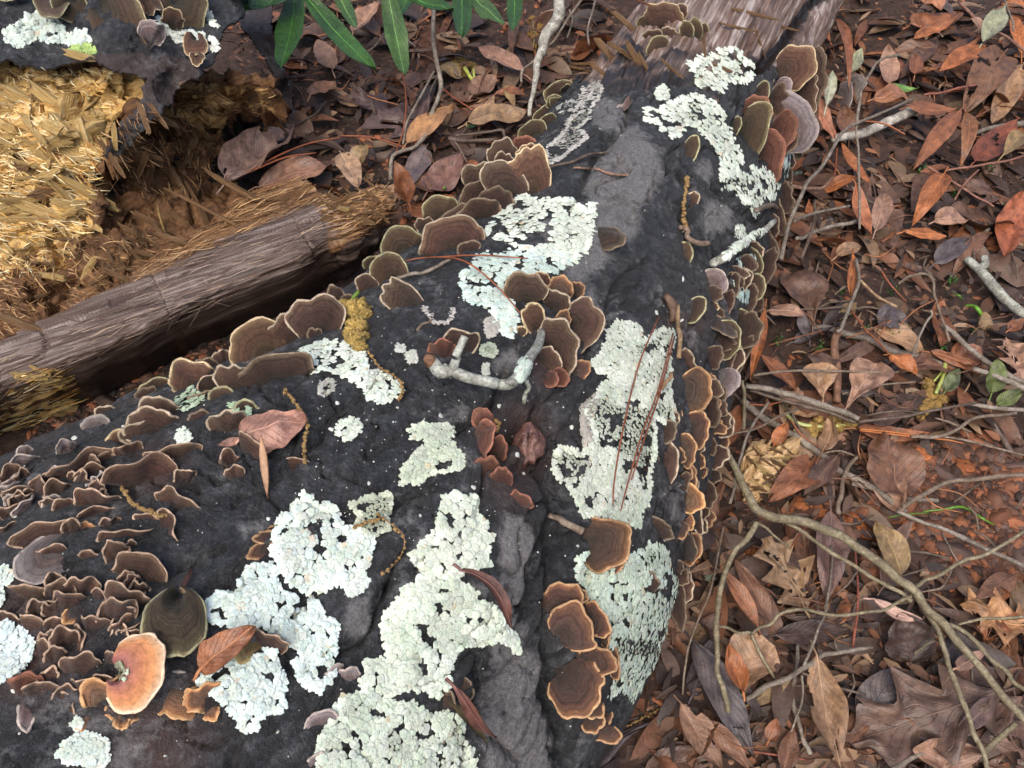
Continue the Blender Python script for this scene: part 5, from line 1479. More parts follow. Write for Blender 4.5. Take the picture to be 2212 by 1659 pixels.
def fibres():
    # loose stringy fibres, far too many to count: one part for each log
    rs = np.random.default_rng(61)
    Y = np.array([(0.80, 0.55, 0.20), (0.90, 0.72, 0.38), (0.62, 0.36, 0.10), (0.94, 0.82, 0.52), (0.40, 0.20, 0.06)])
    B = np.array([(0.30, 0.16, 0.07), (0.42, 0.25, 0.12), (0.18, 0.09, 0.04), (0.52, 0.34, 0.17), (0.10, 0.055, 0.03)])
    G = np.array([(0.20, 0.14, 0.115), (0.32, 0.25, 0.22), (0.10, 0.068, 0.055), (0.40, 0.30, 0.22), (0.14, 0.09, 0.07)])
    zones = [
        ([(-10, 140), (300, 160), (240, 250), (210, 320), (-10, 320)], 620, 0.5, 0.55, (10, 42), (1.2, 3.6), Y, STUMP, 'stump'),
        ([(-10, 300), (215, 310), (200, 400), (-10, 420)], 560, 0.35, 0.4, (16, 70), (1.2, 3.8), Y, STUMP, 'stump'),
        ([(-10, 390), (200, 390), (195, 500), (-10, 520)], 620, 0.27, 0.22, (24, 90), (1.2, 3.6), Y, STUMP, 'stump'),
        ([(-10, 490), (190, 480), (150, 570), (-10, 610)], 420, 0.5, 0.8, (8, 34), (1.0, 2.6), Y, STUMP, 'stump'),
        ([(385, 175), (590, 190), (585, 240), (480, 250), (390, 240)], 260, 0.25, 0.4, (10, 40), (1.0, 2.8), B, STUMP, 'stump'),
        ([(240, 250), (400, 240), (470, 300), (440, 410), (300, 430), (220, 400)], 300, 1.0, 0.4, (14, 55), (1.2, 3.4), B, STUMP, 'stump'),
        ([(-10, 560), (200, 510), (340, 500), (330, 580), (120, 690), (-10, 730)], 620, 0.45, 0.5, (10, 46), (1.0, 3.0), B, STUMP, 'stump'),
        ([(250, 620), (330, 555), (490, 440), (640, 385), (700, 430), (500, 520), (330, 600)], 420, 0.5, 0.10, (20, 90), (1.0, 3.0), B, PLANK, 'plank'),
        ([(690, 425), (845, 408), (850, 450), (770, 520), (705, 480)], 380, 0.45, 0.22, (14, 55), (1.2, 3.6), B, PLANK, 'plank'),
        ([(-10, 770), (330, 610), (640, 440), (760, 500), (640, 580), (300, 730), (-10, 860)], 520, 0.46, 0.05, (24, 120), (0.8, 2.2), G, PLANK, 'plank'),
        ([(50, 800), (155, 795), (170, 880), (60, 960), (-10, 980), (-10, 900)], 200, 0.42, 0.25, (14, 55), (1.4, 4.2), Y, PLANK, 'plank'),
    ]
    buf = {}
    a3 = np.array([0.5, 2.6, 4.7])
    for poly, n, a0, sp, Ls, Ws, pal, par, wh in zones:
        A = np.array(poly, float)
        c = 0
        while c < n:
            p = rs.uniform(A.min(0), A.max(0))
            if not inpoly(p, poly):
                continue
            c += 1
            P, N = hit(p[0], p[1], wh)
            mpp = ((P - CAM) @ FW) / F
            an = a0 + rs.normal(0, sp)
            d = math.cos(an) * RT - math.sin(an) * UPV
            if wh == 'plank':
                d = np.array([0.87, 0.42, 0.05]) + rs.normal(0, sp * 0.6, 3)
            d = nrm(d - (d @ N) * N + N * rs.normal(0.05, 0.10 if wh != 'plank' else 0.03))
            y = nrm(np.cross(N, d))
            L, w = rs.uniform(*Ls) * mpp, rs.uniform(*Ws) * mpp * 0.5
            bend = rs.normal(0, 0.06) * L
            u = np.array([-0.5, -0.2, 0.15, 0.5])
            line = P + N * w * 1.2 + u[:, None] * L * d + (bend * (1 - 4 * u ** 2))[:, None] * y + (rs.normal(0.02, 0.04) * L * (1 - 4 * u ** 2))[:, None] * N
            ww = w * np.array([0.5, 1.0, 0.95, 0.25])
            V = line[:, None] + ww[:, None, None] * (np.cos(a3)[None, :, None] * y + 0.6 * np.sin(a3)[None, :, None] * N)
            b = buf.setdefault(par.name, [par, [], [], [], 0])
            b[1].append(V.reshape(-1, 3))
            b[2].append(grid_faces(4, 3, True) + b[4])
            b[4] += 12
            b[3].append(np.ones((12, 3)) * pal[int(rs.integers(0, 5))] * rs.uniform(0.75, 1.1))
    for par, Vs, Fs, Cs, _ in buf.values():
        o = mk('loose_fibres', np.vstack(Vs), np.vstack(Fs), FIBRE, parent=par, origin=np.array(par.location), colattr=np.clip(np.vstack(Cs), 0, 0.92), smooth=False)
        o['kind'] = 'stuff'


fibres()


# upright torn slivers where the bark of the black log ends
def slivers():
    LOGO = bpy.data.objects['fallen_log']
    rs = np.random.default_rng(15)
    for (x, y, a, L, w) in [(1320, 130, 1.2, 110, 16), (1345, 115, 1.15, 120, 14), (1300, 160, 1.1, 70, 12), (1372, 130, 1.3, 90, 13), (1395, 150, 1.2, 70, 10), (1360, 60, 1.25, 120, 12), (1338, 40, 1.15, 100, 9), (1450, 150, 0.9, 60, 8), (1520, 120, 0.85, 80, 7), (1590, 60, 0.9, 100, 8), (1640, 90, 0.95, 70, 7), (1250, 150, 0.5, 50, 7), (1690, 60, 0.95, 90, 8), (1480, 60, 0.95, 80, 7), (1560, 150, 1.0, 60, 8), (1740, 130, 1.0, 80, 9), (1265, 140, 0.2, 55, 6), (1620, 30, 0.9, 120, 7)]:
        splinter(x, y, a, L, w, LOGO, 'log', 1, rs, 0.3, 0.06)


slivers()


# ================================================================== leaves
def halfwidth(shape, u, rs):
    if shape == 'lance':
        return np.sin(np.pi * u ** 0.85) ** 0.9
    if shape == 'ovate':
        return np.sin(np.pi * u ** 0.75) ** 0.65
    if shape == 'spoon':
        return np.where(u < 0.72, 0.10 + 0.9 * sstep(0.0, 0.72, u) ** 1.1, np.sqrt(np.clip(1 - ((u - 0.72) / 0.285) ** 2, 0, 1)))
    if shape == 'oak':
        env = np.sin(np.pi * np.clip(u, 0, 1) ** 0.8) ** 0.5
        k = 3.2
        f = (u * k + 0.15) % 1.0
        saw = np.where(f < 0.62, f / 0.62, 1 - (f - 0.62) / 0.38)
        return env * (0.34 + 0.66 * saw ** 1.3)
    if shape == 'strap':
        return np.clip(np.sin(np.pi * np.clip(u, 0, 1) ** 0.9), 0, 1) ** 0.55
    return np.sin(np.pi * u)


CNAME = {}


def leaf(base, tip, w, shape, color, h0=0.006, h1=0.006, where='ground', fold=None, curl=None, roll=0.0, twist=0.0, mat=None, label=None, group=None, seed=None, rib=True, name='dead_leaf', abs_h=False, parent=None, bend=0.0, cat='leaf'):
    seed = int(abs(base[0] * 3 + base[1] * 7 + tip[0])) if seed is None else seed
    rs = np.random.default_rng(seed)
    if abs_h:
        A, B = at_z(base[0], base[1], h0), at_z(tip[0], tip[1], h1)
        N = np.array([0, 0, 1.0])
    else:
        A, NA = hit(base[0], base[1], where)
        B, NB = hit(tip[0], tip[1], where)
        N = nrm(NA + NB) if where == 'log' else np.array([0, 0, 1.0])
        dA, dB = ray(*base), ray(*tip)
        A = A - dA * (h0 / max(0.35, abs(dA @ N)))
        B = B - dB * (h1 / max(0.35, abs(dB @ N)))
    mpp = (((A + B) / 2 - CAM) @ FW) / F
    L = np.linalg.norm(B - A)
    X = (B - A) / L
    Y = nrm(np.cross(N, X))
    Z = np.cross(X, Y)
    ro = math.radians(roll)
    Y, Z = math.cos(ro) * Y + math.sin(ro) * Z, -math.sin(ro) * Y + math.cos(ro) * Z
    # real width: what shows in the picture is foreshortened across the leaf
    vis = math.sqrt(max(0.25, 1 - (Y @ nrm((A + B) / 2 - CAM)) ** 2))
    Wm = w * mpp / 2 / vis
    n, m = (47, 17) if shape == 'oak' else ((33, 13) if w > 60 else (17, 9))
    u = np.linspace(0, 1, n)
    v = np.linspace(-1, 1, m)
    hwL = halfwidth(shape, u, rs) * (1 + 0.06 * noise(np.stack([u * 7 + seed, u * 0, u * 0], -1)))
    hwR = halfwidth(shape, np.clip(u + (rs.uniform(-.06, .06) if shape == 'oak' else 0), 0, 1), rs) * (1 + 0.06 * noise(np.stack([u * 7 + seed + 40, u * 0, u * 0], -1)))
    hw = np.where(v[None] < 0, hwL[:, None], hwR[:, None])
    fo = rs.uniform(0.05, 0.38) if fold is None else fold
    cu = rs.uniform(-0.16, 0.10) if curl is None else curl
    tw = twist
    x = u[:, None] * L + (0.16 * L * (np.abs(v)[None] ** 1.2) * hw * 0.5 if shape == 'oak' else 0)
    y = v[None] * hw * Wm
    y = y + bend * L * (4 * u * (1 - u))[:, None]
    z = fo * np.abs(v[None]) ** 1.4 * hw * Wm
    rip = 0.20 * Wm * fbm(np.stack([u[:, None] * 3 + 0 * v[None] + seed * 0.37, 0 * u[:, None] + v[None] * 1.1, 0 * u[:, None] + 0 * v[None] + seed], -1), 2) * 2
    z = z + rip - cu * L * (4 * u * (1 - u))[:, None]
    ta = tw * (u - 0.5)[:, None]
    y, z = y * np.cos(ta) - z * np.sin(ta), y * np.sin(ta) + z * np.cos(ta)
    P = A + x[..., None] * X + y[..., None] * Y + z[..., None] * Z
    if where == 'ground' and not abs_h:
        P[..., 2] = np.maximum(P[..., 2], 0.004 + 0.3 * P[..., 2])
    uv = np.stack([np.repeat(u[:, None], m, 1), np.repeat((v[None] + 1) / 2, n, 0)], -1).reshape(-1, 2)
    c = tuple(np.clip(np.array(color) * rs.uniform(0.9, 1.1), 0, 1))
    org = A
    # a blade is a sheet with two skins, half a millimetre apart
    nn = nrm(np.cross(np.gradient(P, axis=0), np.gradient(P, axis=1) + 1e-9))
    Q = P - nn * 0.0004
    g = grid_faces(n, m)
    if w > 45 and where == 'ground' and not abs_h and (shape == 'oak' or seed % 3 == 0):
        # gnawed holes and torn edges
        hn = fbm(np.stack([np.repeat(u[:, None], m, 1) * 5 + seed, np.repeat(v[None], n, 0) * 2.2, np.zeros((n, m)) + seed], -1), 3)
        g = g[hn.reshape(-1)[g].mean(1) < 0.36]
    V = np.vstack([P.reshape(-1, 3), Q.reshape(-1, 3)])
    Fc = np.vstack([g, g[:, ::-1] + n * m])
    o = mk(name, V, Fc, mat or LEAF, parent=parent, origin=org if parent is None else np.array(parent.location), color=c, uv=np.vstack([uv, uv]))
    o.color = (*c, 1)
    if parent is None:
        tag(o, label, cat, group)
    if rib and w > 22:
        # midrib with the stalk running on past the base
        k = 5
        mid = P[:, m // 2]
        stalk = np.array([A - X * L * s_ + Z * 0.0 - np.array([0, 0, 0.006]) * s_ * 6 * (0 if abs_h else 1) for s_ in (0.16, 0.10, 0.05)])
        line = np.vstack([stalk, mid])
        rr = np.interp(np.linspace(0, 1, len(line)), [0, 0.2, 1], [0.0011, 0.0009, 0.0003]) * (1.3 if w > 110 else 1.0)
        a = np.linspace(0, 2 * math.pi, k, endpoint=False)
        tube = line[:, None] + rr[:, None, None] * (np.cos(a)[None, :, None] * Y + np.sin(a)[None, :, None] * Z)
        mk('midrib', tube.reshape(-1, 3), grid_faces(len(line), k, True), RIB, parent=o if parent is None else parent, origin=org if parent is None else np.array(parent.location), color=tuple(np.clip(np.array(color) * (3.2 if mat is GLEAF else 1.25), 0, 1)))
    return o


TAN = (0.32, 0.205, 0.125)
PINK = (0.345, 0.215, 0.155)
ORNG = (0.36, 0.135, 0.05)
ORBR = (0.24, 0.10, 0.05)
BRWN = (0.17, 0.088, 0.055)
MAUV = (0.13, 0.078, 0.058)
DARK = (0.062, 0.040, 0.034)
SLAT = (0.085, 0.072, 0.078)
OLIV = (0.24, 0.17, 0.085)
GRGN = (0.26, 0.29, 0.20)
CN = {TAN: 'tan', PINK: 'pinkish tan', ORNG: 'bright orange-brown', ORBR: 'rusty brown', BRWN: 'brown', MAUV: 'dull mauve-brown', DARK: 'blackish brown', SLAT: 'slate grey', OLIV: 'olive-tan', GRGN: 'grey-green'}
SN = {'lance': 'narrow', 'ovate': 'oval', 'spoon': 'spoon-shaped', 'oak': 'lobed oak'}


BARE_SOIL = [(1930, 960), (2040, 935), (2260, 960), (2260, 1250), (2020, 1250), (1900, 1180), (1880, 1090)]


# ---- random under-layer first (lowest), then the leaves one can point at
LITTER_MARKS = [(1650, 60, 'by the far bare-wood end of the log'), (1830, 90, 'in deep litter past the bare-wood end'), (2000, 60, 'beside the big grey-green leaf'), (2150, 60, 'under the reddish far stem'), (1800, 300, 'beside the white fallen stick'), (2000, 250, 'under the fan of rusty leaves'), (2150, 250, 'behind the large brown leaf'),
         (1760, 470, 'under the hanging grey vine'), (1900, 430, 'beneath the arching orange leaf'), (2050, 470, 'near the crumpled pinkish leaf'), (2180, 480, 'beside the reddish orange leaf'), (1700, 650, 'beside the flat mauve leaf'), (1850, 680, 'near the half-buried grey stick'), (2000, 640, 'near the hooked brown stem'), (2150, 640, 'beside the lichen-spotted stick'),
         (1700, 830, 'beside the tan spoon leaf'), (1850, 850, 'near the glossy spoon leaf'), (2020, 850, 'around the hanging catkin cluster'), (2170, 850, 'near the pinkish lobed leaf'), (1620, 960, 'by the rotten wood chunk'), (1780, 980, 'near the brown veined leaf'),
         (1560, 1200, 'at the log foot by the olive branch'), (1700, 1200, 'near the tan oak leaf'), (1850, 1250, 'beneath the middle of the olive branch'), (2050, 1300, 'near the branch fork'), (2180, 1330, 'around the golden oak leaf'), (1450, 1560, 'against the lower log base'), (1580, 1430, 'near the tan rounded leaf'), (1720, 1440, 'under the level grey twig'), (1600, 1600, 'by the upright mottled twig'), (1780, 1600, 'beside the folded tan leaf stripe'), (1950, 1450, 'around the huge oak leaf'), (2100, 1600, 'beside the rounded pinkish leaf'),
         (640, 200, 'under the first green strap leaves'), (800, 100, 'behind the green strap leaves'), (960, 60, 'in far litter behind the grey twig'), (1150, 60, 'beside the pale slanting branch'), (720, 330, 'beside the rotten hollow'), (850, 240, 'around the lobed purple leaf'), (1000, 200, 'around the yellow-green catkin'), (1080, 280, 'near the tan ragged leaf'), (820, 400, 'behind the torn plank end'), (960, 370, 'behind the shingled fungus row')]


def near_mark(p):
    return min(LITTER_MARKS, key=lambda k_: (k_[0] - p[0]) ** 2 + (k_[1] - p[1]) ** 2)[2]


def filler():
    rs = np.random.default_rng(21)
    zones = [
        ([(1560, 0), (2212, 0), (2212, 560), (1700, 560)], 56, [(ORNG, 4), (ORBR, 4), (BRWN, 3), (MAUV, 3), (TAN, 2), (DARK, 2), (SLAT, 1)], [('lance', 6), ('ovate', 1)], (70, 150), 'in the litter around the white fallen stick'),
        ([(1560, 560), (2212, 560), (2212, 1110), (1540, 1110)], 26, [(MAUV, 4), (BRWN, 4), (DARK, 4), (TAN, 2), (ORBR, 2), (PINK, 1), (SLAT, 2)], [('lance', 3), ('ovate', 2), ('spoon', 2)], (70, 160), 'in the damp litter around the crossing grey sticks'),
        ([(1380, 1110), (2212, 1110), (2212, 1680), (1240, 1680)], 44, [(MAUV, 4), (BRWN, 4), (DARK, 3), (TAN, 2), (ORBR, 2), (SLAT, 2)], [('lance', 3), ('ovate', 2), ('spoon', 2), ('oak', 1)], (90, 220), 'in the litter under the forked olive branch'),
        ([(590, 0), (1330, 0), (1230, 170), (1050, 330), (860, 460), (500, 400), (600, 250)], 42, [(BRWN, 4), (MAUV, 3), (TAN, 3), (ORBR, 3), (DARK, 3), (SLAT, 1)], [('lance', 4), ('ovate', 2), ('oak', 1)], (60, 120), 'in the litter below the green leaves'),
    ]
    for poly, n, cols, shapes, Ls, place in zones:
        A = np.array(poly, float)
        cl = [c for c, k in cols for _ in range(k)]
        sl = [s for s, k in shapes for _ in range(k)]
        i = 0
        while i < n:
            p = rs.uniform(A.min(0), A.max(0))
            if not inpoly(p, poly) or inpoly(p, BARE_SOIL):
                continue
            i += 1
            sh = sl[int(rs.integers(0, len(sl)))]
            c = cl[int(rs.integers(0, len(cl)))]
            L = rs.uniform(*Ls)
            w = L * {'lance': rs.uniform(0.17, 0.3), 'ovate': rs.uniform(0.35, 0.5), 'spoon': rs.uniform(0.38, 0.5), 'oak': rs.uniform(0.55, 0.75)}[sh]
            a = rs.uniform(0, 2 * math.pi)
            fs = 0.75
            q = p + L * np.array([math.cos(a), math.sin(a) * fs])
            lay = rs.uniform(0.002, 0.018) * (1 if i > n * 0.3 else 0.4)
            t2 = rs.uniform(-0.008, 0.016)
            leaf(tuple(p), tuple(q), w, sh, c, lay, max(0.003, lay + t2), roll=rs.normal(0, 22), twist=rs.normal(0, 0.5), seed=1000 + i + int(A[0, 0]), rib=w > 20,
                 bend=rs.normal(0, 0.05), label='%s %s dead leaf %s' % (CN[c], SN[sh], near_mark(p)), group='dead leaves ' + place)


filler()


def under_litter():
    # the hundreds of leaves beneath, mostly covered: one mass
    rs = np.random.default_rng(31)
    zones = [([(1560, -20), (2240, -20), (2240, 600), (1680, 600)], 300, 0), ([(1560, 560), (2240, 560), (2240, 960), (1900, 1000), (1540, 1110)], 75, 1), ([(1380, 1080), (1880, 1110), (2000, 1250), (2240, 1250), (2240, 1690), (1240, 1690)], 190, 1), ([(590, -20), (1330, -20), (1230, 170), (1050, 330), (860, 460), (500, 400), (600, 250)], 190, 1)]
    pal = [[ORNG, ORBR, ORBR, BRWN, MAUV, BRWN, DARK, TAN], [BRWN, MAUV, DARK, ORBR, BRWN, MAUV, TAN, DARK]]
    Vs, Fs, Cs, UV, n = [], [], [], [], 0
    u = np.linspace(0, 1, 11)
    v = np.linspace(-1, 1, 5)
    spots = []
    for poly, cnt, pi in zones:
        A = np.array(poly, float)
        i = 0
        while i < cnt:
            p = rs.uniform(A.min(0), A.max(0))
            if inpoly(p, poly):
                i += 1
                spots.append((at_z(p[0], p[1], rs.uniform(0.004, 0.013)), pi))
    # the same carpet goes on all round, past what the picture shows
    ax, ay, ar, _, _ = log_axis(np.linspace(-0.5, 1.28, 120))
    left_px = [(-450, 60), (640, 60), (640, 420), (400, 620), (-450, 1200)]
    for _ in range(2300):
        P = np.array([rs.uniform(-1.5, 1.9), rs.uniform(-0.5, 2.1), rs.uniform(0.004, 0.013)])
        if np.min(np.hypot(ax - P[0], ay - P[1]) - ar) < 0.0:
            continue
        if (P - CAM) @ FW > 0.1:
            q = project(P)
            if (-20 < q[0] < 2240 and -20 < q[1] < 1690) or inpoly(q, left_px):
                continue
        spots.append((P, 1))
    for P, pi in spots:
        if True:
            L = rs.uniform(0.035, 0.085)
            sh = 'lance' if rs.random() < 0.65 else 'ovate'
            Wd = L * (rs.uniform(0.10, 0.16) if sh == 'lance' else rs.uniform(0.18, 0.27))
            a = rs.uniform(0, 6.28)
            X = nrm(np.array([math.cos(a), math.sin(a), rs.normal(0, 0.12)]))
            Y = nrm(np.cross(np.array([rs.normal(0, .3), rs.normal(0, .3), 1]), X))
            Z = np.cross(X, Y)
            hw = halfwidth(sh, u, rs)[:, None]
            x = (u[:, None] - 0.5) * L + 0 * v
            y = v[None] * hw * Wd + rs.normal(0, 0.06) * L * (4 * u * (1 - u))[:, None]
            z = rs.uniform(-0.1, 0.5) * np.abs(v[None]) * hw * Wd + rs.uniform(-0.1, 0.14) * L * (4 * u * (1 - u))[:, None]
            Q = P + x[..., None] * X + y[..., None] * Y + z[..., None] * Z
            Q[..., 2] = np.maximum(Q[..., 2], 0.003)
            Vs.append(Q.reshape(-1, 3))
            Fs.append(grid_faces(11, 5) + n)
            n += 55
            c = np.array(pal[pi][int(rs.integers(0, 8))]) * rs.uniform(0.32, 0.8)
            Cs.append(np.ones((55, 3)) * c)
    m = NT('litter_leaf')
    co = m.coord()
    c = m.mix(1.0, m.attr('tint', 'Color'), m.ramp(m.noise(co, 95, 5, 0.7), [(0.28, 0.5), (0.72, 1.35)]), 'MULTIPLY')
    m.out('Base Color', c)
    m.out('Roughness', m.ramp(m.noise(co, 60, 3, 0.6), [(0.3, 0.35), (0.7, 0.65)]))
    m.out('Specular IOR Level', 0.45)
    m.bump(m.noise(co, 260, 4, 0.7), 0.0012, 0.7)
    o = mk('leaf_litter', np.vstack(Vs), np.vstack(Fs), m.m, colattr=np.vstack(Cs))
    tag(o, 'mass of overlapping dead leaves beneath the upper ones', 'leaf litter', kind='stuff')


under_litter()


def L2(c, r, rows):
    for row in rows:
        (b, t) = T(c, r, [row[0:2], row[2:4]])
        k = dict(row[8]) if len(row) > 8 else {}
        k['h0'], k['h1'] = k.get('h0', .006) + .010, k.get('h1', .006) + .010
        leaf(b, t, row[4] / 3.0, row[5], row[6], label=row[7], **k)


H = lambda a, b=None, **k: dict(h0=a, h1=a if b is None else b, **k)
L2(2, 1, [
    (840, 450, 760, 95, 290, 'spoon', MAUV, 'flat mauve leaf with square end beside the flank fungi', H(.012, .016, fold=.05)),
    (550, 360, 805, 380, 85, 'ovate', PINK, 'pale curled leaf lying across the flat mauve leaf', H(.022, .024, curl=-.1)),
    (1110, -20, 1095, 285, 75, 'lance', ORNG, 'upright twisted orange leaf hanging on a thin grey stem', H(.03, .025, twist=1.2)),
    (535, 330, 440, 805, 75, 'lance', ORNG, 'long orange leaf leaning on the log by the flank fungi', H(.05, .03, twist=.6)),
    (510, 640, 738, 868, 95, 'lance', ORBR, 'pointed rusty leaf lobe under a horizontal grey stem', H(.025, .02)),
    (900, 800, 900, 628, 195, 'spoon', MAUV, 'rounded mauve leaf tip behind the tan spoon leaf', H(.012, .016)),
    (910, 930, 870, 695, 205, 'spoon', TAN, 'tan spoon-shaped leaf standing under the horizontal grey stem', H(.018, .03, fold=.3)),
    (1060, 985, 1260, 688, 260, 'spoon', PINK, 'glossy pinkish spoon-shaped leaf beside the brown stick', H(.016, .03, fold=.2)),
    (1340, 640, 1515, 765, 110, 'lance', ORNG, 'small bright orange leaf on a long red stalk', H(.03, .026)),
    (1420, 1565, 1290, 1150, 340, 'ovate', BRWN, 'broad shiny brown leaf with pale veins near the clay clods', H(.012, .02, fold=.14, curl=-.04)),
    (1005, 1290, 785, 1545, 135, 'lance', MAUV, 'dull grey-brown leaf pointing at the rotten wood chunk', H(.014, .012)),
    (2230, 850, 2085, 535, 250, 'oak', PINK, 'pinkish lobed leaf against green leaves by a grey stick', H(.012, .02)),
    (2005, 885, 2035, 665, 115, 'ovate', (0.12, 0.16, 0.05), 'olive green fresh leaf standing between grey sticks', H(.03, .05)),
    (2040, 965, 2205, 865, 95, 'ovate', (0.13, 0.17, 0.055), 'olive green fresh leaf lying along the grey sticks', H(.02, .03)),
    (1700, 880, 1790, 730, 90, 'ovate', (0.10, 0.13, 0.06), 'dull green leaf behind the hanging catkin cluster', H(.01, .02)),
    (1250, 400, 1460, 425, 150, 'ovate', SLAT, 'slate grey leaf scrap among tiny green sprouts', H(.006, .01)),
    (1930, 700, 1750, 590, 150, 'ovate', ORBR, 'rusty oval leaf under the grey stick', H(.01, .014)),
    (1600, 620, 1930, 760, 80, 'lance', ORBR, 'thin rusty leaf slipped under the grey stick', H(.008, .01)),
    (640, 860, 770, 960, 120, 'ovate', PINK, 'pale pink leaf scrap behind the tan spoon leaf', H(.008, .012)),
    (700, 960, 880, 1040, 130, 'ovate', TAN, 'tan leaf under the long hanging catkin', H(.008, .012)),
    (280, 1240, 370, 960, 110, 'lance', ORBR, 'rusty leaf pressed to the foot of the log', H(.02, .03)),
    (590, 1230, 680, 1080, 90, 'ovate', ORNG, 'orange leaf beside the rotten wood chunk', H(.015, .03)),
    (1010, 400, 1130, 300, 80, 'lance', OLIV, 'olive leaf piece under the thin grey stem', H(.01, .01)),
    (1950, 480, 1960, 360, 75, 'ovate', OLIV, 'small olive leaf with a green grass blade', H(.01, .02)),
    (2110, 480, 2215, 400, 80, 'lance', ORBR, 'narrow rusty leaf by the pale lichen stick', H(.01, .015)),
    (1480, 930, 1230, 1090, 160, 'ovate', MAUV, 'dark shiny leaf beneath the pinkish spoon leaf', H(.006, .01)),
    (1130, 1110, 1600, 1150, 110, 'lance', ORBR, 'long rusty leaf under two orange needles', H(.008, .01)),
])
L2(2, 2, [
    (2230, 1720, 1975, 1140, 430, 'oak', MAUV, 'large flat mauve-brown leaf below the olive branch fork', H(.012, .02, fold=.04, curl=-.02)),
    (2020, 1180, 1040, 1500, 700, 'oak', (0.135, 0.088, 0.068), 'huge flat brown oak leaf with gnawed holes', H(.024, .022, fold=.03, curl=-.01)),
    (805, 640, 535, 165, 390, 'oak', (0.22, 0.145, 0.085), 'tan oak leaf standing behind the olive branch', H(.014, .03, fold=.2)),
    (865, 925, 1022, 1665, 215, 'lance', TAN, 'long folded tan leaf stripe beside the huge oak leaf', H(.03, .03, fold=.5)),
    (1750, 1760, 1700, 1465, 390, 'spoon', PINK, 'rounded pinkish leaf lapping over the huge oak leaf', H(.024, .034, fold=.06)),
    (2330, 760, 1815, 590, 400, 'oak', (0.34, 0.19, 0.095), 'golden tan oak leaf with glossy highlights under the branch', H(.014, .03, fold=.15)),
    (390, 1175, 505, 795, 330, 'spoon', TAN, 'tan rounded leaf with an orange half by the olive twig', H(.014, .022, fold=.1)),
    (395, 1165, 300, 850, 130, 'lance', ORNG, 'orange pointed leaf overlapping the tan rounded one', H(.022, .028)),
    (485, 745, 235, 345, 95, 'lance', (0.28, 0.12, 0.06), 'slim orange-brown leaf beside the log foot', H(.02, .03)),
    (565, 705, 345, 305, 135, 'lance', BRWN, 'slim brown leaf doubled with the orange-brown one', H(.012, .024)),
    (1420, 405, 1255, 60, 180, 'ovate', OLIV, 'oval olive-brown leaf on the orange clay', H(.014, .024)),
    (1235, 565, 1555, 695, 75, 'lance', (0.48, 0.33, 0.28), 'pale pink curled leaf strip under the branch fork', H(.03, .03, bend=-.12, fold=.5)),
    (600, 800, 1085, 760, 160, 'lance', DARK, 'dark leaf under the thin olive twig', H(.012, .012)),
    (60, 840, 455, 1570, 210, 'lance', SLAT, 'long wet slate grey leaf near the olive twig end', H(.012, .014)),
    (-10, 1240, 255, 1670, 180, 'lance', (0.24, 0.145, 0.10), 'light brown pointed leaf against the log base', H(.016, .014)),
    (140, 1350, 435, 1670, 125, 'lance', BRWN, 'brown pointed leaf next to the light brown one', H(.012, .01)),
    (1480, 970, 1420, 650, 290, 'ovate', DARK, 'dark mauve leaf upright behind the huge oak leaf', H(.012, .03)),
    (960, -10, 935, 580, 200, 'lance', (0.20, 0.125, 0.11), 'mauve-pink striped leaf crossed by the olive branch', H(.014, .018)),
    (2160, 410, 1895, 565, 135, 'lance', BRWN, 'curved brown leaf above the golden oak leaf', H(.012, .014)),
    (2015, 1195, 1735, 1475, 115, 'lance', (0.19, 0.135, 0.13), 'greyish mauve narrow leaf on the huge oak leaf', H(.03, .03)),
    (1770, 1010, 1965, 900, 90, 'ovate', PINK, 'small pale leaf between the branch forks', H(.03, .03)),
    (60, 1190, 200, 820, 150, 'ovate', SLAT, 'slate leaf behind the long wet grey leaf', H(.008, .01)),
    (420, 1250, 720, 1060, 110, 'lance', OLIV, 'olive-brown leaf along the grey twig', H(.01, .012)),
    (560, 1480, 610, 1340, 90, 'ovate', ORBR, 'small rusty leaf beneath the upright grey twig', H(.014, .018)),
    (650, 1690, 720, 1400, 130, 'lance', BRWN, 'brown leaf at the foot of the upright grey twig', H(.01, .01)),
])
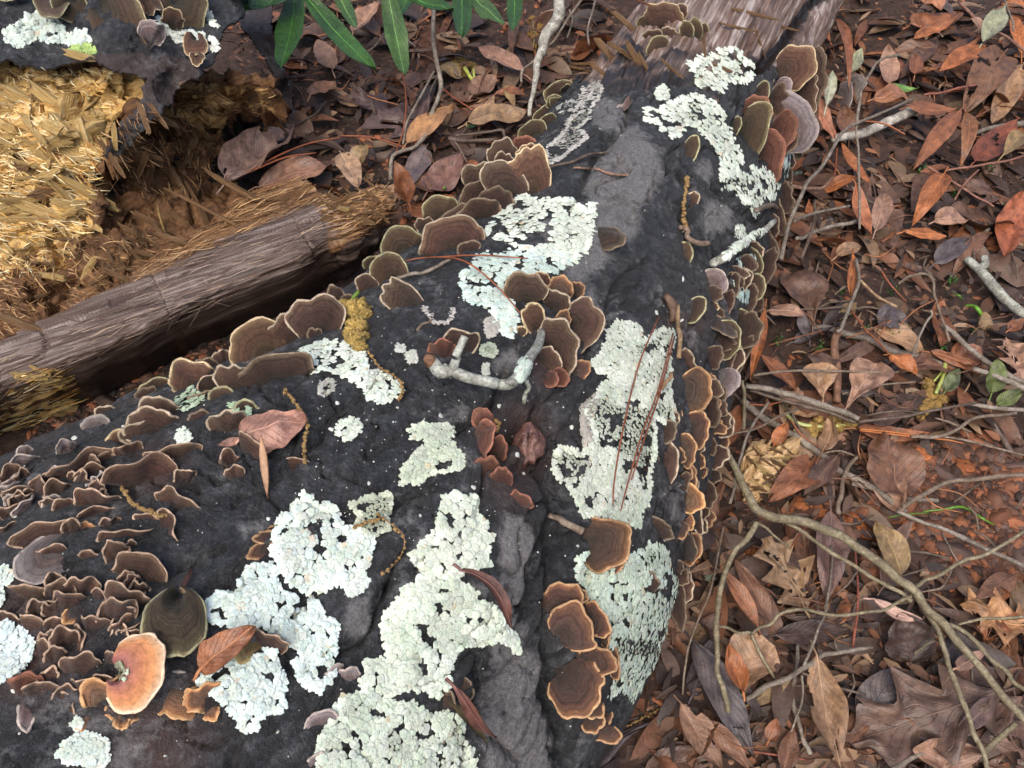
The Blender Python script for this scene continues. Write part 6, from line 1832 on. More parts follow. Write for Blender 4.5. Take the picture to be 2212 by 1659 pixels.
L2(2, 0, [
    (1230, 1130, 1350, 1610, 270, 'ovate', MAUV, 'large dark mauve leaf beneath hanging orange leaves', H(.010, .014)),
    (2080, 350, 1830, 720, 240, 'ovate', (0.20, 0.105, 0.06), 'large brown leaf in front of a tan one', H(.03, .02)),
    (2200, 430, 2005, 800, 150, 'ovate', TAN, 'tan leaf half hidden behind a large brown leaf', H(.02, .016)),
    (1465, 690, 1785, 690, 85, 'lance', ORBR, 'rusty leaf lying level beyond the white stick end', H(.045, .05)),
    (1800, 715, 1490, 1105, 115, 'lance', ORBR, 'long rusty leaf radiating down from a shared twig tip', H(.06, .03)),
    (1835, 735, 1800, 1085, 92, 'lance', (0.26, 0.12, 0.055), 'straight rusty leaf hanging from the shared twig tip', H(.06, .03)),
    (1755, 745, 1555, 1015, 90, 'lance', ORNG, 'orange leaf fanned beside the long rusty one', H(.055, .03)),
    (1700, 1115, 1485, 1465, 135, 'lance', ORNG, 'broad orange leaf arching over dark gaps', H(.04, .02)),
    (1125, 1190, 1225, 1520, 92, 'lance', (0.40, 0.16, 0.08), 'orange leaf on a thin hanging stem', H(.05, .03)),
    (1030, 930, 1215, 1180, 62, 'lance', ORNG, 'thin orange leaf beneath the white stick', H(.04, .03)),
    (875, 630, 985, 905, 72, 'lance', (0.42, 0.18, 0.10), 'salmon leaf leaning on the white stick', H(.09, .05)),
    (980, 120, 1075, 590, 62, 'lance', ORBR, 'slim rusty leaf hanging before the shell-grey fungi', H(.09, .08)),
    (1085, 465, 1165, 305, 92, 'lance', GRGN, 'grey-green leaf standing beside the thin vine', H(.05, .07)),
    (930, 690, 970, 460, 72, 'lance', (0.36, 0.39, 0.30), 'pale grey-green leaf upright against the log', H(.09, .12)),
    (1940, 280, 2095, 30, 135, 'lance', GRGN, 'big grey-green leaf pointing up by orange leaves', H(.05, .07)),
    (1480, 160, 1785, 80, 155, 'ovate', ORBR, 'dark rusty oval leaf in deep litter', H(.02, .02)),
    (1500, 240, 1715, 190, 65, 'lance', ORNG, 'bright orange leaf edge under the dark rusty oval leaf', H(.03, .03)),
    (1945, 225, 1575, 455, 52, 'lance', ORBR, 'very thin curved rusty leaf across the litter', H(.05, .04)),
    (1960, 310, 1655, 475, 125, 'lance', ORNG, 'orange leaf beneath the very thin curved one', H(.04, .03)),
    (1350, 535, 1330, 295, 115, 'ovate', PINK, 'pale pinkish leaf beside the thin vine', H(.02, .03)),
    (1505, 485, 1515, 345, 92, 'ovate', ORBR, 'small round rusty leaf near the pale pinkish leaf', H(.03, .03)),
    (1240, 640, 1475, 655, 115, 'ovate', (0.34, 0.17, 0.10), 'curled tan-orange leaf behind the white stick', H(.03, .03, curl=-.15)),
    (1900, 1035, 2175, 765, 175, 'ovate', (0.20, 0.065, 0.035), 'deep red-brown leaf with a glossy bend', H(.03, .04)),
    (2080, 1000, 2230, 860, 120, 'lance', OLIV, 'olive-tan leaf behind the deep red-brown leaf', H(.04, .04)),
    (1640, 1430, 1845, 1420, 130, 'ovate', PINK, 'crumpled pinkish leaf under the orange arch', H(.02, .02, curl=-.12)),
    (1440, 1500, 1710, 1530, 85, 'lance', ORNG, 'orange leaf beside the crumpled pinkish leaf', H(.02, .02)),
    (1640, 1700, 1860, 1540, 130, 'ovate', SLAT, 'slate grey leaf beside the thin stick', H(.012, .014)),
    (2215, 1230, 2090, 1660, 190, 'lance', (0.30, 0.10, 0.05), 'large reddish orange leaf with shine', H(.03, .03)),
    (1000, 1660, 1150, 1600, 100, 'ovate', TAN, 'small tan leaf at the log foot', H(.02, .02)),
    (1250, 1490, 1310, 1250, 120, 'ovate', (0.26, 0.16, 0.12), 'brown bent leaf on the large mauve leaf', H(.02, .03)),
    (1560, 0, 1680, 60, 110, 'ovate', (0.36, 0.17, 0.10), 'orange-tan leaf in the far litter', H(.03, .03)),
    (1880, 120, 1940, 230, 85, 'lance', PINK, 'small pink leaf by the reddish stem', H(.04, .04)),
    (2000, 1250, 1830, 1160, 90, 'lance', MAUV, 'mauve leaf crossed by a red stem', H(.02, .02)),
])
L2(1, 0, [
    (560, 810, 75, 560, 400, 'oak', (0.105, 0.07, 0.07), 'large purple-brown lobed leaf below the green leaves', H(.02, .03, fold=.05)),
    (420, 935, 735, 685, 135, 'lance', (0.34, 0.19, 0.09), 'orange-tan leaf crossed by the forked grey twig', H(.025, .03)),
    (815, 800, 1205, 712, 140, 'ovate', (0.28, 0.19, 0.11), 'tan ragged leaf by the pale slanting branch', H(.015, .018)),
    (1185, 475, 885, 305, 105, 'lance', (0.33, 0.20, 0.15), 'pointed pinkish tan leaf behind the pale slanting branch', H(.02, .03)),
    (545, 950, 425, 1195, 155, 'ovate', (0.15, 0.12, 0.125), 'grey-mauve leaf in a pair below the twig', H(.02, .02)),
    (560, 1235, 775, 985, 205, 'ovate', (0.20, 0.11, 0.09), 'reddish mauve leaf in a pair below the twig', H(.02, .025)),
    (440, 1315, 345, 1045, 125, 'lance', ORBR, 'upright rusty leaf at the splintered log end', H(.03, .07)),
    (90, 1090, 160, 935, 110, 'ovate', OLIV, 'small yellowish leaf in the litter pile', H(.02, .03)),
    (850, 610, 1005, 490, 140, 'ovate', (0.26, 0.16, 0.11), 'small tan leaf below the yellow-green catkin', H(.012, .015)),
    (1060, 555, 1125, 690, 60, 'lance', OLIV, 'tiny olive leaf below the pale slanting branch', H(.012, .012)),
    (0, 990, 110, 1200, 150, 'ovate', (0.36, 0.25, 0.17), 'pale tan torn leaf near the splintered log end', H(.03, .03)),
    (80, 210, 240, 10, 120, 'ovate', PINK, 'pink tan leaf behind the green leaves', H(.03, .04)),
    (640, 430, 770, 510, 120, 'ovate', OLIV, 'dull olive leaf beside the grey twig', H(.012, .015)),
    (1100, 190, 1240, 330, 130, 'lance', BRWN, 'brown leaf under the pale slanting branch', H(.01, .012)),
    (-60, 450, -160, 250, 130, 'ovate', PINK, 'pinkish leaf under the long green leaf', H(.03, .05)),
    (-200, 620, -40, 520, 120, 'ovate', (0.3, 0.16, 0.1), 'orange-tan leaf beside the rotten hollow', H(.03, .03)),
    (330, 1500, 380, 1330, 90, 'lance', BRWN, 'brown leaf tucked at the torn plank end', H(.06, .08)),
])
leaf((490, 392), (634, 275), 85, 'ovate', (0.30, 0.21, 0.18), .05, .045, label='pale folded leaf in front of the dark hollow', fold=.5)
leaf((560, 400), (720, 365), 55, 'lance', (0.24, 0.14, 0.10), .03, .03, label='tan leaf with a red needle across it by the hollow')
leaf((820, 75), (772, 10), 30, 'lance', BRWN, .03, .03, label='brown leaf piece between green leaves')

# leaves and strips lying on the black log
leaf(T(0, 1, [(1560, 1180)])[0], T(0, 1, [(1985, 1055)])[0], 88, 'ovate', (0.44, 0.25, 0.19), .008, .008, where='log', fold=.12, curl=-.03, label='smooth tan leaf lying on the dark bark with a splinter')
leaf(T(0, 1, [(1560, 1185)])[0], T(0, 1, [(1410, 1225)])[0], 16, 'lance', (0.34, 0.19, 0.15), .006, .004, where='log', label='pointed torn stalk end of the tan leaf on bark')
leaf(T(0, 2, [(1290, 1025)])[0], T(0, 2, [(1650, 745)])[0], 68, 'ovate', (0.36, 0.16, 0.08), .006, .018, where='log', fold=.5, curl=-.06, label='folded orange leaf stuck between bluish lichens')
leaf(T(1, 2, [(780, 375)])[0], T(1, 2, [(1105, 755)])[0], 26, 'lance', (0.15, 0.072, 0.06), .012, .008, where='log', fold=.6, twist=1.4, bend=.06, label='twisted red leaf over the broad cream lichen')
leaf(T(1, 2, [(725, 1120)])[0], T(1, 2, [(1005, 1465)])[0], 27, 'lance', (0.15, 0.07, 0.058), .02, .012, where='log', fold=.4, twist=.8, label='red leaf strip at the rim of the cream lichen mat')
leaf(T(1, 2, [(690, 1230)])[0], T(1, 2, [(945, 1490)])[0], 22, 'lance', (0.15, 0.12, 0.06), .012, .008, where='log', fold=.4, twist=.5, label='olive leaf strip under the red one at the lichen mat')
leaf(T(0, 1, [(1690, 1160)])[0], T(0, 1, [(1735, 1570)])[0], 15, 'lance', (0.44, 0.28, 0.18), .016, .004, where='log', fold=.7, label='thin pale wood splinter standing against the tan leaf', rib=False, name='wood_splinter', cat='splinter')
leaf(T(0, 2, [(1170, 510)])[0], T(0, 2, [(1245, 360)])[0], 10, 'lance', (0.16, 0.07, 0.06), .006, .006, where='log', fold=.5, label='thin red stalk pointing up from the greenish fan fungus', rib=False, name='leaf_stalk', cat='stalk')

# green strap leaves of a low plant
GP_ = obj('green_plant', None, loc=at_z(800, -160, 0.0))
tag(GP_, 'low plant with long glossy dark green strap leaves', 'plant')
for (b, t_, w, h0, h1, g) in [((640, -30), (607, 150), 56, .17, .14, 0), ((648, -30), (812, 152), 46, .17, .13, 1), ((835, -30), (874, 162), 47, .16, .11, 2), ((862, -25), (980, 24), 37, .16, .15, 0), ((997, -60), (998, 80), 44, .13, .12, 1),
                              ((1018, -20), (1087, 55), 40, .12, .11, 2), ((1113, -50), (1110, 66), 36, .11, .10, 1), ((640, -30), (510, 20), 42, .19, .18, 0), ((720, -40), (770, 62), 30, .13, .11, 2), ((900, -60), (860, 40), 34, .14, .12, 1)]:
    leaf(b, t_, w, 'strap', [(0.026, 0.078, 0.014), (0.034, 0.094, 0.019), (0.055, 0.115, 0.034)][g], h0, h1, abs_h=True, fold=.22, curl=.05, mat=GLEAF, parent=GP_, name='leaf_blade')


# ================================================================== twigs
def crom(P, n=6):
    P = np.asarray(P, float)
    Q = np.vstack([2 * P[0] - P[1], P, 2 * P[-1] - P[-2]])
    out = []
    for i in range(1, len(Q) - 2):
        for k in range(n):
            t = k / n
            a, b, c, d = Q[i - 1], Q[i], Q[i + 1], Q[i + 2]
            out.append(0.5 * (2 * b + (c - a) * t + (2 * a - 5 * b + 4 * c - d) * t * t + (3 * b - a - 3 * c + d) * t ** 3))
    out.append(P[-1])
    return np.array(out)


def tube(line, r, k=8, lumps=0.12, seed=0):
    line = np.asarray(line, float)
    n = len(line)
    r = np.interp(np.linspace(0, 1, n), np.linspace(0, 1, len(r)), r)
    tg = nrm(np.gradient(line, axis=0))
    a = np.cross(tg, np.array([0.2, 0.3, 0.93]))
    a = nrm(a)
    b = np.cross(tg, a)
    an = np.linspace(0, 2 * math.pi, k, endpoint=False)
    s = np.concatenate([[0], np.cumsum(np.linalg.norm(np.diff(line, axis=0), axis=1))])
    ns = noise(np.stack([np.repeat((s * 120)[:, None], k, 1) + seed, np.repeat((an * 0.8)[None], n, 0), np.zeros((n, k)) + seed], -1))
    nodes = 0.22 * np.exp(-((((s * 38 + seed) % 1.0) - 0.5) / 0.07) ** 2)
    rr = r[:, None] * (1 + lumps * ns + (nodes[:, None] * (0.4 if r.max() > 0.003 else 1) if lumps > 0.05 else 0))
    V = line[:, None] + rr[..., None] * (np.cos(an)[None, :, None] * a[:, None] + np.sin(an)[None, :, None] * b[:, None])
    V = np.vstack([V.reshape(-1, 3), line[0] - tg[0] * r[0] * 0.2, line[-1] + tg[-1] * r[-1] * 0.2])
    Fc = [tuple(int(q) for q in f) for f in grid_faces(n, k, True)]
    Fc += [(n * k, (j + 1) % k, j) for j in range(k)]
    Fc += [(n * k + 1, (n - 1) * k + j, (n - 1) * k + (j + 1) % k) for j in range(k)]
    return V, Fc


def path(pts, h, where):
    """picture pixels lifted h metres off the ground (or off the log)"""
    hs = np.interp(np.linspace(0, 1, len(pts)), np.linspace(0, 1, len(h)), h)
    out = []
    for (p, hh) in zip(pts, hs):
        if where == 'ground':
            out.append(at_z(p[0], p[1], hh))
        else:
            P, N = hit(p[0], p[1], where)
            d = ray(*p)
            out.append(P - d * hh)
    return np.array(out)


def twig(pts, r, h=(0.015,), where='ground', mat=None, color=(1, 1, 1), label=None, cat='twig', name='twig', parent=None, group=None, k=8, lumps=0.12, jit=True):
    pts = crom(np.array(pts, float), 5)
    P = path(pts, h, where)
    mpp = ((P.mean(0) - CAM) @ FW) / F
    rr = np.array(r) * mpp
    seed = int(abs(pts[0][0] + 3 * pts[0][1])) % 977
    if jit:
        L = np.linspace(0, len(P) * 0.28, len(P))
        P = P + np.stack([noise(np.stack([L + seed, L * 0 + q, L * 0], -1)) for q in (1, 2, 3)], -1) * min(rr.max(), 0.0022) * 0.9
    V, Fc = tube(P, rr, k, lumps, seed)
    o = mk(name, V, Fc, mat or TWIG, parent=parent, origin=P[0] if parent is None else np.array(parent.location), color=color)
    if parent is None:
        tag(o, label, cat, group)
    return o


BRO = (1.0, 0.88, 0.78)
GRY = (1.1, 1.08, 1.05)
OLV = (1.1, 1.08, 0.82)
DKB = (0.62, 0.52, 0.48)
# the forked olive branch in front
main = T(2, 1, [(250, 1100), (280, 1220), (350, 1380), (420, 1530), (480, 1640)]) + T(2, 2, [(600, 30), (800, 70), (1000, 160), (1200, 280), (1380, 420), (1500, 530), (1650, 690), (1800, 840), (1950, 1030), (2100, 1220), (2260, 1400), (2400, 1600)])
BR = twig(main, [6, 9.5, 10.5, 9.5, 8, 7.5], [.09, .10, .085, .075, .07], color=OLV, label='long forked olive-grey branch arching over the leaf litter', cat='branch', name='branch')
for pts, r, h in [
    (T(2, 2, [(480, 60), (380, 200), (300, 350), (240, 520), (220, 700), (215, 850), (230, 1000), (260, 1150), (285, 1280)]), [6.5, 6, 5.5, 6], [.095, .07, .035]),
    (T(2, 2, [(620, 50), (690, 80), (850, 180), (1000, 280), (1200, 400), (1350, 490), (1490, 580)]), [4, 4.4, 4.4], [.085, .07, .073]),
    (T(2, 2, [(1480, 510), (1560, 450), (1650, 420), (1850, 310), (2010, 250), (2212, 120)]), [4, 4, 3.5], [.075, .08, .09]),
    (T(2, 2, [(1540, 590), (1660, 800), (1740, 1000), (1800, 1200), (1870, 1400), (1950, 1600), (2010, 1720)]), [6, 5.6, 5.2], [.075, .07, .05]),
    (T(2, 2, [(1660, 700), (1850, 800), (2000, 950), (2120, 1070), (2212, 1150), (2300, 1230)]), [5, 4.8, 4.6], [.075, .08, .08]),
    (T(2, 2, [(1490, 530), (1350, 610), (1200, 650), (1050, 665), (900, 655), (780, 635), (660, 655), (560, 720), (450, 790)]), [3.6, 3.6, 3.2], [.075, .06, .035]),
    (T(2, 2, [(450, 790), (500, 910), (585, 1075)]), [3.6, 2.6], [.035, .025]),
    (T(2, 2, [(220, 735), (330, 770), (450, 790)]), [3, 3.6], [.055, .035]),
    (T(2, 2, [(1790, 735), (2000, 690), (2212, 680), (2300, 660)]), [2.6, 3, 3.3], [.075, .08, .08]),
    (T(2, 2, [(480, 60), (560, 120), (640, 190), (700, 240)]), [3, 2.2], [.09, .06])]:
    twig(pts, r, h, color=OLV, parent=BR, name='side_twig')

TW = [  # tile, points, radius, heights, colour/mat, label
    (2, 2, [(410, 1200), (600, 1110), (760, 1030), (860, 960), (1000, 910), (1240, 880)], [5, 6, 4], [.03, .04, .03], GRY, 'pale grey twig lying level over the oak leaves'),
    (2, 2, [(780, 1040), (1000, 1130), (1180, 1180)], [3, 2.4], [.036, .03], DKB, 'dark thin twig running onto the huge oak leaf'),
    (2, 2, [(965, 220), (960, 350), (940, 560), (900, 700), (850, 850), (790, 990)], [2.6, 3.2], [.03, .04], GRY, 'thin grey stem rising past the olive twig'),
    (2, 2, [(775, 1050), (770, 1200), (740, 1330), (700, 1450)], [2.8, 2.2], [.035, .02], GRY, 'short thin twig below the level grey twig'),
    (2, 2, [(745, 870), (730, 1000), (720, 1200), (760, 1350), (820, 1580)], [4, 5, 5], [.02, .02], GRY, 'upright mottled twig behind the level grey twig'),
    (2, 2, [(1350, 1680), (1540, 1570), (1700, 1500), (1860, 1440)], [6, 5, 3], [.03, .03], GRY, 'pale stick under the rounded pinkish leaf'),
    (2, 2, [(1950, 1570), (2070, 1460), (2170, 1370)], [6, 6], [.045, .06], OLV, 'stubby pale stick across the mauve-brown leaf'),
    (2, 2, [(1110, 260), (1130, 560), (1110, 880)], [2.2, 2.6], [.025, .025], (1.5, .55, .42), 'thin red stem standing in the litter'),
    (2, 2, [(1390, -10), (1600, 80), (1850, 180), (2010, 260), (2230, 360)], [4, 5, 5], [.035, .05], GRY, 'straight grey twig over the orange clay'),
    (2, 2, [(1500, 920), (1560, 870), (1620, 840)], [3, 2], [.03, .04], OLV, 'short olive twig stub by the branch fork'),
    (2, 2, [(0, 1180), (20, 1000), (60, 780), (180, 520), (260, 100)], [2.4, 2.4], [.02, .05, .07], BRO, 'thin brown stem along the log base'),
    (2, 2, [(330, 1170), (560, 1340), (700, 1480)], [3, 3], [.01, .01], DKB, 'dark twig sunk among wet leaves'),
    (2, 2, [(220, 1530), (480, 1560), (820, 1610)], [3, 2], [.016, .016], (1.2, .45, .35), 'red-brown stem low among wet leaves'),
    (2, 1, [(410, 840), (600, 880), (800, 930), (1000, 1000), (1140, 1065)], [6, 7.5, 6], [.05, .04], GRY, 'thick grey stick ending at the hanging catkins'),
    (2, 1, [(430, 875), (700, 945), (950, 1020), (1120, 1075)], [4, 4], [.04, .035], DKB, 'thinner dark stick alongside the thick grey one'),
    (2, 1, [(380, 930), (480, 1020), (620, 1110), (700, 1160), (800, 1220), (930, 1300), (1050, 1400), (1200, 1470), (1330, 1580), (1450, 1660)], [8, 8, 7], [.02, .015], GRY, 'long mottled grey-brown stick beside the rotten wood chunk'),
    (2, 1, [(460, 765), (700, 740), (1000, 740), (1400, 745)], [3, 3.2, 2], [.05, .05], BRO, 'horizontal thin brown stem over the spoon leaves'),
    (2, 1, [(390, 810), (395, 950), (402, 1130)], [3.6, 4], [.06, .04], OLV, 'short upright olive stem at the log foot'),
    (2, 1, [(830, 450), (1000, 490), (1200, 540), (1400, 620), (1600, 680), (1750, 725)], [7, 8, 6], [.018, .016], (.75, .72, .72), 'thick dark grey stick half buried in the soil'),
    (2, 1, [(1135, 20), (1130, 200), (1090, 320), (1030, 470), (1000, 500)], [3.6, 4], [.05, .04], GRY, 'thin grey stem with a hanging orange leaf'),
    (2, 1, [(1005, 480), (990, 600), (1010, 760), (1010, 940)], [8, 9, 8], [.03, .025], (1.25, .8, .62), 'reddish brown upright stick between spoon leaves'),
    (2, 1, [(1690, 440), (1800, 540), (1950, 660), (2100, 770), (2230, 830)], [5, 6, 6], [.03, .035], GRY, 'grey stick slanting past the pinkish lobed leaf'),
    (2, 1, [(1870, 740), (2050, 790), (2230, 855)], [5.5, 6.5], [.045, .05], GRY, 'blunt grey stick across the olive green leaf'),
    (2, 1, [(1140, 150), (1260, 260), (1400, 330)], [3, 3], [.02, .018], (1.6, 1.25, .9), 'pale straw stalk near the slate leaf'),
    (2, 1, [(1400, 180), (1450, 140), (1560, 125), (1630, 180), (1650, 330), (1720, 560)], [3, 3, 2.4], [.03, .03], BRO, 'hooked brown stem curling over the soil'),
    (2, 1, [(1610, 350), (1605, 390), (1540, 510), (1480, 665)], [2.6, 2.4], [.04, .03], GRY, 'kinked thin grey stem by the buried stick'),
    (2, 1, [(1540, 1165), (1800, 1190), (2212, 1295)], [2.6, 2.6], [.025, .025], BRO, 'long thin brown stem over the clay clods'),
    (2, 1, [(1480, 1180), (1700, 1160), (1900, 1060), (2150, 1020)], [4, 3.5], [.03, .03], BRO, 'curved brown twig near the small catkin cluster'),
    (2, 1, [(1150, 1070), (1400, 1040), (1600, 1000), (1900, 950)], [3.5, 3], [.035, .035], DKB, 'dark twig running from the thick grey stick to the catkins'),
    (2, 1, [(1860, 960), (2050, 990), (2230, 1000)], [4.5, 5], [.03, .03], GRY, 'pale twig under the olive green leaves'),
    (2, 1, [(550, 950), (450, 1100), (380, 1270), (340, 1450), (300, 1600)], [3, 3], [.09, .09], GRY, 'thin grey stem leaning over the rotten wood chunk'),
    (2, 1, [(740, 985), (600, 1050), (470, 1120), (300, 1160)], [2.6, 2.4], [.05, .05], BRO, 'thin brown stem meeting the thick grey stick'),
    (2, 1, [(1430, 1620), (1650, 1500), (1900, 1440), (2230, 1420)], [5, 5], [.035, .04], BRO, 'smooth brown twig curving over the clay'),
    (2, 1, [(1100, 1480), (1400, 1550), (1660, 1600)], [6, 5], [.014, .014], GRY, 'pale half-buried stick at the brown veined leaf'),
    (2, 1, [(1145, 1290), (1060, 1400), (1020, 1550), (1010, 1680)], [4.5, 5], [.02, .02], BRO, 'curled stalk beside the orange clay clods'),
    (2, 1, [(2000, 1080), (2080, 1180), (2130, 1270)], [7, 6], [.012, .012], DKB, 'dark stick piece near the curved brown twig'),
    (2, 1, [(540, 350), (800, 345), (1060, 330)], [2.4, 2.4], [.03, .03], DKB, 'thin dark stem over the flat mauve leaf'),
    (2, 1, [(1040, 890), (1250, 840), (1500, 810)], [2.4, 2], [.035, .035], BRO, 'fine brown stem over the glossy spoon leaf'),
    (2, 0, [(1400, 350), (1290, 390), (1220, 450), (1160, 600), (1130, 800), (1140, 1000), (1150, 1300), (1150, 1490)], [3, 3, 2.4], [.09, .09, .05], GRY, 'thin grey vine hanging past the white stick'),
    (2, 0, [(1490, 640), (1200, 770), (1050, 850), (960, 980), (830, 1170), (760, 1290), (690, 1450), (640, 1680)], [3, 4, 4], [.07, .10, .13, .13], GRY, 'slender grey twig crossing the white stick'),
    (2, 0, [(720, 1430), (830, 1390), (1070, 1335)], [3.2, 3], [.10, .06], GRY, 'short grey twig off the slender one'),
    (2, 0, [(860, 1300), (845, 1450), (770, 1670)], [3.6, 3.6], [.06, .05], DKB, 'dark hanging twig in the shade of the log'),
    (2, 0, [(670, 1190), (780, 1220), (900, 1210), (970, 1150)], [4, 3], [.10, .08], (1.2, .85, .7), 'brown knobbly twig under the bluish lichen tuft'),
    (2, 0, [(730, 1550), (800, 1530), (960, 1470), (1120, 1430)], [4.5, 4], [.06, .04], GRY, 'weathered twig at the log foot'),
    (2, 0, [(1580, 1080), (1750, 1180), (1900, 1270), (2020, 1340)], [2.4, 2], [.04, .03], (1.3, .7, .6), 'reddish stem through the orange leaves'),
    (2, 0, [(1700, 1100), (1900, 1080), (2100, 1040), (2212, 1010)], [2.6, 2.4], [.05, .05], (1.3, .7, .6), 'long reddish stem beside the deep red leaf'),
    (2, 0, [(1760, 1300), (1830, 1190), (1920, 1100)], [2, 2], [.04, .04], (1.3, .7, .6), 'short reddish stem below the deep red leaf'),
    (2, 0, [(1570, 620), (1750, 580), (1900, 550)], [2.6, 2], [.05, .05], (1.4, .6, .5), 'red leaf stem beyond the white stick'),
    (2, 0, [(1790, 10), (1900, 130), (2100, 240), (2230, 330)], [3.2, 3], [.05, .05], (1.2, .75, .65), 'reddish stem over the far litter'),
    (2, 0, [(2090, 0), (2130, 120), (2150, 200)], [2, 2], [.06, .05], GRY, 'thin pale stem in the far litter'),
    (2, 0, [(1880, 880), (1990, 830), (2212, 790)], [4, 6], [.02, .02], GRY, 'pale stick among rusty leaves'),
    (2, 0, [(1820, 1640), (1900, 1570), (1990, 1480)], [5, 4], [.02, .02], GRY, 'pale short stick by the slate leaf'),
    (2, 0, [(1100, 1210), (1150, 1280), (1060, 1300)], [2, 2], [.04, .04], GRY, 'fine kinked stem near the hanging vine'),
    (1, 0, [(1570, -10), (1450, 150), (1380, 250), (1270, 370), (1180, 450), (1170, 540)], [2.8, 2.6], [.06, .05, .03], GRY, 'thin grey twig crossing the pale slanting branch'),
    (1, 0, [(605, 60), (605, 300), (630, 480), (640, 580), (600, 720), (560, 860), (480, 950), (340, 1010), (320, 1160)], [5.5, 5, 4.5, 4], [.07, .05, .03], GRY, 'forked grey twig dropping from the green plant'),
    (1, 0, [(600, 470), (500, 650), (430, 800), (400, 930)], [3, 2.5], [.05, .03], GRY, 'thin side twig beside the forked grey twig'),
    (1, 0, [(740, 880), (900, 860), (1040, 850), (1060, 890)], [3, 3], [.03, .03], DKB, 'dark stick behind the shingled fungus row'),
    (1, 0, [(700, 900), (800, 915), (1000, 900)], [5, 4], [.015, .015], DKB, 'thick dark stick behind the shingled fungus row'),
    (1, 0, [(1650, 0), (1610, 120), (1600, 200), (1610, 290)], [2.4, 2], [.06, .05], GRY, 'drooping pale stem beside the bare wood'),
    (1, 0, [(1480, 60), (1500, 130), (1460, 250)], [2, 2], [.04, .03], GRY, 'faint stem beside the pale branch'),
    (1, 0, [(1900, 80), (1930, 180), (1935, 260)], [2, 2], [.14, .13], OLV, 'thin olive stem before the bare wood fungi'),
]
for (c, r_, pts, rad, hh, colr, lab) in TW:
    twig(T(c, r_, pts), rad, hh, color=colr, label=lab)
twig(T(1, 0, [(1410, -40), (1400, 120), (1330, 230), (1290, 350), (1260, 480), (1240, 620), (1222, 750)], ), [13, 13, 11, 8, 5, 4], [.07, .06, .05, .04], mat=TWIGP, color=(1.05, 1.0, .95), label='pale slanting branch with blotchy bark behind the mossy fungi', cat='branch', name='branch', k=12)
twig(T(2, 0, [(975, 900), (1150, 870), (1300, 805), (1420, 750), (1495, 715)]), [8, 9.5, 10, 11], [.04, .035], mat=TWIGP, color=(1.15, 1.05, 1.0), label='white fallen stick among rusty leaves', cat='stick', name='stick', k=12)
twig(T(2, 1, [(1840, 15), (1950, 110), (2050, 240), (2150, 340), (2230, 390)]), [8, 11, 10, 9], [.03, .02], mat=TWIGP, color=(.8, .8, .76), label='pale lichen-spotted stick in the litter', cat='stick', name='stick', k=12)
STK = bpy.data.objects['stick.001']
twig(T(2, 1, [(1935, 95), (1955, 55), (1950, 15)]), [9, 8], [.026, .03], mat=TWIGP, color=(.7, .7, .66), parent=STK, name='stub')
# bent lichen-grey twig on the log
BT = twig(T(1, 1, [(1300, 490), (1275, 580), (1200, 690), (1130, 800), (1060, 835), (950, 815), (830, 790), (720, 750), (640, 745), (590, 690)]), [9, 11, 12.5, 12.5, 12, 11.5, 12.5, 15, 14], [.012, .03, .03, .022, .02], 'log', TWIGP, (.85, .87, .85), 'bent lichen-grey twig with an upturned stub on the bark', k=14, lumps=0.05, jit=False)
twig(T(1, 1, [(715, 735), (745, 650), (790, 540)]), [11, 9, 8.5], [.024, .045], 'log', TWIGP, (.8, .82, .8), parent=BT, name='stub', k=12)
twig(T(1, 1, [(595, 705), (578, 675), (570, 655)]), [14, 13, 11], [.022, .026], 'log', TWIG, (1.3, .8, .55), parent=BT, name='broken_end', k=10)
twig(T(1, 1, [(1210, 800), (1200, 880), (1180, 945)]), [5, 4.5], [.02, .008], 'log', TWIGP, (.9, .95, .85), parent=BT, name='stub')
# lichen-covered twig further up
LT = twig(T(2, 0, [(200, 1700), (290, 1650), (400, 1575), (500, 1510), (590, 1440)]), [9, 9, 8, 7], [.03, .045, .05], 'log', TWIGP, (1.0, 1.0, .95), 'straight twig thickly covered in pale lichen', k=10)
twig(T(2, 0, [(180, 1590), (60, 1560), (20, 1500)]) + T(2, 0, [(-10, 1480)]), [6, 5], [.02, .01], 'log', TWIG, (1.1, .9, .8), parent=LT, name='side_twig')
B_SETS['lichen_twig'] = [bvh(*[(np.array([LT.matrix_basis @ v.co for v in LT.data.vertices])), [tuple(p.vertices) for p in LT.data.polygons]])]
lichen(T(2, 0, [(260, 1690), (270, 1620), (400, 1550), (490, 1490), (590, 1430), (595, 1460), (500, 1545), (400, 1610), (300, 1680)]), 13, dens=.34, where='lichen_twig', tint=W, seed=61, label='pale lichen sheathing the straight twig')
lichen(T(2, 0, [(350, 1470), (390, 1470), (400, 1530), (350, 1540)]), 12, dens=.4, tint=W, seed=62, label='tuft of pale lichen beside the lichen-sheathed twig')
B_SETS['bent_twig'] = [bvh(*[(np.array([BT.matrix_basis @ v.co for v in BT.data.vertices])), [tuple(p.vertices) for p in BT.data.polygons]])]
lichen(T(1, 1, [(1140, 690), (1180, 670), (1280, 740), (1270, 790), (1200, 820), (1160, 810)]), 17, dens=.3, where='bent_twig', tint=Bt, seed=63, label='mint lichen leaf wrapped on the bend of the grey twig')
twig(T(2, 0, [(480, 1350), (560, 1340), (620, 1360), (640, 1440)]), [5, 4], [.03, .02], 'log', TWIG, (.9, .85, .8), label='hooked dark twig at the lower end of the long curved lichen')
twig(T(1, 1, [(370, 130), (500, 110), (610, 70), (700, 35)]), [4, 4.5, 3.5], [.006, .008], 'log', TWIG, GRY, 'short grey twig lying by the curved needle')
